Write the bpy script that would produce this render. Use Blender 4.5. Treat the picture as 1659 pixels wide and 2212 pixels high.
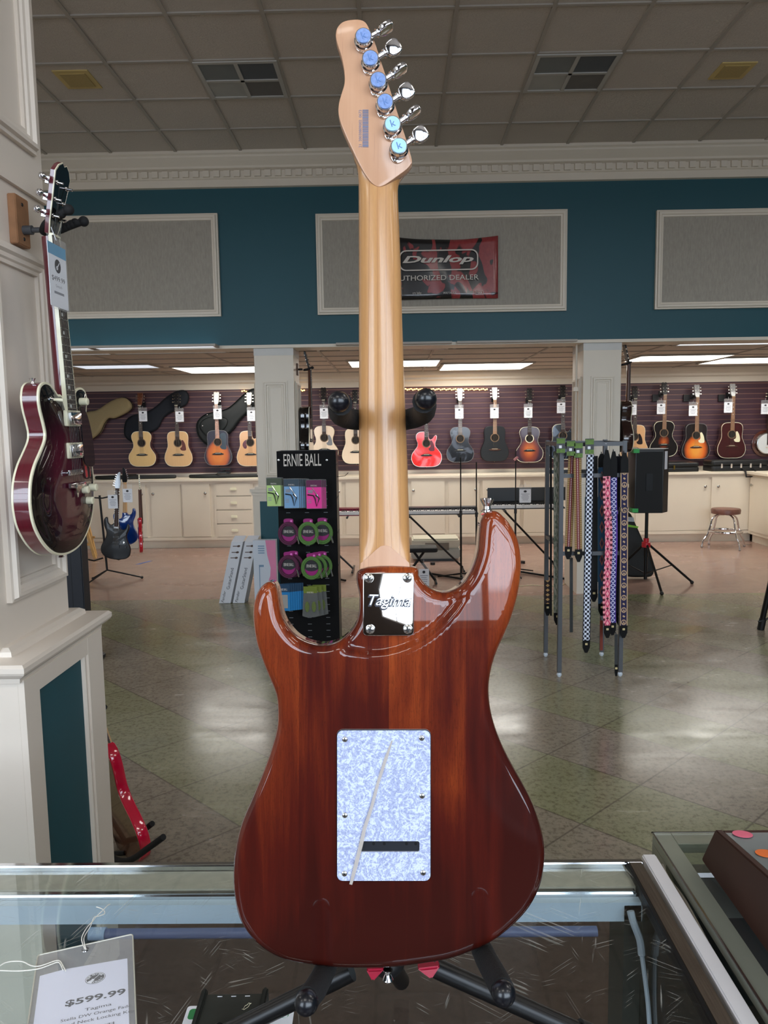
import bpy, bmesh, math, random
from mathutils import Vector, Matrix, noise
from mathutils.geometry import delaunay_2d_cdt, tessellate_polygon
random.seed(7)
PI = math.pi
for o in list(bpy.data.objects): bpy.data.objects.remove(o)
scene = bpy.context.scene
COL = scene.collection

# ---------------------------------------------------------------- camera
F, W, H, CZ = 1640.0, 1659.0, 2212.0, 1.685
PITCH, YAW, ROLL = math.radians(6.26), math.radians(0.84), math.radians(0.85)
FW = Vector((-math.sin(YAW)*math.cos(PITCH), math.cos(YAW)*math.cos(PITCH), -math.sin(PITCH)))
r0 = Vector((math.cos(YAW), math.sin(YAW), 0)); u0 = r0.cross(FW)
RT = r0*math.cos(ROLL) - u0*math.sin(ROLL)
UP = u0*math.cos(ROLL) + r0*math.sin(ROLL)
C0 = Vector((0, 0, CZ))
cam = bpy.data.cameras.new('camera'); camo = bpy.data.objects.new('camera', cam); COL.objects.link(camo)
M3 = Matrix((RT, UP, -FW)).transposed()
camo.matrix_world = Matrix.Translation(C0) @ M3.to_4x4()
cam.sensor_fit = 'VERTICAL'; cam.sensor_height = 36.0; cam.lens = 36.0*F/H; cam.clip_start = 0.02; cam.clip_end = 200
scene.camera = camo
def ray(x, y): return RT*((x-W/2)/F) + UP*((H/2-y)/F) + FW
def onY(x, y, Y): d = ray(x, y); return C0 + d*(Y/d.y)
def onZ(x, y, Z): d = ray(x, y); return C0 + d*((Z-CZ)/d.z)
def onX(x, y, X): d = ray(x, y); return C0 + d*(X/d.x)

# ---------------------------------------------------------------- view and daylight
scene.view_settings.view_transform = 'Standard'
scene.view_settings.look = 'None'
scene.view_settings.exposure = 0.0
scene.view_settings.gamma = 1.0
scene.view_settings.use_curve_mapping = False
world = bpy.data.worlds.new('daylight'); scene.world = world; world.use_nodes = True
wt = world.node_tree; wt.nodes.clear()
wo = wt.nodes.new('ShaderNodeOutputWorld'); wb = wt.nodes.new('ShaderNodeBackground')
wc = wt.nodes.new('ShaderNodeTexCoord'); ws = wt.nodes.new('ShaderNodeSeparateXYZ'); wr = wt.nodes.new('ShaderNodeValToRGB')
wt.links.new(wc.outputs['Generated'], ws.inputs[0]); wt.links.new(ws.outputs['Z'], wr.inputs[0])
wr.color_ramp.elements[0].position = 0.0; wr.color_ramp.elements[0].color = (.34, .37, .42, 1)
wr.color_ramp.elements[1].position = 0.01; wr.color_ramp.elements[1].color = (.74, .86, 1.0, 1)
wt.links.new(wr.outputs[0], wb.inputs[0]); wb.inputs[1].default_value = 10.0
wt.links.new(wb.outputs[0], wo.inputs[0])
FILL_HIGH = 9.0             # strength of the fill lights added to the high ceiling
TROFFER = 9.0          # strength of the fluorescent panels
WIN_BAYS = [(-5.6,-3.9), (-3.7,-2.0), (0.05,1.3), (1.42,2.67), (2.79,4.04), (4.16,5.4)]   # shop windows behind the camera
WIN_Y, WIN_Z0, WIN_Z1 = -3.2, 1.3, 4.0
for a, b in WIN_BAYS:
    l = bpy.data.lights.new('window_portal', 'AREA'); l.shape = 'RECTANGLE'; l.size = b-a; l.size_y = WIN_Z1-WIN_Z0
    l.cycles.is_portal = True
    o = bpy.data.objects.new('window_portal', l); COL.objects.link(o)
    o.location = ((a+b)/2, WIN_Y, (WIN_Z0+WIN_Z1)/2); o.rotation_euler = (PI/2, 0, 0)
    o.rotation_euler = (-PI/2, 0, PI)

# ---------------------------------------------------------------- materials
def srgb(r, g, b):
    f = lambda c: (c/255/12.92) if c/255 <= .04045 else ((c/255+.055)/1.055)**2.4
    return (f(r), f(g), f(b), 1)
class NT:
    def __init__(s, name):
        s.m = bpy.data.materials.new(name); s.m.use_nodes = True; s.t = s.m.node_tree
        s.b = s.t.nodes['Principled BSDF']
    def n(s, kind, **kw):
        nd = s.t.nodes.new(kind)
        for k, v in kw.items():
            setattr(nd, k, v)
        return nd
    def l(s, a, b): s.t.links.new(a, b)
    def math(s, op, a, b=None, c=None, clamp=False):
        nd = s.n('ShaderNodeMath', operation=op, use_clamp=clamp)
        for i, v in enumerate((a, b, c)):
            if v is None: continue
            if isinstance(v, (int, float)): nd.inputs[i].default_value = v
            else: s.l(v, nd.inputs[i])
        return nd.outputs[0]
    def mix(s, fac, a, b, mode='MIX'):
        nd = s.n('ShaderNodeMix', data_type='RGBA', blend_type=mode)
        for i, v in ((0, fac), (6, a), (7, b)):
            if isinstance(v, (int, float, tuple)): nd.inputs[i].default_value = v
            else: s.l(v, nd.inputs[i])
        return nd.outputs[2]
    def coord(s, kind='Object'):
        return s.n('ShaderNodeTexCoord').outputs[kind]
    def mapping(s, v, scale=(1,1,1), rot=(0,0,0), loc=(0,0,0)):
        nd = s.n('ShaderNodeMapping'); s.l(v, nd.inputs[0])
        nd.inputs[1].default_value = loc; nd.inputs[2].default_value = rot; nd.inputs[3].default_value = scale
        return nd.outputs[0]
    def noise(s, v, scale=5, detail=3, rough=.5, dist=0, out=0):
        nd = s.n('ShaderNodeTexNoise'); s.l(v, nd.inputs['Vector'])
        nd.inputs['Scale'].default_value = scale; nd.inputs['Detail'].default_value = detail
        nd.inputs['Roughness'].default_value = rough; nd.inputs['Distortion'].default_value = dist
        return nd.outputs[out]
    def sep(s, v):
        nd = s.n('ShaderNodeSeparateXYZ'); s.l(v, nd.inputs[0]); return nd.outputs
    def ramp(s, f, stops, interp='LINEAR'):
        nd = s.n('ShaderNodeValToRGB'); s.l(f, nd.inputs[0]); cr = nd.color_ramp; cr.interpolation = interp
        while len(cr.elements) < len(stops): cr.elements.new(.5)
        for e, (p, c) in zip(cr.elements, stops): e.position = p; e.color = c
        return nd.outputs[0]
    def set(s, **kw):
        for k, v in kw.items():
            k = k.replace('_', ' ')
            inp = s.b.inputs[k]
            if isinstance(v, (int, float, tuple)): inp.default_value = v
            else: s.l(v, inp)
        return s
    def bump(s, h, strength=.3, dist=.01):
        nd = s.n('ShaderNodeBump'); nd.inputs['Strength'].default_value = strength; nd.inputs['Distance'].default_value = dist
        s.l(h, nd.inputs['Height']); s.l(nd.outputs[0], s.b.inputs['Normal'])
_mc = {}
def mat(name, col, rough=.5, metal=0, coat=0, var=.06, scale=6, bump=0, spec=.5, trans=0, alpha=1, emit=None):
    if name in _mc: return _mc[name]
    t = NT(name)
    c = srgb(*col)
    if var:
        n = t.noise(t.coord(), scale, 4)
        lo = tuple(x*(1-var*2) for x in c[:3])+(1,); hi = tuple(min(1, x*(1+var*2)) for x in c[:3])+(1,)
        t.set(Base_Color=t.mix(n, lo, hi))
        if bump: t.bump(n, bump, .004)
    else: t.set(Base_Color=c)
    t.set(Roughness=rough, Metallic=metal, Coat_Weight=coat, Coat_Roughness=.03, Transmission_Weight=trans, Alpha=alpha)
    t.b.inputs['Specular IOR Level'].default_value = spec
    if emit: t.set(Emission_Color=srgb(*emit[0]), Emission_Strength=emit[1])
    _mc[name] = t.m
    return t.m

# ---------------------------------------------------------------- mesh helpers
class MB:
    def __init__(s): s.v = []; s.f = []; s.mi = []; s.T = Matrix.Identity(4); s.m = 0
    def add(s, vs, fs):
        b = len(s.v); s.v += [tuple(s.T @ Vector(v)) for v in vs]
        for f in fs: s.f.append(tuple(b+i for i in f)); s.mi.append(s.m)
        return s
    def box(s, x0, x1, y0, y1, z0, z1):
        if x0 > x1: x0, x1 = x1, x0
        if y0 > y1: y0, y1 = y1, y0
        if z0 > z1: z0, z1 = z1, z0
        return s.add([(x0,y0,z0),(x1,y0,z0),(x1,y1,z0),(x0,y1,z0),(x0,y0,z1),(x1,y0,z1),(x1,y1,z1),(x0,y1,z1)],
                     [(0,3,2,1),(4,5,6,7),(0,1,5,4),(1,2,6,5),(2,3,7,6),(3,0,4,7)])
    def cbox(s, c, d): return s.box(c[0]-d[0]/2,c[0]+d[0]/2,c[1]-d[1]/2,c[1]+d[1]/2,c[2]-d[2]/2,c[2]+d[2]/2)
    def loft(s, rings, cap=True, closed=False):
        n = len(rings[0]); vs = [p for r in rings for p in r]; fs = []
        k = len(rings)
        for i in range(k if closed else k-1):
            j = (i+1) % k
            for a in range(n):
                b = (a+1) % n
                fs.append((i*n+a, i*n+b, j*n+b, j*n+a))
        if cap and not closed:
            fs.append(tuple(reversed(range(n)))); fs.append(tuple((k-1)*n+a for a in range(n)))
        return s.add(vs, fs)
    def sweep(s, pts, r, n=10, sx=1.0, cap=True, up=None):
        pts = [Vector(p) for p in pts]; rings = []
        t = (pts[1]-pts[0]).normalized()
        ref = Vector(up) if up else (Vector((0,0,1)) if abs(t.z) < .9 else Vector((1,0,0)))
        a = t.cross(ref).normalized()
        for i, p in enumerate(pts):
            if i == 0: t = pts[1]-p
            elif i == len(pts)-1: t = p-pts[i-1]
            else: t = (pts[i+1]-p).normalized() + (p-pts[i-1]).normalized()
            t.normalize()
            a = (a - t*a.dot(t)).normalized(); b = t.cross(a)
            rr = r[i] if isinstance(r, (list, tuple)) else r
            rings.append([p + a*math.cos(2*PI*k/n)*rr*sx + b*math.sin(2*PI*k/n)*rr for k in range(n)])
        return s.loft(rings, cap)
    def tube(s, a, b, r, r2=None, n=12): return s.sweep([a, b], [r, r if r2 is None else r2], n)
    def lathe(s, prof, n=20, c=(0,0,0), axis='z'):
        rings = []
        for r, z in prof:
            ring = []
            for k in range(n):
                a = 2*PI*k/n; x, y = r*math.cos(a), r*math.sin(a)
                p = (x, y, z) if axis == 'z' else ((z, x, y) if axis == 'x' else (y, z, x))
                ring.append((p[0]+c[0], p[1]+c[1], p[2]+c[2]))
            rings.append(ring)
        return s.loft(rings)
    def ball(s, c, r, n=16):
        return s.lathe([(max(r*math.sin(PI*k/10), 1e-5), -r*math.cos(PI*k/10)) for k in range(11)], n, c)
    def plate(s, poly, z0, z1, r=0, seg=3, back=True):
        """outline in xy, thickness z0..z1, rounded rims"""
        if area(poly) < 0: poly = list(reversed(poly))
        if r <= 0:
            rings = [[(x, y, z0) for x, y in poly], [(x, y, z1) for x, y in poly]]
        else:
            nm = normals2(poly); rings = []
            st = []
            for k in range(seg+1):
                a = PI/2*k/seg; st.append((r*(1-math.sin(a)), r*(1-math.cos(a))))
            lo = [(d, z0+h) for d, h in st]; hi = [(d, z1-h) for d, h in reversed(st)]
            if not back: lo = [(0, z0)]
            for d, z in lo+hi: rings.append([(p[0]-q[0]*d, p[1]-q[1]*d, z) for p, q in zip(poly, nm)])
        return s.loft(rings)
    def ribbon(s, pts, w, side=(1,0,0), th=.002):
        """flat band through pts; side = width direction(s)"""
        pts = [Vector(p) for p in pts]; rings = []
        for i, p in enumerate(pts):
            t = (pts[min(i+1, len(pts)-1)]-pts[max(i-1, 0)]).normalized()
            sd = Vector(side); sd = (sd - t*sd.dot(t)).normalized(); nn = t.cross(sd)
            ww = (w[i] if isinstance(w, (list, tuple)) else w)/2
            rings.append([p+sd*ww+nn*th/2, p-sd*ww+nn*th/2, p-sd*ww-nn*th/2, p+sd*ww-nn*th/2])
        return s.loft(rings)
    def frame(s, x0, x1, z0, z1, prof, y=0):
        """mitred picture-frame moulding facing -y; prof = [(inset, projection), ...] from outer edge inwards"""
        rings = [[(x0+d, y-p, z0+d), (x1-d, y-p, z0+d), (x1-d, y-p, z1-d), (x0+d, y-p, z1-d)] for d, p in prof]
        return s.loft(rings, cap=False)
    def build(s, name, m, parent=None, smooth=True, bevel=0, ang=35, loc=None):
        me = bpy.data.meshes.new(name); me.from_pydata(s.v, [], s.f)
        for x in (m if isinstance(m, (list, tuple)) else [m]): me.materials.append(x)
        if max(s.mi or [0]) > 0: me.polygons.foreach_set('material_index', s.mi)
        bm = bmesh.new(); bm.from_mesh(me); bmesh.ops.recalc_face_normals(bm, faces=bm.faces)
        if bevel:
            es = [e for e in bm.edges if len(e.link_faces) == 2 and e.calc_face_angle(0) > .6]
            try: bmesh.ops.bevel(bm, geom=es, offset=bevel, segments=2, affect='EDGES', clamp_overlap=True)
            except Exception: pass
        bm.to_mesh(me); bm.free()
        if smooth:
            me.polygons.foreach_set('use_smooth', [True]*len(me.polygons)); me.set_sharp_from_angle(angle=math.radians(ang))
        me.update()
        o = bpy.data.objects.new(name, me); COL.objects.link(o)
        if parent: o.parent = parent
        if loc: o.location = loc
        return o
def area(p): return sum(p[i][0]*p[(i+1)%len(p)][1]-p[(i+1)%len(p)][0]*p[i][1] for i in range(len(p)))/2
def normals2(p):
    n = len(p); out = []
    for i in range(n):
        a = Vector(p[i])-Vector(p[i-1]); b = Vector(p[(i+1)%n])-Vector(p[i])
        a = a.normalized() if a.length > 1e-9 else a; b = b.normalized() if b.length > 1e-9 else b
        t = a+b
        t = t.normalized() if t.length > 1e-6 else a
        k = min(1/max(t.dot(a), .5), 1.6)
        out.append((t.y*k, -t.x*k))
    return out
def spline(pts, n=6, closed=True):
    out = []; N = len(pts)
    rng = range(N if closed else N-1)
    for i in rng:
        g = (lambda j: Vector(pts[j % N])) if closed else (lambda j: Vector(pts[max(0, min(N-1, j))]))
        p0, p1, p2, p3 = g(i-1), g(i), g(i+1), g(i+2)
        for k in range(n):
            t = k/n
            out.append(tuple(.5*((2*p1)+(p2-p0)*t+(2*p0-5*p1+4*p2-p3)*t*t+(3*p1-p0-3*p2+p3)*t**3)))
    if not closed: out.append(tuple(pts[-1]))
    return out
def rrect(x0, x1, y0, y1, r, n=5):
    out = []
    for cx, cy, a0 in ((x1-r, y1-r, 0), (x0+r, y1-r, PI/2), (x0+r, y0+r, PI), (x1-r, y0+r, 1.5*PI)):
        for k in range(n+1):
            a = a0+PI/2*k/n; out.append((cx+r*math.cos(a), cy+r*math.sin(a)))
    return out
def circ(cx, cy, r, n=20, ry=None): return [(cx+r*math.cos(2*PI*k/n), cy+(ry or r)*math.sin(2*PI*k/n)) for k in range(n)]
def tag(o, label=None, cat=None, group=None, kind=None):
    if label: o['label'] = label
    if cat: o['category'] = cat
    if group: o['group'] = group
    if kind: o['kind'] = kind
    return o
def empty(name, loc, label=None, cat=None, group=None, rot=(0,0,0)):
    o = bpy.data.objects.new(name, None); COL.objects.link(o); o.location = loc; o.rotation_euler = rot
    o.empty_display_size = .05
    return tag(o, label, cat, group)
def copy_tree(o, parent=None):
    c = o.copy(); COL.objects.link(c); c.parent = parent
    for ch in list(o.children): copy_tree(ch, c)
    return c
def text(s, name, size, m, parent, M, ext=.0003, align='CENTER', shear=0, space=1, off=0, sx=1):
    cu = bpy.data.curves.new(name, 'FONT'); cu.body = s; cu.size = size; cu.extrude = ext; cu.align_x = align
    cu.align_y = 'CENTER'; cu.shear = shear; cu.space_character = space; cu.offset = off; cu.resolution_u = 3
    t = bpy.data.objects.new(name, cu); COL.objects.link(t)
    bpy.context.view_layer.update()
    me = bpy.data.meshes.new_from_object(t.evaluated_get(bpy.context.evaluated_depsgraph_get()))
    bpy.data.objects.remove(t); bpy.data.curves.remove(cu)
    me.transform(M @ Matrix.Diagonal((sx,1,1,1))); me.materials.clear(); me.materials.append(m)
    o = bpy.data.objects.new(name, me); COL.objects.link(o)
    if parent: o.parent = parent
    return o
def struct(mb, name, m, **kw):
    o = mb.build(name, m, **kw); o['kind'] = 'structure'; return o
TR = Matrix.Translation
def RX(a): return Matrix.Rotation(a, 4, 'X')
def RY(a): return Matrix.Rotation(a, 4, 'Y')
def RZ(a): return Matrix.Rotation(a, 4, 'Z')

# ---------------------------------------------------------------- common materials
M = {}
M['cream'] = mat('cream_paint', (222,212,196), .45, var=.02, scale=3)
M['cabinet'] = mat('cabinet_paint', (226,214,194), .42, var=.02, scale=4)
M['cream2'] = mat('white_paint', (228,216,202), .38, var=.03, scale=3)
M['teal'] = mat('teal_paint', (0,74,86), .5, var=.03, scale=2)
M['black'] = mat('black_plastic', (16,16,18), .4, var=0)
M['blackm'] = mat('black_metal', (14,14,15), .35, metal=.3, var=0)
M['foam'] = mat('black_foam', (20,20,21), .8, var=.2, scale=300, bump=.2)
M['chrome'] = mat('chrome', (225,225,228), .08, metal=1, var=0)
M['nickel'] = mat('nickel', (190,188,182), .25, metal=1, var=0)
M['steel'] = mat('grey_steel', (80,82,86), .4, metal=.2, var=.03)
M['white'] = mat('white_card', (238,240,246), .45, var=.02)
M['ivory'] = mat('ivory_plastic', (236,230,200), .3, coat=.3, var=0)
M['pearl'] = mat('pearl_inlay', (230,230,225), .3, var=.1, scale=60)
M['ink'] = mat('printed_ink', (35,33,38), .6, var=0)
M['greyink'] = mat('grey_ink', (140,142,150), .6, var=0)
M['rosewood'] = mat('rosewood', (58,36,28), .5, var=.2, scale=40)
M['mahog_neck'] = mat('mahogany_neck', (86,46,28), .35, coat=.4, var=.15, scale=30)
M['clear'] = None
t = NT('clear_vinyl'); t.set(Base_Color=(.95,.96,.97,1), Roughness=.1, Alpha=.10); M['clear'] = t.m
t = NT('smoke_vinyl'); t.set(Base_Color=srgb(120,122,120), Roughness=.25, Alpha=.55); M['smoke'] = t.m
# ================================================================ THE ROOM
ZH, ZL, YB, YW = 4.30, 2.52, 7.58, 11.45     # high ceiling, low ceiling, bulkhead plane, far wall
XL, XR = -7.0, 5.75
# --- floor: polished stained concrete scored into diagonal tiles, brown borders, shade put into the near one
t = NT('stained_concrete')
P = t.sep(t.n('ShaderNodeNewGeometry').outputs['Position'])
a = t.math('DIVIDE', t.math('SUBTRACT', P[0], .774), .3645); b = t.math('DIVIDE', t.math('SUBTRACT', P[1], 4.47), .3475)
u = t.math('MULTIPLY', t.math('ADD', a, b), .5); v = t.math('MULTIPLY', t.math('SUBTRACT', b, a), .5)
fu, fv = t.math('FLOOR', u), t.math('FLOOR', v)
cmb = t.n('ShaderNodeCombineXYZ'); t.l(fu, cmb.inputs[0]); t.l(fv, cmb.inputs[1])
wn = t.n('ShaderNodeTexWhiteNoise', noise_dimensions='2D'); t.l(cmb.outputs[0], wn.inputs['Vector'])
chk = t.math('MODULO', t.math('ABSOLUTE', fu), 2.0)
pos = t.n('ShaderNodeNewGeometry').outputs['Position']
n1 = t.noise(t.mapping(pos, (1.0,2.6,1)), 1.6, 5, .6, .6); n2 = t.noise(pos, 38, 6, .75); n3 = t.noise(pos, 5, 4, .6, 1.2)
green = t.mix(n1, srgb(110,109,74), srgb(160,158,124)); brown = t.mix(n3, srgb(112,100,84), srgb(164,152,134))
sel = t.math('ADD', t.math('MULTIPLY', chk, .5), t.math('MULTIPLY', wn.outputs[0], .5), clamp=True)
tile = t.mix(t.ramp(sel, [(.40,(0,0,0,1)),(.56,(1,1,1,1))]), green, brown)
tile = t.mix(t.math('MULTIPLY', wn.outputs[0], .28), tile, srgb(150,146,126))
spk = t.ramp(n2, [(.38,(.42,.40,.35,1)),(.52,(1,1,1,1))])
tile = t.mix(.8, tile, spk, 'MULTIPLY')
def dgrid(w): return t.math('ABSOLUTE', t.math('SUBTRACT', t.math('FRACT', w), .5))
g = t.math('MAXIMUM', dgrid(u), dgrid(v))
gm = t.ramp(g, [(.489,(0,0,0,1)),(.495,(1,1,1,1))])
tile = t.mix(t.math('MULTIPLY', gm, .6), tile, srgb(60,55,45))
br = t.mix(n3, srgb(142,112,98), srgb(174,144,130)); br = t.mix(.15, br, spk, 'MULTIPLY')
br_shaded = t.mix(n3, srgb(78,60,52), srgb(108,84,74)); br_shaded = t.mix(.5, br_shaded, spk, 'MULTIPLY')  # near border: same brown, darkened for weaker light and the glass above
far_ = t.math('GREATER_THAN', P[1], 7.5); near_ = t.math('LESS_THAN', P[1], 2.5)
colr = t.mix(near_, t.mix(far_, tile, br), br_shaded)
t.set(Base_Color=colr, Roughness=t.ramp(n1, [(.3,(.14,.14,.14,1)),(.7,(.30,.30,.30,1))]), Specular_IOR_Level=.5)
struct(MB().box(XL, 8, -3.3, 11.6, -.05, 0), 'floor', t.m)
# --- ceilings with lay-in tiles
t = NT('ceiling_tile')
pos = t.n('ShaderNodeNewGeometry').outputs['Position']
n = t.noise(pos, 55, 5, .7, 1.5); nn = t.noise(pos, 1.3, 2)
t.set(Base_Color=t.mix(nn, srgb(206,196,184), srgb(220,210,198)), Roughness=.9); t.bump(n, .9, .012)
M['ctile'] = t.m
M['tbar'] = mat('ceiling_grid', (172,165,155), .5, var=.03)
ce = struct(MB().box(XL, 8, -3.3, YB+.3, ZH, ZH+.1), 'ceiling', M['ctile'])
g = MB()
for k in range(-13, 14):
    x = .428 + .61*k
    if XL < x < 8: g.box(x-.013, x+.013, -3.3, YB, ZH-.010, ZH+.002)
yr = 7.519
while yr > -3.2: g.box(XL, 8, yr-.012, yr+.012, ZH-.0095, ZH+.002); yr -= .614
g.build('ceiling_grid', M['tbar'], ce, smooth=False)
c2 = struct(MB().box(XL, XR, YB+.29, YW+.1, ZL, ZL+.1), 'ceiling.001', M['ctile'])
g = MB()
for k in range(-5, 4):
    x = .43 + 1.22*k
    if XL < x < XR: g.box(x-.013, x+.013, YB+.3, YW, ZL-.01, ZL+.002)
for yy in (8.2, 8.81, 9.42, 10.03, 10.64, 11.25): g.box(XL, XR, yy-.012, yy+.012, ZL-.0095, ZL+.002)
g.build('ceiling_grid', M['tbar'], c2, smooth=False)
# --- walls
wb = struct(MB().box(XL-.1, XR+.1, YW, YW+.1, 0, ZL), 'wall_back', M['cream'])
struct(MB().box(XL-.1, XL, -3.3, YW+.1, 0, ZH), 'wall_left', M['cream'])
wr_ = struct(MB().box(XR, XR+.1, YB, YW+.1, 0, ZL).box(XR, 8.1, YB, YB+.3, 0, ZH), 'wall_right', M['cream'])
struct(MB().box(8, 8.1, -3.3, YB+.3, 0, ZH), 'wall_right.001', M['teal'])
# window wall behind the camera
fr = MB(); e = [XL-.1] + [q for ab in WIN_BAYS for q in ab] + [8.1]
fr.box(XL-.1, 8.1, WIN_Y-.1, WIN_Y, 0, WIN_Z0).box(XL-.1, 8.1, WIN_Y-.1, WIN_Y, WIN_Z1, ZH)
for i in range(0, len(e), 2): fr.box(e[i], e[i+1], WIN_Y-.1, WIN_Y, WIN_Z0, WIN_Z1)
struct(fr, 'wall_front', mat('umber_wall', (66,56,50), .8, var=.05))
for i, (a, b) in enumerate(WIN_BAYS):
    f = MB().box(a, a+.05, WIN_Y-.07, WIN_Y-.02, WIN_Z0, WIN_Z1).box(b-.05, b, WIN_Y-.07, WIN_Y-.02, WIN_Z0, WIN_Z1)
    f.box((a+b)/2-.02, (a+b)/2+.02, WIN_Y-.07, WIN_Y-.02, WIN_Z0, WIN_Z1)
    for z in (WIN_Z0, 1.95, 2.9, WIN_Z1-.05): f.box(a, b, WIN_Y-.07, WIN_Y-.02, z, z+.05)
    struct(f, 'window_%d' % (i+1), M['cream'])
# bulkhead
bh = struct(MB().box(XL, XR, YB, YB+.3, ZL, 4.02), 'wall_divider', M['teal'])
struct(MB().box(XL, XR, YB+.005, YB+.3, 4.02, ZH), 'wall_divider.001', M['cream'])
MB().box(XL, XR, YB-.012, YB+.31, ZL-.03, ZL).build('edge_strip', M['cream'], bh, smooth=False)
# crown moulding with dentils
cr = MB(); prof = [(0,4.005),(-.035,4.01),(-.035,4.075),(-.05,4.085),(-.05,4.15),(-.085,4.165),(-.085,4.185),(-.12,4.215),(-.15,4.245),(-.15,4.262),(-.17,4.275),(-.17,4.30),(0,4.30)]
cr.loft([[(x, YB+a, z) for a, z in prof] for x in (XL, XR)])
x = XL+.02
while x < XR-.1: cr.box(x, x+.058, YB-.075, YB-.045, 4.092, 4.148); x += .098
crown = struct(cr, 'trim_1', M['cream'], smooth=False)
# far cornice + header band above slat wall
struct(MB().loft([[(x, YW+a, z) for a, z in [(0,2.30),(-.03,2.30),(-.03,2.38),(-.06,2.40),(-.06,2.43),(-.10,2.46),(-.12,2.52),(0,2.52)]] for x in (XL, XR)]), 'trim_2', M['cream'], smooth=False)
# slat wall
t = NT('plum_slat'); n = t.noise(t.mapping(t.coord(), (1,1,12)), 3, 4)
t.set(Base_Color=t.mix(n, srgb(58,34,46), srgb(80,50,60)), Roughness=.5); M['plum'] = t.m
M['groove'] = mat('aluminium_groove', (140,104,92), .45, metal=.25, var=.1)
z = 1.06; k = 0
for nm, (xa, xb, side) in {'a': (XL, XR, 0), 'b': (8.2, YW, 1)}.items():
    s = MB(); z = 1.06
    while z < 2.28:
        if side: s.m = 0; s.box(XR-.03, XR, xa, xb, z+.012, min(z+.0755, 2.30)); s.m = 1; s.box(XR-.014, XR, xa, xb, z, z+.012)
        else: s.m = 0; s.box(xa, xb, YW-.03, YW, z+.012, min(z+.0755, 2.30)); s.m = 1; s.box(xa, xb, YW-.022, YW, z, z+.012)
        z += .0755
    s.build('slat_panel', [M['plum'], M['groove']], wr_ if side else wb, smooth=False)
MB().box(XL, XR, YW-.02, YW, 1.0, 1.06).build('backsplash', M['cream'], wb, smooth=False)
# --- acoustic fabric panels on the bulkhead
t = NT('panel_fabric'); n = t.noise(t.mapping(t.coord(), (1,1,.25)), 60, 5, .7); n2 = t.noise(t.coord(), 2, 2)
t.set(Base_Color=t.mix(n, srgb(138,132,122), srgb(186,180,168)), Roughness=.95); t.bump(n, .4, .004); M['fabric'] = t.m
def apanel(x0, y0, x1, y1, label):
    p = onY(x0, y0, YB); q = onY(x1, y1, YB); cx, cz = (p.x+q.x)/2, (p.z+q.z)/2; w, h = abs(q.x-p.x)/2, abs(q.z-p.z)/2
    r = empty('acoustic_baffle', (cx, YB, cz-h), label, 'wall panel', None)
    MB().box(-w+.05, w-.05, -.03, 0, .05, 2*h-.05).build('fabric', M['fabric'], r, smooth=False)
    f = MB().frame(-w, w, 0, 2*h, [(0,0),(0,.035),(.015,.038),(.02,.052),(.04,.052),(.048,.042),(.062,.04),(.066,.028),(.066,0)])
    f.build('frame', M['cream'], r, smooth=False)
    return r
apanel(-40, 472, 479, 684, 'framed grey fabric acoustic panel on teal wall, left of the centre panel')
apanel(682, 464, 1222, 672, 'framed grey fabric acoustic panel behind the guitar neck with black banner on it')
apanel(1417, 456, 1960, 660, 'framed grey fabric acoustic panel on teal wall cut by right picture edge')
# --- pillars at the bulkhead
PM = [(0,0),(0,.012),(.015,.014),(.02,.024),(.036,.024),(.042,.014),(.055,.013),(.06,.008),(.07,.008),(.07,0)]
def frame_on(mb, w0, w1, z0, z1, y): mb.frame(w0, w1, z0, z1, PM, y)
def pillar(x0, x1, label):
    cx = (x0+x1)/2; w = (x1-x0)/2; y0 = 0
    r = empty('pillar', (cx, 7.6, 0), label, 'pillar')
    MB().box(-w, w, 0, .45, 0, ZL).build('shaft', M['cream'], r, smooth=False)
    f = MB(); frame_on(f, -w+.075, w-.065, 1.22, 2.17, 0); f.T = TR((w, .225, 0)) @ RZ(PI/2); frame_on(f, -.16, .16, 1.22, 2.17, 0)
    f.T = TR((-w, .225, 0)) @ RZ(-PI/2); frame_on(f, -.16, .16, 1.22, 2.17, 0)
    f.build('panel_moulding', M['cream'], r, smooth=False)
    MB().box(-w-.003, w+.003, -.004, .452, 2.42, ZL).build('top_band', mat('pale_grey_band', (205,204,200), .5), r, smooth=False)
    b = MB().box(-w-.05, w+.05, -.05, .50, 0, 1.07); b.build('base', M['cream'], r, smooth=False)
    MB().box(-w+.02, w-.02, -.053, -.05, .12, .98).build('teal_panel', M['teal'], r, smooth=False)
    l = MB().box(-w-.075, w+.075, -.075, .525, 1.07, 1.105).box(-w-.06, w+.06, -.06, .51, 1.04, 1.07).box(-w-.03, w+.03, -.03, .48, 1.105, 1.125)
    l.build('ledge', M['cream'], r, smooth=False)
    return r
pillar(-1.372, -.985, 'cream panelled pillar standing behind the black accessory rack')
pillar(1.87, 2.24, 'cream panelled pillar standing behind the guitar strap rack')
struct(MB().tube((1.835, 7.74, 1.2), (1.835, 7.74, 2.5), .012).box(1.80, 1.865, 7.70, 7.76, 2.03, 2.07), 'trim_3', M['cream'])
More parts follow.
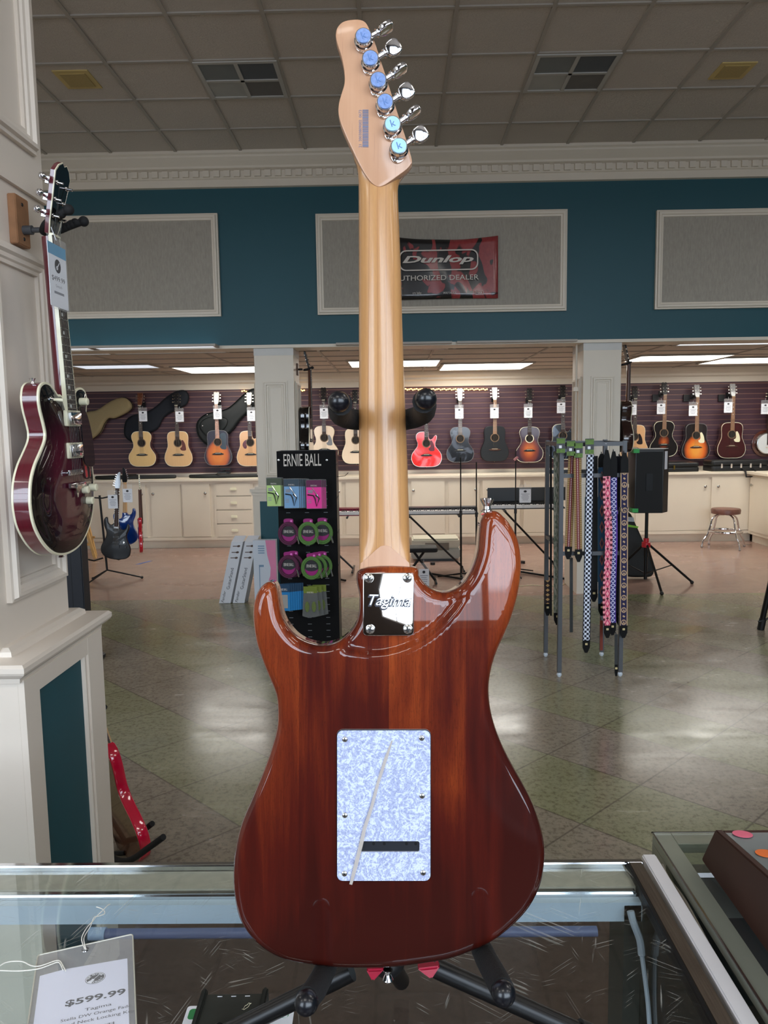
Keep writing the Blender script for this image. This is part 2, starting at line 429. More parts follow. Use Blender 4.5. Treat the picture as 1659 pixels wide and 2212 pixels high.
# --- lights in the low ceiling
def troffer(pts, s, label, col=(1,.97,.90), kindlit=True):
    c = [onZ(x, y, ZL-.02) for x, y in pts]; ctr = sum(c, Vector())/4
    r = empty('ceiling_light', (ctr.x, ctr.y, ZL), label, 'ceiling light', None)
    x0, x1 = min(p.x for p in c[:2]+c[2:]), max(p.x for p in c)
    xa = (c[0].x+c[3].x)/2-ctr.x; xb = (c[1].x+c[2].x)/2-ctr.x; ya = (c[0].y+c[1].y)/2-ctr.y; yb = (c[2].y+c[3].y)/2-ctr.y
    if ya > yb: ya, yb = yb, ya
    yb = min(yb, YW-.14-ctr.y)
    t = NT('diffuser'); t.set(Base_Color=(.8,.85,.9,1), Emission_Color=col+(1,), Emission_Strength=s, Roughness=.3)
    MB().box(xa, xb, ya, yb, -.016, 0).build('diffuser', t.m, r, smooth=False)
    MB().box(xa-.03, xb+.03, ya-.03, ya, -.022, 0).box(xa-.03, xb+.03, yb, yb+.03, -.022, 0).box(xa-.03, xa, ya, yb, -.022, 0).box(xb, xb+.03, ya, yb, -.022, 0).build('frame', M['tbar'], r, smooth=False)
S = TROFFER
cool = (.80, .88, 1.0)
troffer([(216,751),(466,748),(484,761),(236,765)], .75, 'dim bluish ceiling light panel at upper left just past the teal wall', cool)
troffer([(60,754),(206,752),(226,766),(70,768)], .75, 'dim bluish ceiling light beside the hanging guitar neck', cool)
troffer([(159,789.5),(328,789),(346,796),(170,797)], .8, 'thin pale ceiling light left of the bright one by the pillar', cool)
troffer([(391,793.6),(585,792),(585,805),(391,806)], S, 'bright ceiling light touching the left pillar')
troffer([(752,780.5),(952,779),(939,792),(760,793)], S, 'bright ceiling light crossed by the guitar neck')
troffer([(962,787),(1143,784.5),(1130,798),(948,800)], S, 'bright ceiling light just right of the guitar neck')
troffer([(1377,771),(1579,766),(1546,778),(1352,782)], S, 'bright ceiling light right of the right pillar')
troffer([(1558,775),(1760,771),(1720,783),(1512,787)], S, 'bright ceiling light at right edge, farther one')
troffer([(1496,735),(1720,732),(1700,743),(1462,747)], 1.6, 'pale blue ceiling light at upper right just past the teal wall', cool)
# prismatic unlit panels
def unlit(pts, col, label):
    c = [onZ(x, y, ZL-.012) for x, y in pts]
    ctr = sum(c, Vector())/len(c)
    r = empty('ceiling_light', (ctr.x, ctr.y, ZL), label, 'ceiling light')
    xa, xb = min(p.x for p in c)-ctr.x, max(p.x for p in c)-ctr.x; ya, yb = min(p.y for p in c)-ctr.y, max(p.y for p in c)-ctr.y
    MB().box(xa, xb, ya, yb, -.014, 0).build('diffuser', mat('prismatic_%d' % col[0], col, .3, var=.35, scale=25), r, smooth=False)
    MB().box(xa-.03, xb+.03, ya-.03, ya, -.02, 0).box(xa-.03, xa, ya, yb, -.02, 0).box(xb, xb+.03, ya, yb, -.02, 0).build('frame', M['tbar'], r, smooth=False)
unlit([(733,744),(775,743),(775,756),(745,757)], (120,120,124), 'unlit prismatic ceiling light left of the neck under teal wall')
unlit([(868,742),(965,741),(960,755),(868,756)], (135,135,138), 'unlit prismatic ceiling light right of the neck under teal wall')
unlit([(1000,740),(1230,738),(1215,748),(985,751)], (190,185,178), 'unlit white ceiling light between neck and right pillar')
# --- fittings in the high ceiling
def vent(x0, y0, label, cols):
    r = empty('ceiling_vent', (x0+.305, y0+.305, ZH), label, 'ceiling vent', 'four-pane ceiling fittings')
    f = MB().box(-.30,.30,-.30,-.27,-.018,0).box(-.30,.30,.27,.30,-.018,0).box(-.30,-.27,-.27,.27,-.018,0).box(.27,.30,-.27,.27,-.018,0).box(-.014,.014,-.27,.27,-.018,0).box(-.27,.27,-.014,.014,-.018,0)
    f.build('frame', mat('vent_frame', (185,182,175), .4), r, smooth=False)
    for (sx, sy), cc in zip(((-1,-1),(1,-1),(-1,1),(1,1)), cols):
        MB().box(sx*.142-.13, sx*.142+.13, sy*.142-.13, sy*.142+.13, -.010, -.002).build('pane', mat('vent_pane_%d' % cc[0], cc, .5), r, smooth=False)
gx = lambda k: .428+.61*k
dk, dk2, md, lt = (86,90,94), (110,106,102), (120,124,124), (172,172,166)
vent(gx(-3)-.0, 5.677+.0, 'four-pane ceiling fitting left of the headstock', [md, dk, lt, dk2])
vent(gx(1), 5.677, 'four-pane ceiling fitting right of the headstock', [md, dk, lt, dk2])
def grille(pts, label):
    c = [onZ(x, y, ZH-.01) for x, y in pts]; ctr = sum(c, Vector())/4
    w = (c[1].x-c[0].x)/2; d = (c[0].y+c[1].y-c[2].y-c[3].y)/4
    w = abs(w); d = abs(d)
    r = empty('ceiling_grille', (ctr.x, ctr.y, ZH), label, 'ceiling speaker')
    MB().box(-w, w, -d, d, -.008, 0).build('frame', mat('aged_yellow', (205,182,118), .6), r, smooth=False)
    MB().box(-w*.72, w*.72, -d*.72, d*.72, -.013, -.008).build('grille', mat('aged_yellow_dark', (178,156,98), .6, var=.1, scale=80), r, smooth=False)
grille([(113,155),(190,153),(221,192),(145,193)], 'yellowed square ceiling speaker above the left column')
grille([(1560,137),(1636,136),(1603,172),(1530,172)], 'yellowed square ceiling speaker at upper right')
# --- near column on the left
cb = empty('panelled_column', (-1.25, 2.0, 0), 'large near white panelled column at the left edge, teal panel in its base', 'column')
X0 = -1.25
def lx(x): return x-X0
def ly(y): return y-2.0
c = MB().box(lx(-1.55), lx(-.98), ly(1.812), ly(2.213), 0, ZH); c.build('shaft', M['cream2'], cb, smooth=False)
# fluted corner strips on the upper shaft and panels on the +X face
f = MB(); f.T = TR((lx(-.98), ly(2.0125), 0)) @ RZ(PI/2)
def mold(z0, z1, w0, w1): f.frame(w0, w1, z0, z1, [(0,0),(0,.014),(.008,.016),(.012,.026),(.022,.027),(.028,.018),(.038,.016),(.042,.010),(.052,.010),(.052,0)])
mold(1.262, 2.165, -.15, .165); mold(2.44, 4.1, -.15, .145)
f.build('panel_moulding', M['cream2'], cb, smooth=False)
g = MB(); g.T = TR((lx(-.98), ly(2.0125), 0)) @ RZ(PI/2); g.box(-.2005, .2005, -.012, 0, 2.325, 2.345)
g.build('groove_strip', M['cream2'], cb, smooth=False)
bx = MB().box(lx(-1.62), lx(-.93), ly(1.79), ly(2.285), 0, 1.085); bx.build('base', M['cream2'], cb, smooth=False)
fr = MB(); fr.T = TR((lx(-.93), ly(2.0375), 0)) @ RZ(PI/2)
fr.box(-.247, -.17, -.016, 0, 0, 1.085).box(.14, .247, -.016, 0, 0, 1.085).box(-.17, .14, -.0155, 0, 1.035, 1.085).box(-.17, .14, -.0155, 0, 0, .14)
fr.build('stile_frame', M['cream2'], cb, smooth=False)
fr = MB(); fr.T = TR((lx(-.93), ly(2.0375), 0)) @ RZ(PI/2)
fr.box(-.17, .115, -.003, 0, .14, 1.035); fr.build('teal_panel', M['teal'], cb, smooth=False)
fr = MB(); fr.T = TR((lx(-.93), ly(2.0375), 0)) @ RZ(PI/2)
fr.lathe([(.012, .14), (.012, 1.035)], 10, (.128, 0, 0)); fr.build('bead', M['cream2'], cb)
lg = MB()
def rr4(e_, z): return [(lx(-1.62-e_), ly(1.79-e_), z), (lx(-.93+e_), ly(1.79-e_), z), (lx(-.93+e_), ly(2.285+e_), z), (lx(-1.62-e_), ly(2.285+e_), z)]
lg.loft([rr4(e_, z) for e_, z in ((.0,1.078),(.012,1.082),(.014,1.094),(.022,1.098),(.034,1.108),(.037,1.114),(.037,1.126),(.030,1.133),(-.020,1.138),(-.022,1.150),(-.034,1.158),(-.045,1.160))])
lg.build('ledge', M['cream2'], cb, ang=20)

# added lay-in lights of the high ceiling, out of view, to brighten the room
for (x_, y_) in ((-3.5,-1.2),(-.6,-1.2),(2.4,-1.2),(5.2,-1.2),(2.4,1.5),(5.2,1.5),(5.2,4.2),(-4.5,1.5),(-4.5,4.2)):
    r = empty('ceiling_light', (x_, y_, ZH), 'added fill light, an unseen lay-in panel in the high ceiling outside the picture', 'ceiling light', 'added fill lights of the high ceiling')
    t = NT('fill_diffuser'); t.set(Base_Color=(.8,.8,.8,1), Emission_Color=(1,.96,.9,1), Emission_Strength=FILL_HIGH)
    MB().box(-.59,.59,-.29,.29,-.016,0).build('diffuser', t.m, r, smooth=False)
# ================================================================ BACK CABINETS
CY = 10.86
def xat(px, Y=CY): return onY(px, 1100, Y).x
wt_ = empty('worktop', (0, CY, .97), 'long cream worktop running under the wall guitars', 'worktop')
MB().box(XL+.02, XR-.02, -.04, YW-CY-.03, 0, .04).build('slab', M['cabinet'], wt_, bevel=.006)
MB().box(4.98-.0, XR-.02, -2.6, -.04, 0, .04).build('return_slab', M['cabinet'], wt_, bevel=.006)
def knob(mb, x, y, z, r=.02): mb.lathe([(.008, 0), (.008, .012), (r, .016), (r, .026), (r*.6, .032), (.001, .033)], 12)
def cabinet(p0, p1, doors, knobs, label, drawers=0):
    x0, x1 = xat(p0), xat(p1)
    r = empty('cabinet', (x0, CY, 0), label, 'cabinet', None); w = x1-x0
    MB().box(0, w, .012, .55, .12, .97).box(0, w, .07, .5, 0, .12).build('carcass', M['cabinet'], r, smooth=False)
    if drawers:
        for i in range(drawers):
            z0 = .16+i*.2
            d = MB().box(.03, w-.03, -.012, .012, z0, z0+.185).build('drawer', M['cabinet'], r, smooth=False, bevel=.004)
            MB().box(w/2-.045, w/2+.045, -.03, -.012, z0+.075, z0+.115).build('handle', M['ivory'], d, bevel=.006)
        MB().box(.0, .03, -.006, .012, .165, .93).build('stile', M['cabinet'], r, smooth=False); MB().box(w-.03, w, -.006, .012, .165, .93).build('stile', M['cabinet'], r, smooth=False)
    for i, (a, b) in enumerate(doors):
        xa, xb = xat(a)-x0+.006, xat(b)-x0-.006; yy = -.014 if i % 2 else -.004
        d = MB().box(xa, xb, yy, .012, .17, .93).build('door', M['cabinet'], r, smooth=False, bevel=.003)
        for k in knobs:
            if a < k < b:
                kb = MB(); kb.T = TR((xat(k)-x0, yy, .80)) @ RX(PI/2); knob(kb, 0, 0, 0); kb.build('knob', M['nickel'], d)
    MB().box(0, w, -.008, .0118, .93, .97).build('rail', M['cabinet'], r, smooth=False); MB().box(0, w, -.008, .0118, .12, .165).build('rail', M['cabinet'], r, smooth=False)
    return r
cabinet(20, 322, [(40,180),(184,318)], [309], 'cream sliding-door cabinet behind the black guitar on its stand')
cabinet(322, 464, [(326,392),(394,456)], [333,446], 'cream sliding-door cabinet left of the stack of drawers')
cabinet(464, 548, [], [], 'cream cabinet with four stacked drawers behind the white boxes', 4)
cabinet(548, 742, [(552,640),(644,740)], [733], 'cream cabinet hidden mostly by the left pillar and black rack')
cabinet(742, 964, [(746,884),(888,962)], [893], 'cream cabinet behind the guitar neck and electric keyboards')
cabinet(964, 1126, [(968,1037),(1041,1124)], [1027,1053], 'cream cabinet behind the thin microphone stands')
cabinet(1126, 1368, [(1130,1245),(1249,1364)], [1357,1235], 'cream cabinet behind the guitar strap rack')
cabinet(1368, 1627, [(1372,1530),(1534,1622)], [1382,1521,1548], 'cream cabinet behind the round chrome stool')
r = empty('cabinet', (5.05, 9.4, 0), 'cream cabinet turned along the right wall, at the right picture edge', 'cabinet')
MB().box(0, .68, 0, 1.44, .12, .97).box(.06, .66, 0, 1.44, 0, .12).build('carcass', M['cabinet'], r, smooth=False)
d = MB().box(-.014, 0, .72, 1.40, .17, .93).build('door', M['cabinet'], r, smooth=False)
kb = MB(); kb.T = TR((-.014, 1.33, .82)) @ RY(-PI/2); knob(kb,0,0,0); kb.build('knob', M['nickel'], d)
MB().box(-.014, 0, .04, .70, .17, .93).build('door', M['cabinet'], r, smooth=False)
# ================================================================ WALL GUITARS
def half(pts): return pts
BODY = {
 'dread': [(0,0),(.10,.003),(.162,.030),(.196,.095),(.192,.165),(.165,.235),(.147,.285),(.145,.34),(.150,.40),(.142,.455),(.108,.49),(.05,.499)],
 'concert': [(0,0),(.10,.004),(.163,.035),(.193,.10),(.188,.165),(.15,.225),(.122,.275),(.12,.33),(.139,.39),(.139,.445),(.105,.487),(.05,.499)],
 'jumbo': [(0,0),(.11,.004),(.18,.035),(.215,.11),(.205,.185),(.16,.25),(.128,.295),(.125,.34),(.145,.40),(.143,.455),(.108,.49),(.05,.499)],
}
def outline(kind, cut=False, n=5):
    rt = BODY[kind]; lf = [(-x, y) for x, y in reversed(rt[1:])]
    if cut:
        rt = [p for p in rt if p[1] < .36] + [(.140,.385),(.148,.425),(.135,.447),(.112,.435),(.085,.40),(.055,.385),(.034,.41),(.030,.45)]
    return spline(rt + [(0.02,.499)] + lf if not cut else rt + [(.028,.495),(0,.499)] + lf, n)
def burst(name, inner, mid, outer, cx=0, cy=.17, r0=.07, r1=.13, r2=.19, coat=.8, sc=(1,.8,1)):
    if name in _mc: return _mc[name]
    t = NT(name); P = t.sep(t.coord())
    dx = t.math('MULTIPLY', t.math('SUBTRACT', P[0], cx), sc[0]); dy = t.math('MULTIPLY', t.math('SUBTRACT', P[1], cy), sc[1])
    d = t.math('SQRT', t.math('ADD', t.math('MULTIPLY', dx, dx), t.math('MULTIPLY', dy, dy)))
    d = t.math('ADD', d, t.math('MULTIPLY', t.math('SUBTRACT', t.noise(t.coord(), 8), .5), .03))
    col = t.ramp(t.math('MULTIPLY', d, 3.0), [(r0*3, srgb(*inner)), (r1*3, srgb(*mid)), (r2*3, srgb(*outer))])
    g = t.noise(t.mapping(t.coord(), (80,3,1)), 3, 3)
    t.set(Base_Color=t.mix(t.math('MULTIPLY', g, .15), col, (.1,.04,.02,1)), Roughness=.25, Coat_Weight=coat, Coat_Roughness=.05)
    _mc[name] = t.m; return t.m
def woodtop(name, c1, c2, coat=.5):
    if name in _mc: return _mc[name]
    t = NT(name); g = t.noise(t.mapping(t.coord(), (60,2,1)), 4, 4)
    t.set(Base_Color=t.mix(g, srgb(*c1), srgb(*c2)), Roughness=.35, Coat_Weight=coat, Coat_Roughness=.06); _mc[name] = t.m; return t.m
def cloudy(name, c1, c2, c3, s=6):
    if name in _mc: return _mc[name]
    t = NT(name); g = t.noise(t.coord(), s, 3, .5, 1.0)
    t.set(Base_Color=t.ramp(g, [(.42, srgb(*c1)), (.5, srgb(*c2)), (.58, srgb(*c3))]), Roughness=.15, Coat_Weight=1, Coat_Roughness=.04); _mc[name] = t.m; return t.m
GF = {}
def acoustic(px, bot, kind, top, side, label, cut=False, head='dark', guard=None, hook=True, rz=0, loc=None, bridge='black', fb=None, bind=True, scale=1.04, rosette='ring', mirror=False):
    if loc is None:
        p = onY(px, bot, YW-.12); loc = (p.x, YW-.168, p.z)
    r = empty('acoustic_guitar', loc, label, 'acoustic guitar', None, rot=(PI/2, 0, rz)); s = scale
    r.scale = (s, s, s)
    ol = outline(kind, cut)
    MB().plate(ol, -.048, .047, .004, 2).build('body', side, r)
    if bind: MB().plate([(x*1.004, y*1.004-.001) for x, y in ol], .044, .0495).build('binding', M['ivory'] if bind is True else bind, r)
    MB().plate([(x*.975, (y-.25)*.98+.25) for x, y in ol], .047, .0505).build('top', top, r)
    sy = .335
    if rosette: MB().plate(circ(0, sy, .062, 28), .050, .0512).plate(circ(0, sy, .058, 28), .0512, .0513).build('rosette', mat('rosette', (120,95,70), .4, var=.3, scale=200) if rosette == 'ring' else M['ivory'], r)
    MB().plate(circ(0, sy, .05, 28), .0511, .0518).build('soundhole', mat('dark_hole', (24,18,14), .9, var=0), r)
    bm = M['black'] if bridge == 'black' else mat('bridge_wood', (70,38,25), .5)
    br = MB().plate(spline([(-.085,.165),(-.05,.178),(-.035,.185),(.035,.185),(.05,.178),(.085,.165),(.06,.155),(0,.152),(-.06,.155)], 3), .050, .058, .002, 1).build('bridge', bm, r)
    MB().box(-.04, .04, .174, .178, .058, .062).build('saddle', M['ivory'], br, smooth=False)
    if guard:
        gp, gm = guard
        gs = {'tear': [(.052,.36),(.058,.30),(.045,.27),(.03,.265),(.04,.235),(.075,.225),(.112,.235),(.108,.30),(.092,.345),(.07,.375)],
              'big': [(.03,.42),(.055,.36),(.055,.30),(.03,.272),(.055,.235),(.12,.235),(.118,.30),(.12,.37),(.12,.43),(.10,.46),(.06,.46)],
              'left': [(-.055,.37),(-.06,.31),(-.05,.285),(-.06,.25),(-.09,.255),(-.11,.30),(-.09,.35)]}[gp]
        MB().plate(spline(gs, 4), .050, .0525).build('pickguard', gm, r)
    # neck, fingerboard, frets
    nb = MB().sweep([(0,.42,.045),(0,.50,.052),(0,.86,.054)], [.027,.024,.0215], 10, sx=1.0)
    nb.v = [(x, y, z if z < .056 else .056) for x, y, z in nb.v]; nb.build('neck', side if head == 'match' else M['mahog_neck'], r)
    f = MB().add([(-.028,.385,.055),(.028,.385,.055),(.022,.862,.058),(-.022,.862,.058),(-.028,.385,.062),(.028,.385,.062),(.022,.862,.064),(-.022,.862,.064)],
                 [(0,3,2,1),(4,5,6,7),(0,1,5,4),(1,2,6,5),(2,3,7,6),(3,0,4,7)]).build('fingerboard', fb or M['rosewood'], r, smooth=False)
    fr = MB(); L = .65
    for k in range(1, 20):
        y = .862-L*(1-2**(-k/12)); w = .022+.006*(.862-y)/.477; zz = .0625+.002*(y-.385)/.477
        fr.box(-w, w, y-.0009, y+.0009, zz, zz+.0014)
    fr.build('frets', M['nickel'], f, smooth=False)
    ins = MB()
    for k in (3, 5, 7, 9):
        y = .862-L*(1-2**(-(k-.5)/12)); ins.plate(circ(0, y, .006, 8), .063, .0648)
    ins.build('inlays', M['pearl'], f)
    MB().box(-.022, .022, .862, .868, .056, .067).build('nut', M['ivory'], r, smooth=False)
    hm = {'dark': M['black'], 'white': mat('white_headstock', (225,222,214), .3, coat=.5, var=0), 'wood': mat('brown_headstock', (110,62,40), .35, coat=.4, var=.2, scale=30), 'grey': mat('grey_headstock', (150,150,150), .2, coat=.8, var=0), 'match': side}[head]
    hs = MB(); hs.T = TR((0,.868,.05)) @ RX(-.24)
    hs.plate([(-.022,0),(.022,0),(.032,.03),(.038,.17),(.022,.178),(0,.172),(-.022,.178),(-.038,.17),(-.032,.03)], -.012, .004, .001, 1); h = hs.build('headstock', hm, r)
    for sd in (-1, 1):
        for k in range(3):
            tb = MB(); tb.T = TR((0,.868,.05)) @ RX(-.24)
            yy = .045+k*.045; tb.tube((sd*.022, yy, .004), (sd*.022, yy, .014), .0045, n=8); tb.tube((sd*.033, yy, -.009), (sd*.048, yy, -.009), .003, n=6)
            tb.plate(rrect(min(sd*.046, sd*.062), max(sd*.046, sd*.062), yy-.009, yy+.009, .005, 2), -.014, -.006, .001, 1)
            tb.build('tuner', M['nickel'], h)
    st = MB()
    for k in range(6):
        x = -.0185+.0074*k; st.tube((x*1.35, .176, .062), (x*.95, .865, .0675), .0006, n=4)
    st.build('strings', M['nickel'], r)
    MB().lathe([(.007,0),(.004,.006),(.008,.016),(.001,.018)], 10, (0,0,0)).build('strap_button', M['nickel'], r).rotation_euler = (PI/2, 0, 0)
    if hook:
        q = empty('guitar_hanger', (loc[0], YW-.03, loc[2]+.875*s), 'black wall hanger holding the ' + label.split(' ', 0)[0], 'wall hanger', None)
        MB().box(-.03, .03, -.014, 0, -.035, .05).tube((0,-.014,.0), (0,-.07,0), .008).sweep([(-.034,-.16,.012),(-.034,-.09,-.002),(-.02,-.07,-.006),(.02,-.07,-.006),(.034,-.09,-.002),(.034,-.16,.012)], .008, 8).build('hook', M['black'], q)
    return r
yel = woodtop('yellow_spruce', (214,172,104), (236,200,138)); tan = woodtop('tan_spruce', (206,160,106), (226,186,134)); pale = woodtop('pale_spruce', (226,200,170), (240,222,200))
tan2 = woodtop('honey_spruce', (204,150,100), (222,176,128))
bside = mat('mahogany_side', (84,40,26), .2, coat=.7, var=.15, scale=20); blk = mat('black_lacquer', (8,8,9), .12, coat=1, var=0)
ash = mat('dull_black_lacquer', (20,24,28), .5, var=.05); redg = mat('red_tortoise', (92,20,30), .2, coat=.8, var=.3, scale=60)
ww = lambda *a, **k: acoustic(*a, **k)
ww(313,1007,'concert', yel, bside, 'yellow natural-top acoustic guitar, leftmost on the slat wall', head='wood')
ww(390.5,1007,'dread', tan, bside, 'tan acoustic guitar with brown teardrop pickguard, second from left on wall', guard=('tear', mat('brown_guard', (96,40,30), .3, coat=.6, var=.2, scale=40)))
ww(475.5,1005,'dread', burst('blue_orange_burst', (226,128,48), (200,98,38), (38,40,56), cy=.15, r0=.07, r1=.135, r2=.175), blk, 'blue-edged orange sunburst acoustic guitar with white headstock', head='white', guard=('big', mat('slate_guard', (62,74,84), .15, coat=1, var=.15)), fb=mat('pink_fingerboard', (196,150,130), .4, var=.3, scale=30), bind=mat('grey_binding', (120,118,118), .4, var=0))
ww(545,1006,'dread', tan2, bside, 'natural cutaway acoustic guitar with dark red pickguard, half hidden by left pillar', cut=True, head='white', guard=('left', redg))
ww(703,996,'concert', pale, tan, 'pale acoustic guitar with grey pickguard above the black accessory rack', guard=('tear', mat('grey_guard', (118,120,124), .3, coat=.6, var=.1)))
ww(770,1001,'dread', pale, tan, 'pale acoustic guitar mostly hidden behind the big guitar neck')
ww(921,1008,'jumbo', cloudy('pink_red_gloss', (238,120,130), (232,60,62), (222,40,34), 4), mat('pink_side', (226,96,112), .2, coat=1, var=.1), 'pink and red glossy cutaway acoustic guitar', cut=True, guard=('tear', redg), bind=M['white'])
ww(993,998,'concert', cloudy('grey_reflection_paint', (12,12,15), (22,22,26), (74,80,92), 5), blk, 'glossy black acoustic guitar with painted grey-blue reflections and pale wooden headstock', head='white', bind=mat('grey_binding', (120,118,118), .4, var=0), fb=mat('grey_fingerboard', (120,110,104), .4, var=.3, scale=30))  # grey-blue reflections are put into the colour of the top
ww(1067,996,'dread', ash, ash, 'matt charcoal black acoustic guitar with ivory bridge', head='grey', bind=False, bridge='wood', fb=mat('tan_fingerboard', (160,124,96), .5, var=.2, scale=20))
ww(1141,998,'concert', burst('purple_burst', (222,120,50), (150,66,36), (52,28,46), cy=.17, r0=.03, r1=.09, r2=.15), blk, 'purple-edged orange sunburst acoustic guitar left of the strap rack', rosette='white')
ww(1212,992,'dread', cloudy('blue_reflection_paint', (8,10,14), (14,16,20), (90,104,126), 7), blk, 'glossy black cutaway acoustic guitar with painted blue reflections behind the strap rack', cut=True)  # blue gleams of the gloss are painted in by the colour noise
ww(1365,994,'dread', tan2, bside, 'natural acoustic guitar half hidden by dark guitar on right pillar', guard=('tear', mat('dark_guard', (46,36,34), .2, coat=1, var=.3)))
ww(1428,986,'concert', burst('small_orange_burst', (214,106,36), (120,50,20), (12,9,8), cy=.205, r0=.01, r1=.05, r2=.085), blk, 'black acoustic guitar with small orange burst, behind the black speaker', bind=True, fb=mat('tan_fingerboard2', (150,110,80), .5, var=.2, scale=20))
cg = mat('cream_guard', (232,226,190), .25, coat=.6, var=.03)
ww(1497,991,'dread', burst('orange_burst', (240,160,64), (222,104,34), (22,20,20), cy=.13, r0=.05, r1=.12, r2=.17), blk, 'orange sunburst acoustic guitar with cream pickguard', guard=('tear', cg), head='grey', bridge='wood', bind=mat('grey_binding', (120,118,118), .4, var=0), fb=mat('tan_fingerboard2', (150,110,80), .5))
ww(1573,989,'dread', mat('wine_mahogany', (62,20,18), .25, coat=.6, var=.15, scale=20), bside, 'dark wine red acoustic guitar with cream pickguard', guard=('tear', cg), head='grey', bridge='wood', fb=mat('tan_fingerboard2', (150,110,80), .5))
# side-on guitars hanging from the pillars
p = onX(668, 985, -.86)
g = acoustic(0,0,'dread', blk, blk, 'black acoustic guitar seen edge-on, hanging from the left pillar', hook=False, loc=(-.905, 7.86, 1.40), rz=PI/2, head='dark')
g = acoustic(0,0,'jumbo', mat('dark_brown_gloss', (44,22,20), .2, coat=.8, var=.1), mat('dark_brown_gloss', (44,22,20), .2, coat=.8), 'dark brown acoustic guitar seen edge-on, hanging from the right pillar', hook=False, loc=(2.34, 7.86, 1.41), rz=PI/2, head='dark')
for x, nm in ((-.985, 'left'), (2.24, 'right')):
    q = empty('guitar_hanger', (x, 7.86, 2.30), 'wall hanger with wooden block on the %s pillar side' % nm, 'wall hanger')
    MB().box(0, .015, -.035, .035, -.06, .06).build('block', mat('walnut_block', (90,62,44), .5, var=.15, scale=40), q)
    MB().tube((.015,0,0), (.06,0,0), .010).build('stem', M['blackm'], q)
    MB().sweep([(.17,-.034,.02),(.12,-.034,0),(.08,-.02,-.006),(.075,0,-.008),(.08,.02,-.006),(.12,.034,0),(.17,.034,.02)], .010, 8).build('yoke', M['foam'], q)
# banjo
p = onY(1656, 958, YW-.1)
bj = empty('banjo', (p.x, YW-.10, p.z-.15), 'banjo with white drum head at the right picture edge', 'banjo', None, rot=(PI/2,0,0))
MB().plate(circ(0,.15,.158,36), -.035, .035, .004, 2).build('rim', M['nickel'], bj)
MB().plate(circ(0,.15,.145,36), .035, .038).build('drum_head', mat('drum_skin', (226,228,226), .5, var=.02), bj)
MB().plate(circ(0,.15,.2,36), -.05, -.036, .004, 2).build('resonator', bside, bj)
b = MB()
for k in range(24):
    a = 2*PI*k/24; b.tube((.161*math.cos(a),.15+.161*math.sin(a),-.03), (.161*math.cos(a),.15+.161*math.sin(a),.036), .003, n=6)
b.build('bracket_hooks', M['nickel'], bj)
MB().box(-.017,.017,.13,.78,.045,.052).box(-.02,.02,.30,.78,.025,.045).build('neck', M['rosewood'], bj)
MB().plate([(-.02,.78),(.02,.78),(.035,.82),(.03,.91),(0,.93),(-.03,.91),(-.035,.82)], .025, .04).build('headstock', M['black'], bj)
MB().box(-.03,.03,.09,.095,.038,.052).build('bridge', tan, bj)
tn = MB()
for sd in (-1,1):
    for k in (0,1): tn.tube((sd*.028,.84+.04*k,.03), (sd*.055,.84+.04*k,.03), .006, n=8)
tn.build('tuner', M['ivory'], bj)
# price tags hanging from the necks
tproto = None
def ptag(px, py, label, Y=YW-.268, w=.118, h=.15, rz=0, loc=None, group='price tags on the wall guitars'):
    global tproto
    p = Vector(loc) if loc else onY(px, py, Y)
    if tproto is None:
        tproto = empty('price_tag', p, label, 'price tag', group, rot=(PI/2,0,0))
        MB().plate(rrect(-.059,.059,-.075,.075,.008), 0, .0015).build('card', M['white'], tproto)
        MB().plate(rrect(-.064,.064,-.08,.125,.008), .0018, .0024).build('sleeve', M['clear'], tproto)
        MB().plate(circ(0,.05,.017,12,.012), .0026, .003).build('logo', M['ink'], tproto)
        m = MB()
        for k, ww_ in enumerate((.045,.032,.04,.036,.028)): m.box(-ww_, ww_, .018-k*.016, .023-k*.016, .0026, .003)
        m.build('printed_lines', M['greyink'], tproto)
        MB().tube((0,.118,.001), (0,.15,-.004), .0012, n=5).build('string', M['white'], tproto)
        r = tproto
    else: r = copy_tree(tproto)
    r.location = p; r.rotation_euler = (PI/2, 0, rz); r.scale = (w/.118, h/.15, 1); r['label'] = label
    if group: r['group'] = group
    elif 'group' in r: del r['group']
    return r
for px, py, lb in [(309,899,'yellow leftmost acoustic guitar'),(388,900,'tan acoustic with brown teardrop pickguard'),(470,894,'blue-edged sunburst with white headstock'),(543,898,'cutaway beside the left pillar'),(700,893,'pale acoustic above the black rack'),
                   (992,893,'glossy black acoustic with pale headstock'),(1068,892,'matt charcoal acoustic'),(1141,891,'purple-edged sunburst'),(1212,881,'glossy black cutaway behind the strap rack'),(1366,885,'natural acoustic beside the right pillar'),
                   (1428,883,'black acoustic behind the speaker'),(1497,887,'orange sunburst with cream pickguard'),(1573,880,'dark wine red acoustic'),(1653,883,'banjo')]:
    ptag(px, py, 'white price tag hanging on the neck of the ' + lb)
# fix hanger labels: one sentence each
hl = ['yellow leftmost acoustic guitar','tan acoustic with brown teardrop pickguard','blue-edged sunburst acoustic','cutaway acoustic beside the left pillar','pale acoustic above the black rack','pale acoustic hidden by the big neck','pink and red acoustic','glossy black acoustic with pale headstock','matt charcoal acoustic','purple-edged sunburst acoustic','glossy black cutaway behind the strap rack','natural acoustic beside the right pillar','black acoustic behind the speaker','orange sunburst acoustic with cream pickguard','dark wine red acoustic']
hs_ = [o for o in COL.objects if o.name.startswith('guitar_hanger') and o.parent is None and abs(o.location.y-(YW-.03)) < .01]
for o, l_ in zip(sorted(hs_, key=lambda o: o.location.x), hl): o['label'] = 'black wall hanger behind the headstock of the ' + l_
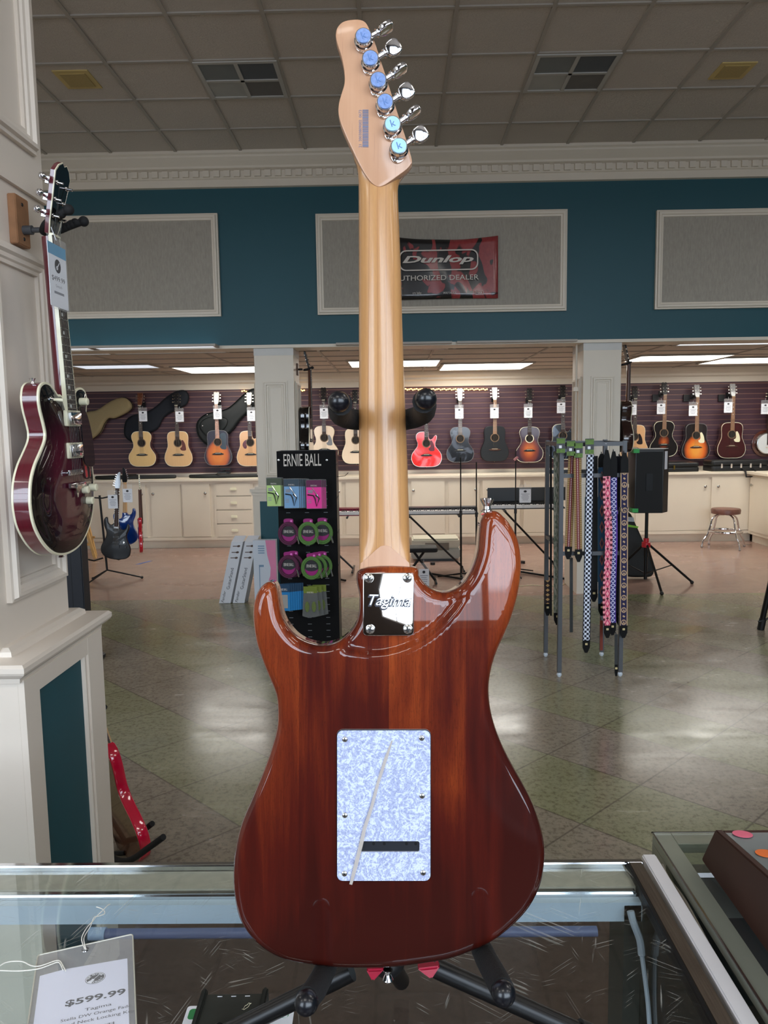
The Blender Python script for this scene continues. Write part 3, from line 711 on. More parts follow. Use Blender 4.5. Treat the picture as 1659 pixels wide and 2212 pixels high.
# spare black brackets on the slat wall
for px, lb in ((1413,'left of the black acoustic headstock'),(1480,'left of the orange sunburst headstock'),(1555,'left of the wine red guitar headstock')):
    p = onY(px, 857, YW-.03); q = empty('wall_bracket', p, 'small empty black bracket on the slat wall ' + lb, 'bracket')
    MB().box(-.045,.045,-.02,0,-.06,.04).build('plate', M['black'], q); MB().lathe([(.03,0),(.034,.02),(.02,.035),(.001,.036)],14).build('cup', M['black'], q).rotation_euler=(PI/2,0,0); q.children[-1].location=(.01,-.02,-.01)
# fairy lights along the slat wall top
t = NT('warm_bulb'); t.set(Base_Color=(1,.6,.2,1), Emission_Color=(1,.55,.16,1), Emission_Strength=5)
def fairy(px0, px1, py, label, n):
    a = onY(px0, py, YW-.06); b_ = onY(px1, py, YW-.06); q = empty('string_light', (a+b_)/2, label, 'string light')
    mb = MB(); w = MB(); pr = None
    for k in range(n):
        f = k/(n-1); p = a.lerp(b_, f)-(a+b_)/2 + Vector((0, 0, .008*math.sin(k*2.1)))
        mb.ball(p, .011, 8); 
        if pr is not None: w.tube(pr, p, .003, n=5)
        pr = p
    mb.build('bulbs', t.m, q); w.build('wire', M['ivory'], q)
fairy(872, 1052, 841, 'row of warm glowing bulbs along the top of the slat wall', 46)
fairy(646, 657, 843, 'short piece of warm glowing bulbs beside the left pillar', 4)
fairy(523, 532, 845, 'short piece of warm bulbs above the black gig bag', 3)
# gig bags hanging on the wall
def gigbag(pts, m, label, thick=.16, Y=YW-.04, extra=None):
    q3 = [onY(x, y, Y-thick) for x, y in pts]; c = sum(q3, Vector())/len(q3)
    q = empty('gig_bag', (c.x, Y, min(p.z for p in q3)), label, 'guitar gig bag', None, rot=(PI/2,0,0))
    b_ = min(p.z for p in q3)
    ol = spline([(p.x-c.x, p.z-b_) for p in q3], 5)
    MB().plate(ol, .01, thick, .04, 4).build('bag', m, q)
    pp = MB(); pl = [Vector((x, y, thick*.55)) for x, y in ol]; cc = sum(pl, Vector())/len(pl)
    pl = [cc+(v-cc)*1.006 for v in pl]; pp.sweep(pl+[pl[0]], .006, 6); pp.build('zip', M['blackm'], q)
    return q, c, b_
khaki = mat('khaki_canvas', (150,134,98), .85, var=.06, scale=80, bump=.3); navy = mat('navy_nylon', (18,24,34), .8, var=.1, scale=60, bump=.2); nyl = mat('black_nylon', (26,30,30), .6, var=.1, scale=60, bump=.2)
def pocket(q, c, b_, pts, m, z0, z1, Y):
    q3 = [onY(x, y, Y) for x, y in pts]; MB().plate(spline([(p.x-c.x, p.z-b_) for p in q3], 5), z0, z1, .02, 3).build('pocket', m, q)
q, c, b_ = gigbag([(150,905),(186,890),(208,885),(240,865),(266,859),(282,874),(276,888),(247,903),(232,904),(222,915),(212,935),(190,952),(150,972),(110,960),(110,920)], khaki, 'khaki canvas gig bag hanging aslant at the left of the slat wall')
q, c, b_ = gigbag([(270,912),(284,898),(312,892),(336,878),(356,860),(378,846),(398,844),(406,856),(402,872),(386,882),(362,894),(350,905),(340,924),(320,936),(300,950),(285,955),(268,940)], navy, 'dark navy gig bag hanging behind the two leftmost guitars', thick=.07)
q, c, b_ = gigbag([(424,925),(428,908),(446,894),(482,886),(500,876),(526,852),(545,840),(562,846),(563,870),(545,882),(520,905),(505,925),(490,940),(470,948),(450,962),(430,945)], nyl, 'black padded gig bag hanging behind the blue-edged sunburst', thick=.05)
pocket(q, c, b_, [(432,925),(438,908),(460,900),(490,905),(486,925),(455,945)], nyl, .045, .066, YW-.09)
for x_, y_ in ((447,896),(437,920),(475,883)):
    p = onY(x_, y_, YW-.125); lbm = MB().ball((p.x-c.x, p.z-b_, .070), .012, 8).build('buckle', M['chrome'], q)
# things lying on the worktop
def flatbag(x0, x1, y, label, h=.05, Y=11.05):
    a, b_ = onY(x0, y, Y), onY(x1, y, Y); q = empty('gig_bag', ((a.x+b_.x)/2, Y, 1.01), label, 'guitar gig bag'); w = (b_.x-a.x)/2
    MB().plate(spline([(-w,0),(-w*.7,-.1),(-w*.2,-.13),(w*.2,-.09),(w*.9,-.05),(w,0),(w*.9,.05),(w*.2,.08),(-w*.2,.12),(-w*.7,.1)],5), 0.0, h, .02, 3).build('bag', nyl, q)
    MB().sweep([(-.1,-.1,h),(-.06,-.14,h+.02),(.06,-.14,h+.02),(.1,-.1,h)], .008, 6).build('handle', M['black'], q)
flatbag(205, 380, 1030, 'flat black gig bag lying on the worktop at the left')
flatbag(408, 562, 1030, 'flat black gig bag lying on the worktop under the blue-edged sunburst')
q = empty('tabletop_stand', (onY(484,1030,11.2).x, 11.22, 1.06), 'small black folding stand on the worktop under the blue-edged sunburst', 'stand')
MB().tube((0,0,0),(0,0,.07),.02).build('post', M['black'], q); MB().box(-.09,.09,-.04,.06,-.0,.03).build('foot', M['black'], q); MB().box(-.05,.1,-.03,.0,.05,.08).build('arm', M['black'], q)
def hardcase(x0, x1, ytop, label, gold=False, Y=11.05, h=None, handle=False):
    a, b_ = onY(x0, 1010, Y-.18), onY(x1, 1010, Y-.18); zt = onY((x0+x1)/2, ytop, Y-.18).z; w = (b_.x-a.x)/2; h = zt-1.01
    q = empty('instrument_case', ((a.x+b_.x)/2, Y, 1.01), label, 'instrument case')
    MB().plate(rrect(-w, w, -.18, .18, .05), 0, h*.48, .012, 2).build('case_base', mat('case_black', (17,19,20), .5, var=.15, scale=90, bump=.1), q)
    MB().plate(rrect(-w, w, -.18, .18, .05), h*.50, h, .02, 3).build('case_lid', mat('case_black', (17,19,20), .5), q)
    n = 5 if not gold else 2
    for k in range(n):
        x = -w+2*w*(k+1)/(n+1)
        MB().box(x-.012, x+.012, -.188, -.178, h*.50-.03, h*.50+.03).build('latch', mat('brass', (200,160,80), .25, metal=1, var=0) if gold else M['chrome'], q)
    if handle: MB().sweep([(.02,-.18,.03),(.03,-.262,-.0),(.04,-.270,-.075),(.16,-.270,-.075),(.17,-.262,-.0),(.18,-.18,.03)], .012, 8).build('handle', M['black'], q)
    return q
hardcase(1345, 1512, 1000, 'black hard case with brass latches on the worktop behind the speaker', True)
hardcase(1538, 1663, 994, 'long black hard case with silver latches at the right end of the worktop', handle=True)
# ================================================================ THE BIG GUITAR (seen from the back)
D0 = .785
GO = C0 + FW*D0                                   # origin of the guitar's own frame: on the plane of its back
KO = ((829-W/2)/F*D0, (H/2-2098)/F*D0)            # foot of the body in that frame
base = GO + RT*KO[0] + UP*KO[1]
gt = empty('electric_guitar', base, 'large glossy red-brown electric guitar seen from the back, standing on the glass counter', 'electric guitar')
gt.rotation_euler = M3.to_euler()
def G(px, py, d=0.0):
    """point of the photo's plane at depth D0+d, in the guitar's frame"""
    k = (D0+d)/F
    return ((px-W/2)*k-KO[0], (H/2-py)*k-KO[1])
OUT = [(892,1226,.02),(905,1245,.035),(924,1267,.035),(948,1278,.035),(972,1277,.035),(998,1259,.035),(1017,1231,.035),(1030,1192,.035),(1034,1152,.035),(1040,1124,.02),(1052,1107,.012),(1072,1104,.01),(1090,1117,.01),(1106,1138,.01),(1120,1168,.01),(1126,1202,.01),(1126,1240,.01),(1118,1290,.01),
 (1105,1335,.01),(1090,1372,.01),(1074,1408,.01),(1063,1443,.01),(1057,1480,.01),(1058,1515,.01),(1064,1550,.01),(1076,1588,.01),(1092,1625,.01),(1112,1663,.01),(1133,1700,.01),(1152,1738,.01),(1166,1776,.01),(1175,1812,.01),(1178,1845,.01),(1176,1875,.01),(1170,1908,.01),(1157,1940,.01),(1136,1974,.008),(1104,2008,.006),(1066,2038,.005),(1022,2060,.004),(972,2078,.003),(915,2089,.002),(850,2097,.002),(790,2099,.002),(730,2098,.002),(672,2092,.002),(622,2082,.003),(584,2066,.004),(555,2044,.005),(532,2016,.007),(515,1982,.01),(506,1940,.01),(503,1898,.01),(505,1855,.01),(511,1818,.01),(523,1775,.01),(542,1730,.01),(563,1680,.01),(578,1641,.01),(591,1600,.01),(598,1568,.01),(599,1535,.01),(595,1500,.01),(580,1463,.01),(564,1422,.01),(553,1388,.01),(547,1350,.01),(546,1320,.01),(549,1298,.01),(557,1277,.01),(570,1262,.012),(583,1257,.02),(596,1262,.03),(603,1280,.035),(608,1312,.035),(617,1340,.035),(640,1370,.035),(668,1386,.035),(700,1391,.035),(728,1385,.035),(752,1369,.035),(768,1347,.035),(775,1322,.035),(776,1290,.02),(777,1232,.005)]
base_out = [G(x, y, d*.6) for x, y, d in OUT]
top_edge = [base_out[-1], base_out[0]]
OL = spline(base_out, 5)
if area(OL) < 0: OL.reverse()
NM = normals2(OL)
TH = .044
def seg_d(px, py, a, b):
    ax, ay = a; bx, by = b; dx, dy = bx-ax, by-ay; L = dx*dx+dy*dy
    t_ = max(0, min(1, ((px-ax)*dx+(py-ay)*dy)/L)); qx, qy = ax+t_*dx, ay+t_*dy
    return math.hypot(px-qx, py-qy), (dx*(py-ay)-dy*(px-ax))
def sdl(x, y, line):
    best = (9, 0)
    for a, b in zip(line, line[1:]):
        d = seg_d(x, y, a, b)
        if d[0] < best[0]: best = d
    return best[0]*(1 if best[1] > 0 else -1)
HEEL = spline([G(x, y) for x, y in [(640,1330),(672,1372),(700,1390),(745,1408),(800,1416),(850,1410),(900,1391),(945,1361),(985,1318),(1012,1272),(1030,1210)]], 4, closed=False)
BELLY = spline([G(x, y) for x, y in [(1128,1390),(1085,1470),(1045,1560),(1025,1650),(1035,1718),(1075,1778),(1125,1818),(1200,1852)]], 4, closed=False)
HORN = spline([G(x, y) for x, y in [(1040,1040),(1030,1150),(1010,1250),(960,1340),(1010,1420),(1130,1420)]], 4, closed=False)
def sm(t_): t_ = max(0, min(1, t_)); return t_*t_*(3-2*t_)
def zback(x, y):
    z = 0
    d = sdl(x, y, HEEL)      # positive: above the arc (towards the neck)
    if KH(x, y): z -= .0085*sm((d+.003)/.009)
    d = -sdl(x, y, BELLY)*BS
    if y < G(0,1380)[1] and x > G(980,0)[0]: z -= .09*max(0, d+.0)*sm((d)/.014)
    return z
def KH(x, y): return G(640,0)[0] < x < G(1034,0)[0] and y > G(0,1440)[1]
a_ = sdl(*G(830,1300), HEEL)
if a_ < 0: HEEL.reverse()
BS = 1
b_ = -sdl(*G(1140,1760), BELLY)
if b_ < 0: BS = -1
# back surface: rim rings + dense interior, so the contours and roundover reflect properly
rim = []; R_ = .011; SEG = 9
for k in range(SEG+1):
    a = PI/2*k/SEG; rim.append((R_*(1-math.sin(a)), -R_*(1-math.cos(a))))
rim = list(reversed(rim))   # from inner (d=R) ... reversed below
inner = [(p[0]-q[0]*R_, p[1]-q[1]*R_) for p, q in zip(OL, NM)]
# clean inner ring where the offset folds over at the sharp pocket corners
xs = [p[0] for p in inner]; ys = [p[1] for p in inner]
def inside(x, y, poly):
    c = False; j = len(poly)-1
    for i in range(len(poly)):
        xi, yi = poly[i]; xj, yj = poly[j]
        if (yi > y) != (yj > y) and x < (xj-xi)*(y-yi)/(yj-yi)+xi: c = not c
        j = i
    return c
pts = [Vector(p) for p in inner]; n0 = len(pts); st = .0032
near = {}
for p in inner: near.setdefault((int(p[0]/st), int(p[1]/st)), []).append(p)
y = min(ys)
row = 0
while y < max(ys):
    x = min(xs) + (st/2 if row % 2 else 0)
    while x < max(xs):
        if inside(x, y, inner):
            i, j = int(x/st), int(y/st)
            if not any(math.hypot(q[0]-x, q[1]-y) < st*.55 for di in (-1,0,1) for dj in (-1,0,1) for q in near.get((i+di, j+dj), [])):
                pts.append(Vector((x, y)))
        x += st
    y += st*.87; row += 1
cd = delaunay_2d_cdt(pts, [], [list(range(n0))], 1, 1e-6)
vs, fs = cd[0], cd[2]
mb = MB(); mb.add([(v.x, v.y, zback(v.x, v.y)) for v in vs], [tuple(f) for f in fs])
# rim rings built from outline outward in, welded to the interior by position
rings = []
for k in range(SEG+1):
    a = PI/2*k/SEG; d = R_*(1-math.sin(a)); dz = -R_*(1-math.cos(a))
    rings.append([(p[0]-q[0]*d, p[1]-q[1]*d, zback(i_[0], i_[1])+dz) for p, q, i_ in zip(OL, NM, inner)])
rings = [[(p[0]-q[0]*R_, p[1]-q[1]*R_, zback(i_[0], i_[1])) for p, q, i_ in zip(OL, NM, inner)]] + rings[::-1]
rs = []
for k in range(SEG+1):
    a = PI/2*k/SEG                      # 0 at flat, 90 deg at side
    d = R_*(1-math.sin(a)); dz = -R_*(1-math.cos(a))
    rs.append([(p[0]-q[0]*d, p[1]-q[1]*d, zback(i_[0], i_[1])+dz) for p, q, i_ in zip(OL, NM, inner)])
rs.append([(p[0], p[1], -TH+.006) for p in OL])
rs.append([(p[0]-q[0]*.002, p[1]-q[1]*.002, -TH+.002) for p, q in zip(OL, NM)])
rs.append([(p[0]-q[0]*.006, p[1]-q[1]*.006, -TH) for p, q in zip(OL, NM)])
mb.loft(rs, cap=False)
n = len(OL); b = len(mb.v)-n; mb.f.append(tuple(range(b, b+n))); mb.mi.append(0)
# burst mahogany
t = NT('red_burst_mahogany'); oc = t.coord()
P = t.sep(oc)
pk = t.ramp(t.math('MULTIPLY', t.math('ADD', P[0], .17), 1/.34), [(0,(.55,)*3+(1,)),(.241,(.36,)*3+(1,)),(.512,(.72,)*3+(1,)),(.635,(.62,)*3+(1,)),(.747,(.48,)*3+(1,))], 'CONSTANT')
g1 = t.noise(t.mapping(oc, (30, 1.6, 10)), 2.4, 5, .6, .7); g2 = t.noise(t.mapping(oc, (260, 14, 60)), 3, 3, .7)
g3 = t.noise(t.mapping(oc, (9, 2.2, 4)), 1.7, 3, .5, .4); g4 = t.noise(t.mapping(oc, (500, 90, 60)), 2, 2, .8)
f = t.math('ADD', t.math('MULTIPLY', g1, .42), t.math('MULTIPLY', g3, .80))
f = t.math('ADD', f, t.math('MULTIPLY', t.math('SUBTRACT', pk, .55), .42))
# stain gets darker red towards the tail of the body and towards its outline
tail = t.math('MULTIPLY', t.math('SUBTRACT', P[1], .24), 1.1)
f = t.math('ADD', f, t.math('MINIMUM', tail, .16))
c = t.ramp(f, [(.40, srgb(50,7,2)), (.56, srgb(72,15,5)), (.68, srgb(102,34,10)), (.82, srgb(136,56,19)), (.96, srgb(164,82,33))])
c = t.mix(t.math('MULTIPLY', t.ramp(g2, [(.50,(0,0,0,1)),(.62,(1,1,1,1))]), .30), c, srgb(50,10,4))
c = t.mix(t.math('MULTIPLY', t.ramp(g4, [(.58,(0,0,0,1)),(.66,(1,1,1,1))]), .35), c, srgb(46,12,5))
t.set(Base_Color=c, Roughness=.55, Specular_IOR_Level=.1, Coat_Weight=1.0, Coat_Roughness=.02); t.b.inputs['Coat IOR'].default_value = 1.5
body = mb.build('body', t.m, gt, ang=60)
bmh = bmesh.new(); bmh.from_mesh(body.data); bmesh.ops.remove_doubles(bmh, verts=bmh.verts, dist=2e-5)
bmesh.ops.recalc_face_normals(bmh, faces=bmh.faces); bmh.to_mesh(body.data); bmh.free()
body.data.polygons.foreach_set('use_smooth', [True]*len(body.data.polygons)); body.data.set_sharp_from_angle(angle=math.radians(50))
# neck ---------------------------------------------------------------
t = NT('roasted_maple'); oc = t.coord()
g1 = t.noise(t.mapping(oc, (55, 1.3, 30)), 2.2, 4, .6, .8); g2 = t.noise(t.mapping(oc, (300, 40, 100)), 3, 2)
wv = t.n('ShaderNodeTexWave'); t.l(t.mapping(oc, (26, 1.1, 18)), wv.inputs[0]); wv.inputs['Scale'].default_value = 1.4; wv.inputs['Distortion'].default_value = 5; wv.inputs['Detail'].default_value = 2; wv.inputs['Detail Scale'].default_value = .8
line = t.ramp(wv.outputs['Fac'], [(.0,(0,0,0,1)),(.05,(1,1,1,1))])
c = t.mix(g1, srgb(182,124,68), srgb(216,166,108)); c = t.mix(.18, c, g2, 'MULTIPLY')
c = t.mix(t.math('MULTIPLY', t.math('SUBTRACT', 1.0, line), .4), c, srgb(150,92,52))
t.set(Base_Color=c, Roughness=.36, Coat_Weight=.55, Coat_Roughness=.14); maple = t.m
t = NT('maple_window_sheen'); oc = t.coord(); g1 = t.noise(t.mapping(oc, (60, 1.4, 30)), 2.0, 3, .5, .5); g2 = t.noise(t.mapping(oc, (420, 8, 100)), 2, 2)  # neck wood again, pinker: the window's reflection is in its colour
ln = t.ramp(g2, [(.66,(0,0,0,1)),(.70,(1,1,1,1))])
c = t.mix(g1, srgb(188,138,102), srgb(208,162,128)); c = t.mix(t.math('MULTIPLY', ln, .35), c, srgb(160,112,84))
t.set(Base_Color=c, Roughness=.36, Coat_Weight=.4, Coat_Roughness=.12); maple_sheen = t.m
ZN = -.024           # level of the flat back of heel and headstock
ZF = -.048           # fingerboard side
def Gz(px, py, z): return G(px, py, -z)
nk = MB(); rings = []
secs = [(1262,777,886,.0),(1232,777,886,.0),(1216,777,885.5,.15),(1196,776.5,885,.5),(1170,776.3,884.5,.9),(1140,776,884,1),(1000,775.5,880,1),(850,775.5,874,1),(700,775.4,869,1),(560,775.3,865,1),(450,775,860.5,1),(425,775,859.5,1),(410,775,859.5,.9),(398,775,861,.7),(388,774.6,866,.5),(378,774,874,.4),(368,772.5,882,.3),(358,770,886.5,.25),(346,765,887,.2)]
for py, xa, xb, rd in secs:
    a = Gz(xa, py, -.042); b = Gz(xb, py, -.042); cx = (a[0]+b[0])/2; hw = (b[0]-a[0])/2; yy = (a[1]+b[1])/2
    crest = ZN - (0.0004 if rd >= .95 else 0.0012*(1-0)) if py > 400 else ZN-.0015
    ring = []; N = 22
    for k in range(N+1):
        u_ = -1+2*k/N
        rnd = (1-abs(u_)**2.2)**.62 if abs(u_) < 1 else 0          # D profile
        box = 1-max(0, (abs(u_)-.93)/.07)**2*.35
        h = (1-rd)*box + rd*rnd
        zz = -.0405 + (crest+.0405)*h
        ring.append((cx+u_*hw, yy, zz))
    ring += [(cx+hw, yy, ZF+.003), (cx+hw*.97, yy, ZF), (cx-hw*.97, yy, ZF), (cx-hw, yy, ZF+.003)]
    rings.append(ring)
nk.loft(rings); nk.build('neck', maple, gt, ang=50)
# flat heel face (pointed arch), window reflection put into its pinker maple
hp = [Gz(x, y, ZN) for x, y in [(778,1262),(778,1226),(779,1217),(795,1204),(812,1188),(822,1180),(832,1178),(842,1180),(856,1192),(872,1206),(884,1216),(885,1226),(885,1262)]]
MB().plate(hp, ZN-.012, ZN+.0004, 0).build('heel_face', maple_sheen, gt)
# headstock
HS = [(815,403),(800,392),(786,372),(774,350),(762,325),(748,295),(737,268),(731,245),(732,222),(738,200),(744,178),(743,150),(737,120),(729,95),(725,77),(728,60),(740,47),(758,42),(778,42),(790,48),(797,60),(798,64),(806,80),(818,115),(834,165),(850,215),(865,262),(880,308),(890,345),(888,354),(878,366),(862,378),(844,391),(828,401)]
hs = [Gz(x, y, ZN) for x, y in HS]
MB().plate(spline(hs, 3), ZN-.0145, ZN, .0012, 2).build('headstock', maple_sheen, gt)
# tuners
def tuner(px, py, bx, by, edge):
    k = MB(); c = Gz(px, py, ZN+.014); T = TR((c[0], c[1], ZN))
    k.T = T
    k.lathe([(.0092,0),(.0092,.002),(.0101,.0028),(.0101,.0062),(.0088,.0072),(.0088,.0098),(.0094,.0104),(.0094,.0122),(.0088,.0135),(.0001,.0135)], 32)
    tn = k.build('tuner', M['chrome'], gt, ang=22)
    cap = MB(); cap.T = T; cap.lathe([(.0078,.0134),(.0078,.0143),(.0075,.0146),(.0001,.0146)], 32)
    cp = cap.build('cap', mat('blue_film', (124,152,206), .35, metal=.2, var=.2, scale=300) if py < 250 else mat('pale_blue_film', (176,222,244), .3, metal=.2, var=.05, scale=200), tn, ang=15)
    text('k', 'emblem', .011, mat('film_emblem', (92,130,190), .4, var=0), cp, T @ TR((0,0,.0148)) @ RZ(.3), .0001)  # emblem lettering in a deeper blue
    e = Gz(px-6, py+36, ZN); d = Vector((e[0]-c[0], e[1]-c[1], 0)); L = d.length; d.normalize(); nn = Vector((-d.y, d.x, 0))
    ear = MB(); ear.T = T; base_ = [(-.0085,0),(-.006,-.006)]
    o_ = [tuple((nn*x+d*y)[:2]) for x, y in [(-.0085,0),(-.0075,L*.55),(-.0045,L*.95),(0,L*1.12),(.0045,L*.95),(.0075,L*.55),(.0085,0),(.004,-.008),(-.004,-.008)]]
    ear.plate(spline(o_, 3), 0, .0022, .0008, 2); ear.build('mounting_plate', M['chrome'], tn)
    sc = MB(); sc.T = T @ TR(d*L*.85); sc.lathe([(.0026,.002),(.0024,.0034),(.001,.0038),(.0001,.0038)], 12); sc.box(-.0018,.0018,-.0003,.0003,.0034,.0042); s_ = sc.build('screw', M['nickel'], tn)
    b = Gz(bx, by, ZN+.006); b3 = Vector((b[0]-c[0], b[1]-c[1], .0055)); dd = b3.copy(); dd.z = 0; LL = dd.length; dd.normalize(); sd = Vector((-dd.y, dd.x, 0))
    sh = MB(); sh.T = T; h0 = Vector((0,0,.0055))
    sh.tube(h0+dd*.006, h0+dd*(LL*.62), .0034, .0034, 14); sh.tube(h0+dd*(LL*.60), h0+dd*(LL*.66), .0048, .0048, 14); sh.tube(h0+dd*(LL*.62), h0+dd*LL*.8, .0028, .0024, 12)
    sh.build('shaft', M['chrome'], tn)
    bt = MB(); R3 = Matrix((dd, sd, Vector((0,0,1)))).transposed().to_4x4(); bt.T = T @ TR(b3) @ R3 @ RX(PI/2 if edge else .12)
    bt.plate(spline([(-.0075,-.003),(-.004,-.0075),(.003,-.0085),(.008,-.006),(.009,0),(.008,.006),(.003,.0085),(-.004,.0075),(-.0075,.003)], 4), -.0032, .0032, .0016, 3)
    bt.build('button', M['chrome'], tn)
for i, (a, b) in enumerate([((785,77),(832,61)),((800,125),(848,104)),((817,172),(863,152)),((832,219),(876,198)),((848,267),(892,244)),((862,315),(906,291))]):
    tuner(a[0], a[1], b[0], b[1], i % 2 == 0)
# barcode decal
bc = MB(); c0 = Gz(783, 237, ZN); c1 = Gz(796, 319, ZN); yv = c0[1]; blue = mat('blue_grey_ink', (104,112,140), .5, var=0)
ww_ = [2,1,3,1,1,2,1,4,1,2,1,1,3,2,1,1,4,1,2,1,3,1,1,2,2,1,3,1,2,1,1,3,1,2,4,1]
tot = sum(ww_)+len(ww_)*.9; u_ = (c0[1]-c1[1])/tot
for w_ in ww_: bc.box(c0[0], c1[0], yv-w_*u_, yv, ZN, ZN+.0002); yv -= (w_+.9)*u_
bc.build('barcode_decal', blue, gt, smooth=False)
c2 = Gz(778.5, 278, ZN); text('21  20030809002  0673', 'serial_decal', .0042, blue, gt, TR((c2[0], c2[1], ZN+.0001)) @ RZ(PI/2), .0001)
# neck plate on the heel
ZP = -.0065
x0, y0 = Gz(784,1237,ZP); x1, y1 = Gz(894,1373,ZP)
pl = MB().plate(rrect(x0, x1, y1, y0, .0045), ZP-.001, ZP+.0026, .0009, 3).build('neck_plate', mat('polished_chrome', (235,235,238), .035, metal=1, var=0), gt)
def screw(px, py, z, r, par, m=M['nickel'], ph=.4):
    c = Gz(px, py, z); s_ = MB(); s_.T = TR((c[0], c[1], z))
    s_.lathe([(r,0),(r*.95,r*.25),(r*.6,r*.48),(.0001,r*.55)], 18); o = s_.build('screw', m, par)
    x = MB(); x.T = TR((c[0], c[1], z)) @ RZ(ph); x.box(-r*.55,r*.55,-r*.12,r*.12,r*.3,r*.58).box(-r*.12,r*.12,-r*.55,r*.55,r*.3,r*.575)
    x.build('cross_slot', M['black'], o, smooth=False)
for i, (a, b) in enumerate([(797,1249),(880,1249),(800,1359),(881,1359)]): screw(a, b, ZP+.0026, .0050, pl, ph=.3+i*.5)
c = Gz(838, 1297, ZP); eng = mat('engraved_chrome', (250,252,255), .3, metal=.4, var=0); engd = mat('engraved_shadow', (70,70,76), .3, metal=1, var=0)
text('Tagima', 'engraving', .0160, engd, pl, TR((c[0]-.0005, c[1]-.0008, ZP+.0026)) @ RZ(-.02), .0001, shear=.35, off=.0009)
text('Tagima', 'engraving', .0160, eng, pl, TR((c[0], c[1], ZP+.0028)) @ RZ(-.02), .0001, shear=.35)
c = Gz(862, 1311, ZP); text('Classic', 'engraving', .0066, eng, pl, TR((c[0], c[1], ZP+.0028)), .0001, shear=.35)
c = Gz(870, 1321, ZP); text('Series', 'engraving', .0066, eng, pl, TR((c[0], c[1], ZP+.0028)), .0001, shear=.35)
# pearloid cover
t = NT('pearloid'); oc = t.coord()
vo = t.n('ShaderNodeTexVoronoi'); t.l(t.mix(.5, oc, t.noise(oc, 60, 3, .5, 0, 1), 'ADD'), vo.inputs['Vector']); vo.inputs['Scale'].default_value = 34
n1 = t.noise(oc, 42, 2, .5, 6); f = t.math('ADD', t.math('MULTIPLY', vo.outputs['Distance'], .55), t.math('MULTIPLY', n1, .8))
c = t.ramp(f, [(.34, srgb(142,152,190)), (.56, srgb(166,174,208)), (.68, srgb(178,188,218)), (.80, srgb(214,222,242))])
t.set(Base_Color=c, Roughness=.28, Coat_Weight=.5, Coat_Roughness=.08); pearl = t.m
x0, y0 = G(727,1575); x1, y1 = G(931,1902)
sl0 = G(776,1815); sl1 = G(906,1838)
def holed(mb, ox0, ox1, oy0, oy1, r, hx0, hx1, hy0, hy1, hr, z0, z1):
    o = rrect(ox0, ox1, oy0, oy1, r, 6); h = rrect(hx0, hx1, hy0, hy1, hr, 6); n = len(o)
    mb.loft([[(x,y,z0) for x,y in o],[(x,y,z1) for x,y in o],[(x,y,z1) for x,y in h],[(x,y,z0) for x,y in h]], cap=False, closed=True)
cv = MB(); holed(cv, x0, x1, y1, y0, .0065, sl0[0], sl1[0], sl1[1], sl0[1], .002, .0008, .0012); cvr = cv.build('cover_edge', M['black'], gt)
cvr.name = 'back_cover'
cv = MB(); holed(cv, x0, x1, y1, y0, .0065, sl0[0], sl1[0], sl1[1], sl0[1], .002, 0, .0008); cv.build('bottom_ply', M['white'], cvr)
cv = MB(); holed(cv, x0+.0008, x1-.0008, y1+.0008, y0-.0008, .0058, sl0[0], sl1[0], sl1[1], sl0[1], .002, .0012, .0024); cv.build('pearl_ply', pearl, cvr)
MB().plate(rrect(sl0[0]-.0005, sl1[0]+.0005, sl1[1]-.0005, sl0[1]+.0005, .002), 0.0001, .0004).build('cavity', mat('dark_cavity', (14,18,26), .5, var=.1), cvr)
hb = MB()
for px_ in (807, 830, 878, 898):
    c = G(px_, 1822); hb.plate(circ(c[0], c[1], .0016, 10), .0004, .0007)
hb.build('string_holes', mat('hole_black', (4,4,5), .9, var=0), cvr)
for i, (a, b) in enumerate([(745,1597),(911,1594),(912,1719),(745,1761),(744,1887),(914,1885)]): screw(a, b, .0024, .0029, cvr, ph=i)
t = NT('peeling_film'); t.set(Base_Color=srgb(206,196,186), Roughness=.15, Alpha=.6)
fl = [Vector((*G(x, y), z)) for x, y, z in [(847,1598,.0028),(834,1635,.0034),(817,1687,.004),(803,1740,.0042),(788,1785,.0044),(780,1821,.0045),(769,1865,.0044),(758,1907,.0035)]]
MB().ribbon(fl, [.0012,.0034,.0030,.0032,.0036,.004,.004,.003], (1,0,0), .0004).build('film_crease', t.m, cvr)
# strap buttons
c = G(1052, 1104, .02)
def sbutton(p, rot, s=1):
    q = MB(); q.T = TR(p) @ rot @ Matrix.Scale(s, 4); q.lathe([(.0062,0),(.0060,.0015),(.0042,.003),(.0038,.006),(.0062,.0105),(.0072,.013),(.0068,.0145),(.0001,.015)], 20); q.build('strap_button', M['chrome'], gt)
sbutton((c[0], c[1]-.001, -.020), RX(-PI/2) @ RY(.0))
sbutton((*G(838, 2097, .02), -.022), RX(PI/2), .8)
# ---------------------------------------------------------------- guitar stand on the counter
GZ = .972            # glass top
sd = empty('guitar_stand', (0.0, base.y+.07, GZ), 'black tubular guitar stand with foam arms and red joints under the big guitar', 'guitar stand')
def SW(px, py, d): # world point at depth D0+d -> stand frame
    return (C0 + ray(px, py)*(D0+d)) - sd.location
pole = MB(); pole.tube(SW(836, 2060, .075), SW(830, 925, .105), .0105, n=14)
pole.build('pole', M['blackm'], sd)
yk = MB(); pth = [SW(736,872,-.055),SW(733,884,-.02),SW(737,897,.02),SW(757,905,.055),SW(790,908,.075),SW(830,910,.085),SW(868,908,.075),SW(896,902,.055),SW(914,893,.02),SW(918,880,-.02),SW(916,867,-.055)]
yk.sweep(spline(pth, 4, closed=False), .0115, 14, up=(0,0,1)); yk.build('neck_yoke', M['foam'], sd)
gball = mat('glossy_black_rubber', (12,14,20), .3, coat=.15, var=0)
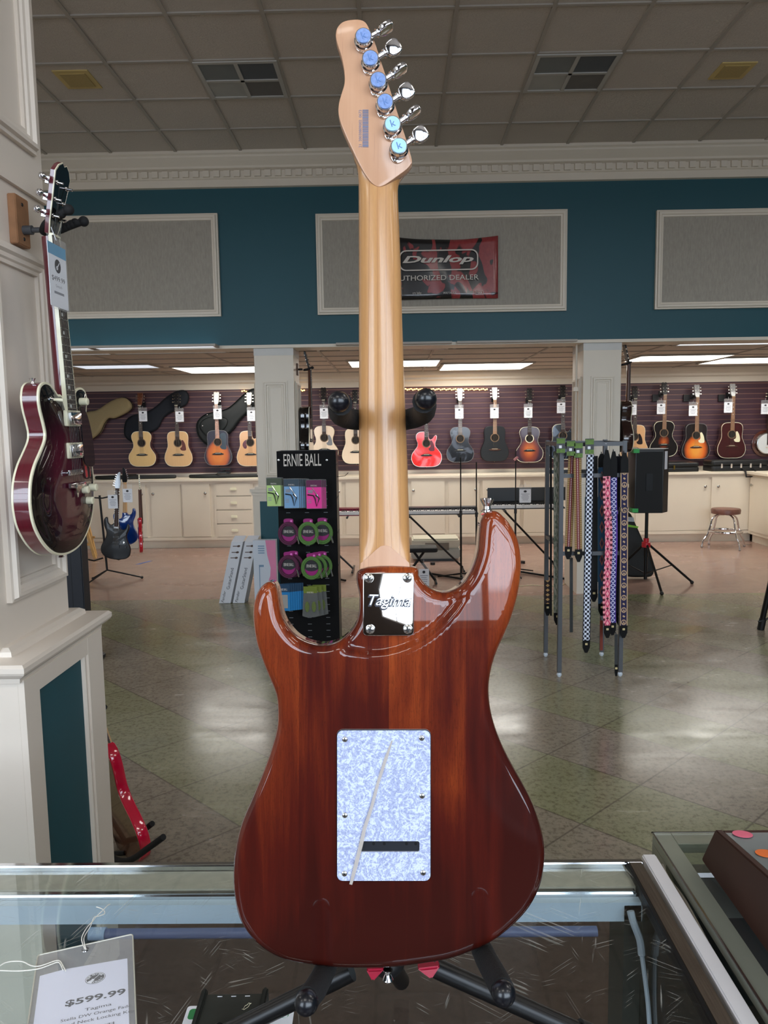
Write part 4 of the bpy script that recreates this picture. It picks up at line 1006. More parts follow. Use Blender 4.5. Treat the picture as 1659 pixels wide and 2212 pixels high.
for px_, py_ in ((732,868),(920,862)):
    p = C0 + ray(px_, py_)*(D0-.06) - sd.location; MB().ball(p, .0105, 20).build('end_cap', gball, sd)
for pts_ in ([(705,2088,.04),(694,2112,.0),(678,2142,-.05),(663,2160,-.075)], [(1040,2050,.04),(1052,2075,.0),(1072,2112,-.05),(1086,2140,-.078)]):
    mbb = MB().sweep([SW(*p) for p in pts_], .0115, 14); arm = mbb.build('body_arm', M['foam'], sd)
    p = pts_[-1]; MB().ball(SW(p[0]+(-1 if p[0] < 800 else 2), p[1]+6, p[2]-.008), .0112, 20).build('end_cap', gball, arm)
hub = MB().ball(SW(838, 2072, .08), .02, 16); hub.build('hub', M['black'], sd)
def floorpt(px, py): return onZ(px, py, GZ+.015) - sd.location
redp = mat('red_plastic', (176,26,58), .25, coat=.5, var=.05)
for a, bq in (((760,2098,.07), (430,2262)), ((930,2086,.07), (1300,2252))):
    s0 = SW(*a); e0 = floorpt(*bq)
    lg_ = MB().tube(s0, e0, .0105, n=14).build('leg', M['blackm'], sd)
    d = (Vector(e0)-Vector(s0)).normalized(); MB().tube(Vector(e0)-d*.03, e0, .014, n=14).build('rubber_foot', M['black'], lg_)
e0 = Vector((0.0, .10, .012)); hubp = SW(838,2072,.08)
lg_ = MB().tube(hubp, e0, .0105, n=14).build('leg', M['blackm'], sd)
for c_ in ([(790,2096),(832,2094),(805,2123)], [(900,2094),(952,2088),(932,2118)]):
    q = [SW(x, y, .055) for x, y in c_]; n_ = FW*.014
    MB().loft([[p for p in q], [p+n_ for p in q]]).build('red_joint', redp, sd, bevel=.002)
# ================================================================ HANGING BURGUNDY GUITAR ON THE LEFT COLUMN
def fit(s, name, w, h, m, parent, M, ext=.0002, shear=0, off=0, ang=0):
    """lettering fitted to a width and height, centred on M"""
    o = text(s, name, 1.0, m, None, Matrix.Identity(4), 0, shear=shear, off=off*8)
    xs = [v.co.x for v in o.data.vertices]; ys = [v.co.y for v in o.data.vertices]
    cx, cy = (min(xs)+max(xs))/2, (min(ys)+max(ys))/2
    S = Matrix.Diagonal((w/max(max(xs)-min(xs), 1e-6), h/max(max(ys)-min(ys), 1e-6), 1, 1))
    o.data.transform(M @ RZ(ang) @ S @ TR((-cx, -cy, 0))); o.parent = parent
    return o
XG = -.87
def L(px, py, X=XG):
    p = onX(px, py, X); return (p.y-1.985, p.z-1.372)
gg = empty('electric_guitar', (XG, 1.985, 1.372), 'burgundy and black double-cutaway guitar with cream binding hanging on the white column', 'electric guitar', None, rot=(PI/2, 0, PI/2))
FO = [(99,825),(90,828),(84,839),(82.5,862),(86,887),(92.7,914),(97,936),(95,954),(86,977),(74.6,1004),(66.7,1036),(64.4,1072),(66.7,1106),(74.6,1140),(90.4,1171),(108.5,1191.6),(126.5,1199.5),(149,1196),(171.7,1180),(187.5,1153),(199,1117),(203,1076),(202,1031),(196.6,986),(190,952),(185,918),(186.4,887),(187.6,862),(183,844),(174,837),(165,840),(159.3,850),(155.5,855),(146,858),(136,857),(130,852),(124.3,851.5),(117.5,841),(108.5,830)]
fo = spline([L(x, y) for x, y in FO], 5)
if area(fo) < 0: fo.reverse()
t = NT('burgundy_burst'); oc = t.coord(); P = t.sep(oc)
dx = t.math('MULTIPLY', t.math('SUBTRACT', P[0], 0.0), 1.15); dy = t.math('MULTIPLY', t.math('SUBTRACT', P[1], .19), .78)
d = t.math('SQRT', t.math('ADD', t.math('MULTIPLY', dx, dx), t.math('MULTIPLY', dy, dy)))
g1 = t.noise(t.mapping(oc, (30, 2, 5)), 4, 3)
c = t.ramp(t.math('MULTIPLY', d, 4), [(.30, srgb(84,16,40)), (.48, srgb(52,10,28)), (.66, srgb(10,7,10))]); c = t.mix(t.math('MULTIPLY', g1, .3), c, srgb(20,5,10))
t.set(Base_Color=c, Roughness=.5, Specular_IOR_Level=.05, Coat_Weight=1, Coat_Roughness=.015); t.b.inputs['Coat IOR'].default_value = 1.35
t2 = NT('burgundy_side'); oc = t2.coord(); g1 = t2.noise(t2.mapping(oc, (4, 4, 60)), 4, 3)
t2.set(Base_Color=t2.mix(g1, srgb(74,8,22), srgb(106,16,36)), Roughness=.3, Coat_Weight=1, Coat_Roughness=.03)
def dome(x, y): 
    return .012*(1-min(1, (x/.19)**2))*(1-min(1, ((y-.2)/.24)**2))
# arched top as inset rings
nm = normals2(fo)
top = MB(); rg = []
for d_, z_ in ((.004,.0),(.006,.0012),(.012,.0016),(.022,.0035),(.034,.0062)):
    rg.append([(p[0]-q[0]*d_, p[1]-q[1]*d_, z_) for p, q in zip(fo, nm)])
top.loft(rg, cap=False); n = len(fo); cx_ = sum(p[0] for p in rg[-1])/n; cy_ = .19
inn = [Vector(p[:2]) for p in rg[-1]]; pts2 = list(inn)
yy = -.05
ip = [tuple(p) for p in inn]
while yy < .45:
    xx = -.2
    while xx < .2:
        if inside(xx, yy, ip) and min((Vector((xx,yy))-q).length for q in inn) > .008: pts2.append(Vector((xx,yy)))
        xx += .012
    yy += .012
cd = delaunay_2d_cdt(pts2, [], [list(range(len(inn)))], 1, 1e-6)
def dd(p): return min((p-q).length for q in inn)
top.add([(v.x, v.y, .0062+.006*sm(dd(v)/.07)) for v in cd[0]], [tuple(f) for f in cd[2]])
tp = top.build('top', t.m, gg); bm_ = bmesh.new(); bm_.from_mesh(tp.data); bmesh.ops.remove_doubles(bm_, verts=bm_.verts, dist=1e-4); bmesh.ops.recalc_face_normals(bm_, faces=bm_.faces); bm_.to_mesh(tp.data); bm_.free()
tp.data.polygons.foreach_set('use_smooth', [True]*len(tp.data.polygons))
MB().plate([(p[0]-q[0]*.001, p[1]-q[1]*.001) for p, q in zip(fo, nm)], -.042, -.001, 0).build('sides', t2.m, gg)
for z0, z1 in ((-.005,.0012),(-.0455,-.040)):
    MB().plate(fo, z0, z1, .001, 1).build('binding', M['ivory'], gg)
MB().plate([(p[0]-q[0]*.006, p[1]-q[1]*.006) for p, q in zip(fo, nm)], -.048, -.044, .002, 2).build('back', t2.m, gg)
# neck
NB = L(146, 884); NT_ = L(111, 512)
nx0, ny0 = NB; nx1, ny1 = NT_
nk = MB(); nk.sweep([(nx0,ny0-.01,-.012),(nx0,ny0+.04,-.006),(nx1,ny1,-.004)], [.026,.0235,.020], 14); nk.v = [(x,y,min(z,.004)) for x,y,z in nk.v]
nk.build('neck', t2.m, gg)
fb = MB().add([(nx0-.029,ny0-.008,.003),(nx0+.029,ny0-.008,.003),(nx1+.022,ny1,.003),(nx1-.022,ny1,.003),(nx0-.029,ny0-.008,.013),(nx0+.029,ny0-.008,.013),(nx1+.022,ny1,.011),(nx1-.022,ny1,.011)],
   [(0,3,2,1),(4,5,6,7),(0,1,5,4),(1,2,6,5),(2,3,7,6),(3,0,4,7)]).build('fingerboard', M['rosewood'], gg, smooth=False)
for s_ in (-1, 1):
    MB().add([(nx0+s_*.029,ny0-.008,.002),(nx0+s_*.031,ny0-.008,.002),(nx1+s_*.0236,ny1,.002),(nx1+s_*.022,ny1,.002),(nx0+s_*.029,ny0-.008,.0135),(nx0+s_*.031,ny0-.008,.0135),(nx1+s_*.0236,ny1,.0115),(nx1+s_*.022,ny1,.0115)],
       [(0,3,2,1),(4,5,6,7),(0,1,5,4),(1,2,6,5),(2,3,7,6),(3,0,4,7)]).build('neck_binding', M['ivory'], fb, smooth=False)
fr = MB(); il = MB(); Ln = (ny1-ny0+.008)/(1-2**(-22/12))
for k in range(1, 22):
    y_ = ny1-Ln*(1-2**(-k/12)); f_ = (ny1-y_)/(ny1-ny0); xc = nx1+(nx0-nx1)*f_; w_ = .0215+.007*f_; zz = .0112+.002*f_
    fr.box(xc-w_, xc+w_, y_-.0009, y_+.0009, zz, zz+.0014)
    if k in (3,5,7,9,12,15,17,19,21):
        ym = y_+Ln*(2**(-(k-1)/12)-2**(-k/12))*.5; il.box(xc-.014, xc-.004, ym-.004, ym+.004, zz, zz+.0006)
fr.build('frets', M['nickel'], fb, smooth=False); il.build('inlays', M['pearl'], fb, smooth=False)
MB().box(nx1-.0215,nx1+.0215,ny1,ny1+.005,.003,.014).build('nut', M['ivory'], gg, smooth=False)
# headstock tilted back
HT = TR((nx1, ny1+.004, .004)) @ RX(math.radians(13))
hsd = [(-.022,0),(.022,0),(.03,.03),(.034,.07),(.040,.125),(.043,.15),(.030,.168),(.012,.178),(0,.172),(-.012,.178),(-.030,.168),(-.043,.15),(-.040,.125),(-.034,.07),(-.03,.03)]
h = MB(); h.T = HT; h.plate(hsd, -.012, .001, .001, 1); hd = h.build('headstock', t2.m, gg)
h = MB(); h.T = HT; h.plate([(x*1.01,y) for x,y in hsd], -.001, .0015, 0); h.build('headstock_binding', M['ivory'], hd)
h = MB(); h.T = HT; h.plate([(x*.92,.004+y*.965) for x,y in hsd], .0015, .0022, 0); h.build('headstock_face', blk, hd)
for s_ in (-1, 1):
    for k in range(3):
        y_ = .045+k*.040; xx = s_*(.019+.004*k)
        q = MB(); q.T = HT; q.lathe([(.006,.002),(.0055,.004),(.0035,.005),(.003,.012),(.0034,.018),(.001,.0185)], 12, (xx,y_,0))
        q.tube((xx,y_,-.017),(s_*.058,y_,-.019),.0035,n=8); q.box(xx-.008,xx+.008,y_-.008,y_+.008,-.024,-.012)
        q.ball((s_*.063,y_,-.019),.0095,10); q.build('tuner', M['chrome'], hd)
st = MB()
bridge = L(146, 1020); tail = L(152, 1052)
for k in range(6):
    o_ = (-.5+k/5)
    a0 = (tail[0]+o_*.045, tail[1], .022); a1 = (bridge[0]+o_*.052, bridge[1], .026); a2 = (nx1+o_*.034, ny1+.003, .0145)
    st.tube(a0, a1, .0006, n=4); st.tube(a1, a2, .0006, n=4)
    s_ = -1 if k < 3 else 1; kk = (2-k) if k < 3 else k-3
    p_ = HT @ Vector((s_*(.019+.004*(2-kk)), .045+(2-kk)*.04, .008)); st.tube(a2, p_, .0006, n=4)
st.build('strings', M['nickel'], gg)
# pickups, bridge, tailpiece, knobs, switch, guard
cz = .013
for (px, py) in ((146,904),(150,973)):
    c_ = L(px, py); r_ = MB().plate(rrect(c_[0]-.045,c_[0]+.045,c_[1]-.021,c_[1]+.021,.004), .008, .018, .002, 2).build('pickup', M['ivory'], gg)
    MB().plate(rrect(c_[0]-.034,c_[0]+.034,c_[1]-.0165,c_[1]+.0165,.003), .016, .024, .0015, 2).build('cover', M['chrome'], r_)
    q = MB()
    for k in range(6): q.lathe([(.0022,0),(.0022,.001)], 8, (c_[0]-.025+.010*k, c_[1]-.004, .024))
    q.build('pole_screws', M['black'], r_)
c_ = bridge; br_ = MB().box(c_[0]-.042,c_[0]+.042,c_[1]-.007,c_[1]+.007,.018,.025); br_.build('bridge', M['chrome'], gg, bevel=.002)
for s_ in (-1,1): MB().lathe([(.007,.012),(.007,.020),(.004,.022),(.004,.026)], 12, (c_[0]+s_*.038,c_[1],0)).build('bridge_post', M['chrome'], gg)
c_ = tail; tpc = [(-.05,.006),(-.02,.004),(0,-.010),(.02,.004),(.05,.006),(.05,.018),(-.05,.018)]
MB().plate([(c_[0]+x, c_[1]-.006+y) for x,y in tpc], .014, .024, .002, 2).build('tailpiece', M['chrome'], gg)
MB().plate([(c_[0]-.012,c_[1]-.002),(c_[0]+.012,c_[1]-.002),(c_[0]+.004,c_[1]-.028),(c_[0]-.004,c_[1]-.028)], .016, .020, .001, 1).build('tailpiece_badge', M['chrome'], gg)
for px, py, zt in ((182,868,.0),(184,1057,0),(202,1052,0),(194,1080,0)):
    c_ = L(px-9, py); c_ = (min(c_[0], .17), c_[1])
    kb = MB(); kb.lathe([(.010,.006),(.0105,.010),(.0105,.026),(.009,.028),(.0075,.0285),(.0001,.0275)], 20, (c_[0]-.015, c_[1], 0)); kb.build('knob', M['ivory'], gg)
c_ = L(103, 863); q = MB().lathe([(.009,.004),(.009,.009),(.005,.011),(.004,.016)], 14, (c_[0],c_[1],0)); sw = q.build('toggle_switch', M['chrome'], gg)
MB().sweep([(c_[0],c_[1],.014),(c_[0]+.004,c_[1]-.001,.026),(c_[0]+.007,c_[1]-.002,.036)], [.003,.0045,.0045], 10).build('switch_tip', M['ivory'], sw)
gp = spline([L(x, y) for x, y in [(160,878),(170,888),(180,920),(187,960),(190,1002),(180,1008),(168,1000),(164,960),(160,915)]], 4)
MB().plate(gp, .017, .020, .001, 1).build('pickguard', mat('grey_reflection_paint2', (14,14,18), .08, coat=1, var=0), gg)
q = MB(); q.T = TR((0,0,-.02)) @ RX(PI/2); q.lathe([(.006,0),(.004,.006),(.008,.014),(.001,.016)], 12); q.build('strap_button', M['chrome'], gg)
c_ = L(84, 828); q = MB(); q.T = TR((c_[0]+.02, c_[1], -.025)) @ RX(-PI/2); q.lathe([(.006,0),(.004,.006),(.008,.014),(.001,.016)], 12); q.build('strap_button', M['chrome'], gg)
# wall hanger
hg = empty('guitar_hanger', (-.98, 2.035, 2.235), 'wooden wall hanger with black foam yoke holding the burgundy guitar', 'wall hanger')
MB().box(0, .022, -.035, .035, -.062, .062).build('block', mat('walnut_hanger', (156,112,78), .5, var=.15, scale=40), hg, bevel=.002)
for z_ in (.042, -.045):
    q = MB(); q.T = TR((.022,0,z_)) @ RY(PI/2); q.lathe([(.005,0),(.004,.0015),(.0001,.002)],10); q.build('screw', M['black'], hg)
MB().tube((.022,0,-.022),(.045,0,-.022),.012).tube((.045,0,-.022),(.07,0,-.022),.007).build('stem', M['steel'], hg)
yy_ = MB(); pth = [(.155,-.045,.012),(.125,-.040,.0),(.095,-.032,-.016),(.078,-.012,-.026),(.075,0,-.027),(.078,.012,-.026),(.095,.032,-.018),(.125,.040,-.004),(.155,.045,.008)]
yy_.sweep(spline(pth, 4, closed=False), .0095, 12); 
for k_ in range(5):
    for s_ in (-1,1):
        f_ = k_/5; p_ = Vector((.105+.045*f_, s_*(.034+.010*f_), -.012+.022*f_)); yy_.ball(p_, .0115, 10)
yk2 = yy_.build('yoke', M['foam'], hg)
for s_ in (-1,1): MB().ball((.162, s_*.0465, .014 if s_ < 0 else .010), .0135, 14).build('end_ball', M['foam'], hg)
# its price tag
def TG(px, py, X=-.846): p = onX(px, py, X); return (p.y-2.0, p.z-1.9)
tg = empty('price_tag', (-.846, 2.0, 1.9), 'large price tag in clear sleeve with blue header on the burgundy guitar', 'price tag', None, rot=(PI/2,0,PI/2))
q = [TG(101,519),TG(134,545),TG(148,675),TG(114,660)]
tl = Vector(q[0]); tr_ = Vector(q[1]); bl = Vector(q[3]); wv_ = .088; ux = Vector((1,0)); 
x0_, y1_ = q[0]; y0_ = q[3][1]+.0; w_ = max(q[1][0], q[2][0])-x0_
MB().plate(rrect(x0_, x0_+w_, y0_, y1_, .004), 0, .001).build('card', M['white'], tg)
MB().plate(rrect(x0_-.003, x0_+w_+.003, y0_-.006, y1_+.018, .004), .0012, .0018).build('sleeve', M['clear'], tg)
MB().box(x0_, x0_+w_, y1_-.028, y1_+.0005, .0009, .0012).build('blue_header', mat('header_blue', (104,170,206), .4, var=.05), tg, smooth=False)
xc_ = x0_+w_/2; MB().plate(circ(xc_, y1_-.052, .017, 24), .001, .0013).build('logo', M['ink'], tg)
q = MB(); q.T = TR((xc_, y1_-.052, .0014)) @ RZ(.8); q.box(-.013,.013,-.0012,.0012,0,.0003); q.plate(circ(-.007,0,.005,12),0,.0003); q.build('logo_guitar', M['white'], tg)
fit('$499.99', 'price_lettering', w_*.72, .014, M['ink'], tg, TR((xc_, y1_-.085, .0012)))
fit('Gretsch', 'name_lettering', w_*.35, .007, M['greyink'], tg, TR((xc_, y1_-.102, .0012)))
q = MB(); q.box(xc_-.028, xc_+.028, y1_-.122, y1_-.116, .001, .0013); q.build('barcode', M['greyink'], tg)
MB().tube((xc_, y1_+.012, .001), (xc_, y1_+.045, -.010), .0008, n=6).build('string', M['white'], tg)
# ================================================================ GLASS COUNTER
def glass(name, tint, base=.05, scr=True, rough=.02):
    t = NT(name); t.t.nodes.remove(t.b); out = t.t.nodes['Material Output']
    tr = t.n('ShaderNodeBsdfTransparent'); tr.inputs[0].default_value = tint+(1,)
    gl = t.n('ShaderNodeBsdfGlossy'); gl.inputs['Roughness'].default_value = rough
    lw = t.n('ShaderNodeLayerWeight'); lw.inputs[0].default_value = .5; fr = t.math('MULTIPLY_ADD', t.math('POWER', lw.outputs['Facing'], 4.0), .85, .05)
    ms = t.n('ShaderNodeMixShader'); t.l(fr, ms.inputs[0]); t.l(tr.outputs[0], ms.inputs[1]); t.l(gl.outputs[0], ms.inputs[2])
    last = ms.outputs[0]
    if scr:
        oc = t.coord(); masks = None
        for rot, s_, th in ((.3, 7, .71), (1.25, 11, .715), (2.2, 8, .712), (2.9, 5, .71), (.9, 17, .72), (1.8, 13, .715)):
            v = t.mapping(t.mapping(oc, (1,1,1), (0,0,rot)), (s_*22, s_*.8, 1))
            n1 = t.noise(v, 1.0, 2, .5, .6); n2 = t.noise(t.mapping(oc, (1,1,1), (0,0,rot), (rot*3, s_, 0)), 14, 2)
            m_ = t.math('MULTIPLY', t.ramp(n1, [(th-.02,(0,0,0,1)),(th,(1,1,1,1))]), t.ramp(n2, [(.44,(0,0,0,1)),(.54,(1,1,1,1))]))
            masks = m_ if masks is None else t.math('MAXIMUM', masks, m_)
        sp = t.ramp(t.noise(oc, 260, 2, .5), [(.74,(0,0,0,1)),(.78,(1,1,1,1))])
        masks = t.math('MAXIMUM', masks, t.math('MULTIPLY', sp, .5))
        df = t.n('ShaderNodeBsdfDiffuse'); df.inputs[0].default_value = (.8,.78,.72,1)
        m2 = t.n('ShaderNodeMixShader'); t.l(t.math('MULTIPLY', masks, .26), m2.inputs[0]); t.l(last, m2.inputs[1]); t.l(df.outputs[0], m2.inputs[2]); last = m2.outputs[0]
    t.l(last, out.inputs[0]); return t.m
GL1 = glass('scratched_glass', (.93,.96,.96)); GL2 = glass('case_glass', (.93,.96,.95), scr=False)
GL3 = glass('dark_side_glass', (.42,.47,.46), scr=False)
scm = NT('scratched_steel'); oc = scm.coord(); n1 = scm.noise(scm.mapping(oc, (300,12,1), (0,0,.5)), 1, 3); 
scm.set(Base_Color=scm.mix(n1, srgb(118,104,94), srgb(176,164,150)), Metallic=.85, Roughness=.22)
dust = mat('dusty_rail', (196,188,170), .7, var=.12, scale=60)
pblue = mat('pale_blue_panel', (216,232,246), .35, var=.05, scale=10)
cs = empty('display_counter', (-.6, .85, 0), 'large glass-topped display counter under the guitar stand and price tag', 'display counter')
cx = lambda x: x+.6
cy = lambda y: y-.85
MB().box(cx(-1.75), cx(.385), cy(.42), cy(1.178), .965, .971).build('glass_top', GL1, cs, smooth=False)
MB().box(cx(-1.75), cx(.40), cy(1.178), cy(1.190), .955, .973).build('front_rail', M['chrome'], cs, bevel=.002)
MB().box(cx(-1.75), cx(.375), cy(1.128), cy(1.176), .950, .9635).build('inner_rail', dust, cs, smooth=False)
MB().box(cx(-1.75), cx(.37), cy(1.115), cy(1.128), .946, .962).build('chrome_strip', M['chrome'], cs, bevel=.003)
MB().box(cx(-1.75), cx(.372), cy(1.100), cy(1.1145), .924, .955).build('light_cover', pblue, cs, smooth=False)
tb = MB().tube((cx(-.455), cy(1.088), .9165), (cx(.30), cy(1.088), .9165), .0075, n=14).build('lamp_tube', mat('violet_grey_tube', (110,116,150), .4, var=.03), cs)
MB().tube((cx(-.48), cy(1.088), .9165), (cx(-.455), cy(1.088), .9165), .0092, n=14).build('lamp_socket', mat('pale_socket', (170,190,215), .4, var=0), cs)
MB().box(cx(-1.75), cx(.385), cy(1.180), cy(1.186), .30, .955).build('front_glass', GL2, cs, smooth=False)
MB().box(cx(.372), cx(.378), cy(.42), cy(1.178), .30, .962).build('side_glass', GL3, cs, smooth=False)
MB().box(cx(.376), cx(.397), cy(.42), cy(1.186), .958, .9725).build('side_rail', scm.m, cs, bevel=.001)
MB().box(cx(.3705), cx(.3755), cy(.42), cy(1.176), .952, .9735).build('rubber_seal', M['black'], cs, smooth=False)
MB().box(cx(-1.75), cx(.39), cy(.42), cy(1.186), .0, .30).build('base', mat('dark_walnut_laminate', (52,40,36), .5, var=.1), cs, smooth=False)
MB().box(cx(.345), cx(.371), cy(1.10), cy(1.176), .30, .95).build('corner_post', mat('grey_green_metal', (74,78,72), .35, metal=.4, var=.05), cs, smooth=False)
# white cable inside
cb_ = empty('power_cable', (.34, 1.05, .80), 'white power cable hanging inside the glass counter at its right side', 'cable')
def W2(px, py, Y): return onY(px, py, Y)-Vector((.34,1.05,.80))
pc = MB(); pc.sweep(spline([W2(1362,1968,1.08),W2(1368,1992,1.075),W2(1382,2030,1.07),W2(1386,2062,1.068)],4,closed=False), .0055, 10)
pc.build('plug', mat('pale_cable', (186,196,206), .45, var=0), cb_)
MB().sweep(spline([W2(1386,2060,1.068),W2(1393,2110,1.06),W2(1400,2170,1.05),W2(1404,2230,1.04)],4,closed=False), .0035, 8).build('cord', mat('pale_cable', (186,196,206), .45), cb_)
# white strip and dark gap between the cases
ws_ = empty('white_strip', (.417, .86, .90), 'long white plastic strip standing between the two display cases', 'trim strip')
MB().box(-.0125, .0105, -.45, .345, -.9, .072).build('strip', mat('white_plastic', (226,224,226), .35, var=.01), ws_, bevel=.002)
# second display case
c2_ = empty('display_counter', (.9, .85, 0), 'second display counter at the right with grey-green steel edges', 'display counter')
ex = lambda x: x-.9
gg_ = mat('grey_green_steel', (146,150,136), .35, metal=.1, var=.04)
MB().box(ex(.476), ex(1.9), cy(.40), cy(1.235), .965, .971).build('glass_top', GL2, c2_, smooth=False)
fm = MB().box(ex(.444), ex(.476), cy(.40), cy(1.268), .955, .972).box(ex(.476), ex(1.9), cy(1.235), cy(1.268), .955, .972)
fm.build('top_frame', gg_, c2_, bevel=.001)
MB().box(ex(.4425), ex(.4455), cy(.40), cy(1.27), .9725, .9745).build('edge_bead', M['chrome'], c2_, smooth=False)
MB().box(ex(.4425), ex(1.9), cy(1.2675), cy(1.2705), .9725, .9745).build('edge_bead', M['chrome'], c2_, smooth=False)
MB().box(ex(.444), ex(.47), cy(1.20), cy(1.268), 0, .955).build('corner_post', gg_, c2_, smooth=False)
MB().box(ex(.444), ex(.449), cy(.40), cy(1.20), .30, .955).build('side_glass', GL3, c2_, smooth=False)
MB().box(ex(.47), ex(1.9), cy(1.258), cy(1.264), .30, .955).build('front_glass', GL2, c2_, smooth=False)
MB().box(ex(.444), ex(1.9), cy(.40), cy(1.26), 0, .30).build('base', mat('dark_walnut_laminate', (52,40,36), .5), c2_, smooth=False)
MB().box(ex(.476), ex(1.9), cy(1.185), cy(1.20), .87, .945).build('light_cover', mat('pale_panel2', (150,156,150), .4, var=.05), c2_, smooth=False)
MB().box(ex(.476), ex(1.9), cy(1.18), cy(1.205), .945, .953).build('chrome_strip', M['chrome'], c2_, smooth=False)
MB().box(ex(.476), ex(1.9), cy(1.20), cy(1.21), .70, .86).build('shelf_front', mat('shelf_dark', (40,42,40), .4, var=.1), c2_, smooth=False)
# old plastic strip in the gap
os_ = empty('plastic_strip', (.437, .85, .94), 'worn pale translucent plastic strip along the left side of the right case', 'trim strip')
q = MB(); q.ribbon(spline([(.0,-.4,.0),(.0,-.1,.004),(-.001,.1,-.004),(.0,.25,.006),(-.001,.32,.0),(-.002,.352,.008)], 5, closed=False), .022, (.2,0,1), .003)
t = NT('yellowed_plastic'); n = t.noise(t.coord(), 25, 4); t.set(Base_Color=t.mix(n, srgb(150,140,124), srgb(206,196,180)), Roughness=.25, Alpha=.85); q.build('strip', t.m, os_)
# brown sloping box with lid and stickers on the right case
bx = empty('brown_box', (.495, .95, .9735), 'dark brown box with clear grey lid and round stickers on the right counter', 'box')
brn = mat('dark_brown_wood', (62,36,28), .5, var=.12, scale=14)
prof = [(.232,.004),(.228,.0),(-.30,.0),(-.30,.135),(-.10,.122),(.178,.080),(.186,.079)]
bb = MB(); th_ = .012
bb.loft([[(x, y, z) for y, z in prof] for x in (0, th_)]); bb.build('side_board', brn, bx, bevel=.002)
bb = MB(); bb.loft([[(x, y, z) for y, z in prof] for x in (.42, .42+th_)]); bb.build('side_board', brn, bx, bevel=.002)
bb = MB(); bb.add([(th_,.183,.079),(.42,.183,.079),(.42,.228,.004),(th_,.228,.004),(th_,.173,.079),(.42,.173,.079),(.42,.218,.004),(th_,.218,.004)], [(0,1,2,3),(7,6,5,4),(0,4,5,1),(1,5,6,2),(2,6,7,3),(3,7,4,0)]); bb.build('front_board', brn, bx, smooth=False)
MB().box(th_,.42,-.29,.215,.0,.008).build('bottom', brn, bx, smooth=False)
t = NT('grey_lid'); t.set(Base_Color=srgb(128,134,134), Roughness=.12, Alpha=.85); lid = t.m
ld = MB(); ld.add([(th_,.176,.079),(.42,.176,.079),(.42,-.10,.1205),(th_,-.10,.1205),(th_,.176,.074),(.42,.176,.074),(.42,-.10,.1155),(th_,-.10,.1155)], [(0,1,2,3),(7,6,5,4),(0,4,5,1),(1,5,6,2),(2,6,7,3),(3,7,4,0)])
lo = ld.build('lid', lid, bx, smooth=False)
sl = -math.atan2(.0415, .276)
def sticker(px, py, m, nm_):
    # intersection with the sloping lid plane
    d = ray(px, py); n = Vector((0, math.sin(-sl), math.cos(sl))).normalized(); p0 = Vector((.495, .95+.176, .9735+.0795))
    n = Vector((0, .0415, .276)).normalized(); k = (p0-C0).dot(n)/d.dot(n); p = C0+d*k-bx.location
    q = MB(); q.T = TR(p+n*.0008) @ RX(-math.atan2(.0415,.276)); q.lathe([(.0145,0),(.0145,.0005)], 28)
    q.build('sticker', m, lo)
sticker(1604, 1803, mat('pink_sticker', (240,112,140), .5, var=.02), 'pink'); sticker(1655, 1845, mat('orange_sticker', (240,120,50), .5, var=.02), 'orange')
# ---------------------------------------------------------------- price tag of the big guitar, lying on the glass
p0 = onZ(80, 2063, .974); p1 = onZ(288, 2025, .974); ang = math.atan2(p1.y-p0.y, p1.x-p0.x)+.07; WT = (p1-p0).length
tg = empty('price_tag', (p0.x, p0.y, .9722), 'large $599.99 price tag in clear sleeve lying on the glass counter', 'price tag', None, rot=(0,0,ang))
inv = (TR(tg.location) @ RZ(ang)).inverted()
def T2(px, py): p = inv @ onZ(px, py, .9745); return (p.x, p.y)
MB().plate(rrect(0, WT, -.21, 0, .004), .0001, .0005).build('sleeve_back', M['clear'], tg)
a, b = T2(86,2106), T2(275,2068)
MB().plate([(a[0],-.2),(b[0],-.2),(b[0],b[1]),(a[0]+.03,a[1]+.002),(a[0],a[1])], .0006, .0009).build('card', mat('tag_paper', (226,228,242), .6, var=.02), tg)
MB().plate(rrect(.001, WT-.001, -.209, -.001, .004), .0016, .0021).build('sleeve', M['clear'], tg)
e_ = MB(); ring = [(x, y, .0018) for x, y in rrect(.001, WT-.001, -.209, -.001, .004)]; e_.sweep(ring+[ring[0]], .0010, 6); e_.build('sleeve_seam', mat('vinyl_seam', (190,186,170), .2, var=.05), tg)
h_ = T2(184, 2052); e_ = MB(); ring = [(h_[0]+.004*math.cos(k*PI/8), h_[1]+.004*math.sin(k*PI/8), .0024) for k in range(17)]; e_.sweep(ring, .0007, 6); e_.build('eyelet', M['chrome'], tg)
lc = T2(206, 2111); zt = .0011
rx, ry = .0125, .0105
lg = MB(); lg.plate(circ(lc[0], lc[1], rx, 40, ry), .0009, zt); lgo = lg.build('logo', M['ink'], tg)
MB().plate(circ(lc[0], lc[1], rx*.95, 40, ry*.95), zt, zt+.00005).build('logo_ring', M['white'], lgo); MB().plate(circ(lc[0], lc[1], rx*.88, 40, ry*.88), zt+.00005, zt+.0001).build('logo_disc', M['ink'], lgo)
for s_, a0, a1 in (('THE GUITAR', 170, 30), ('VAULT', 255, 335)):
    for i, ch in enumerate(s_):
        if ch == ' ': continue
        aa = math.radians(a0+(a1-a0)*i/(len(s_)-1)); fl = -PI/2 if s_ != 'VAULT' else PI/2
        text(ch, 'logo_lettering', .0042, M['white'], lgo, TR((lc[0]+rx*.70*math.cos(aa), lc[1]+ry*.70*math.sin(aa), zt+.00015)) @ RZ(aa+fl), .00002, off=.00008)
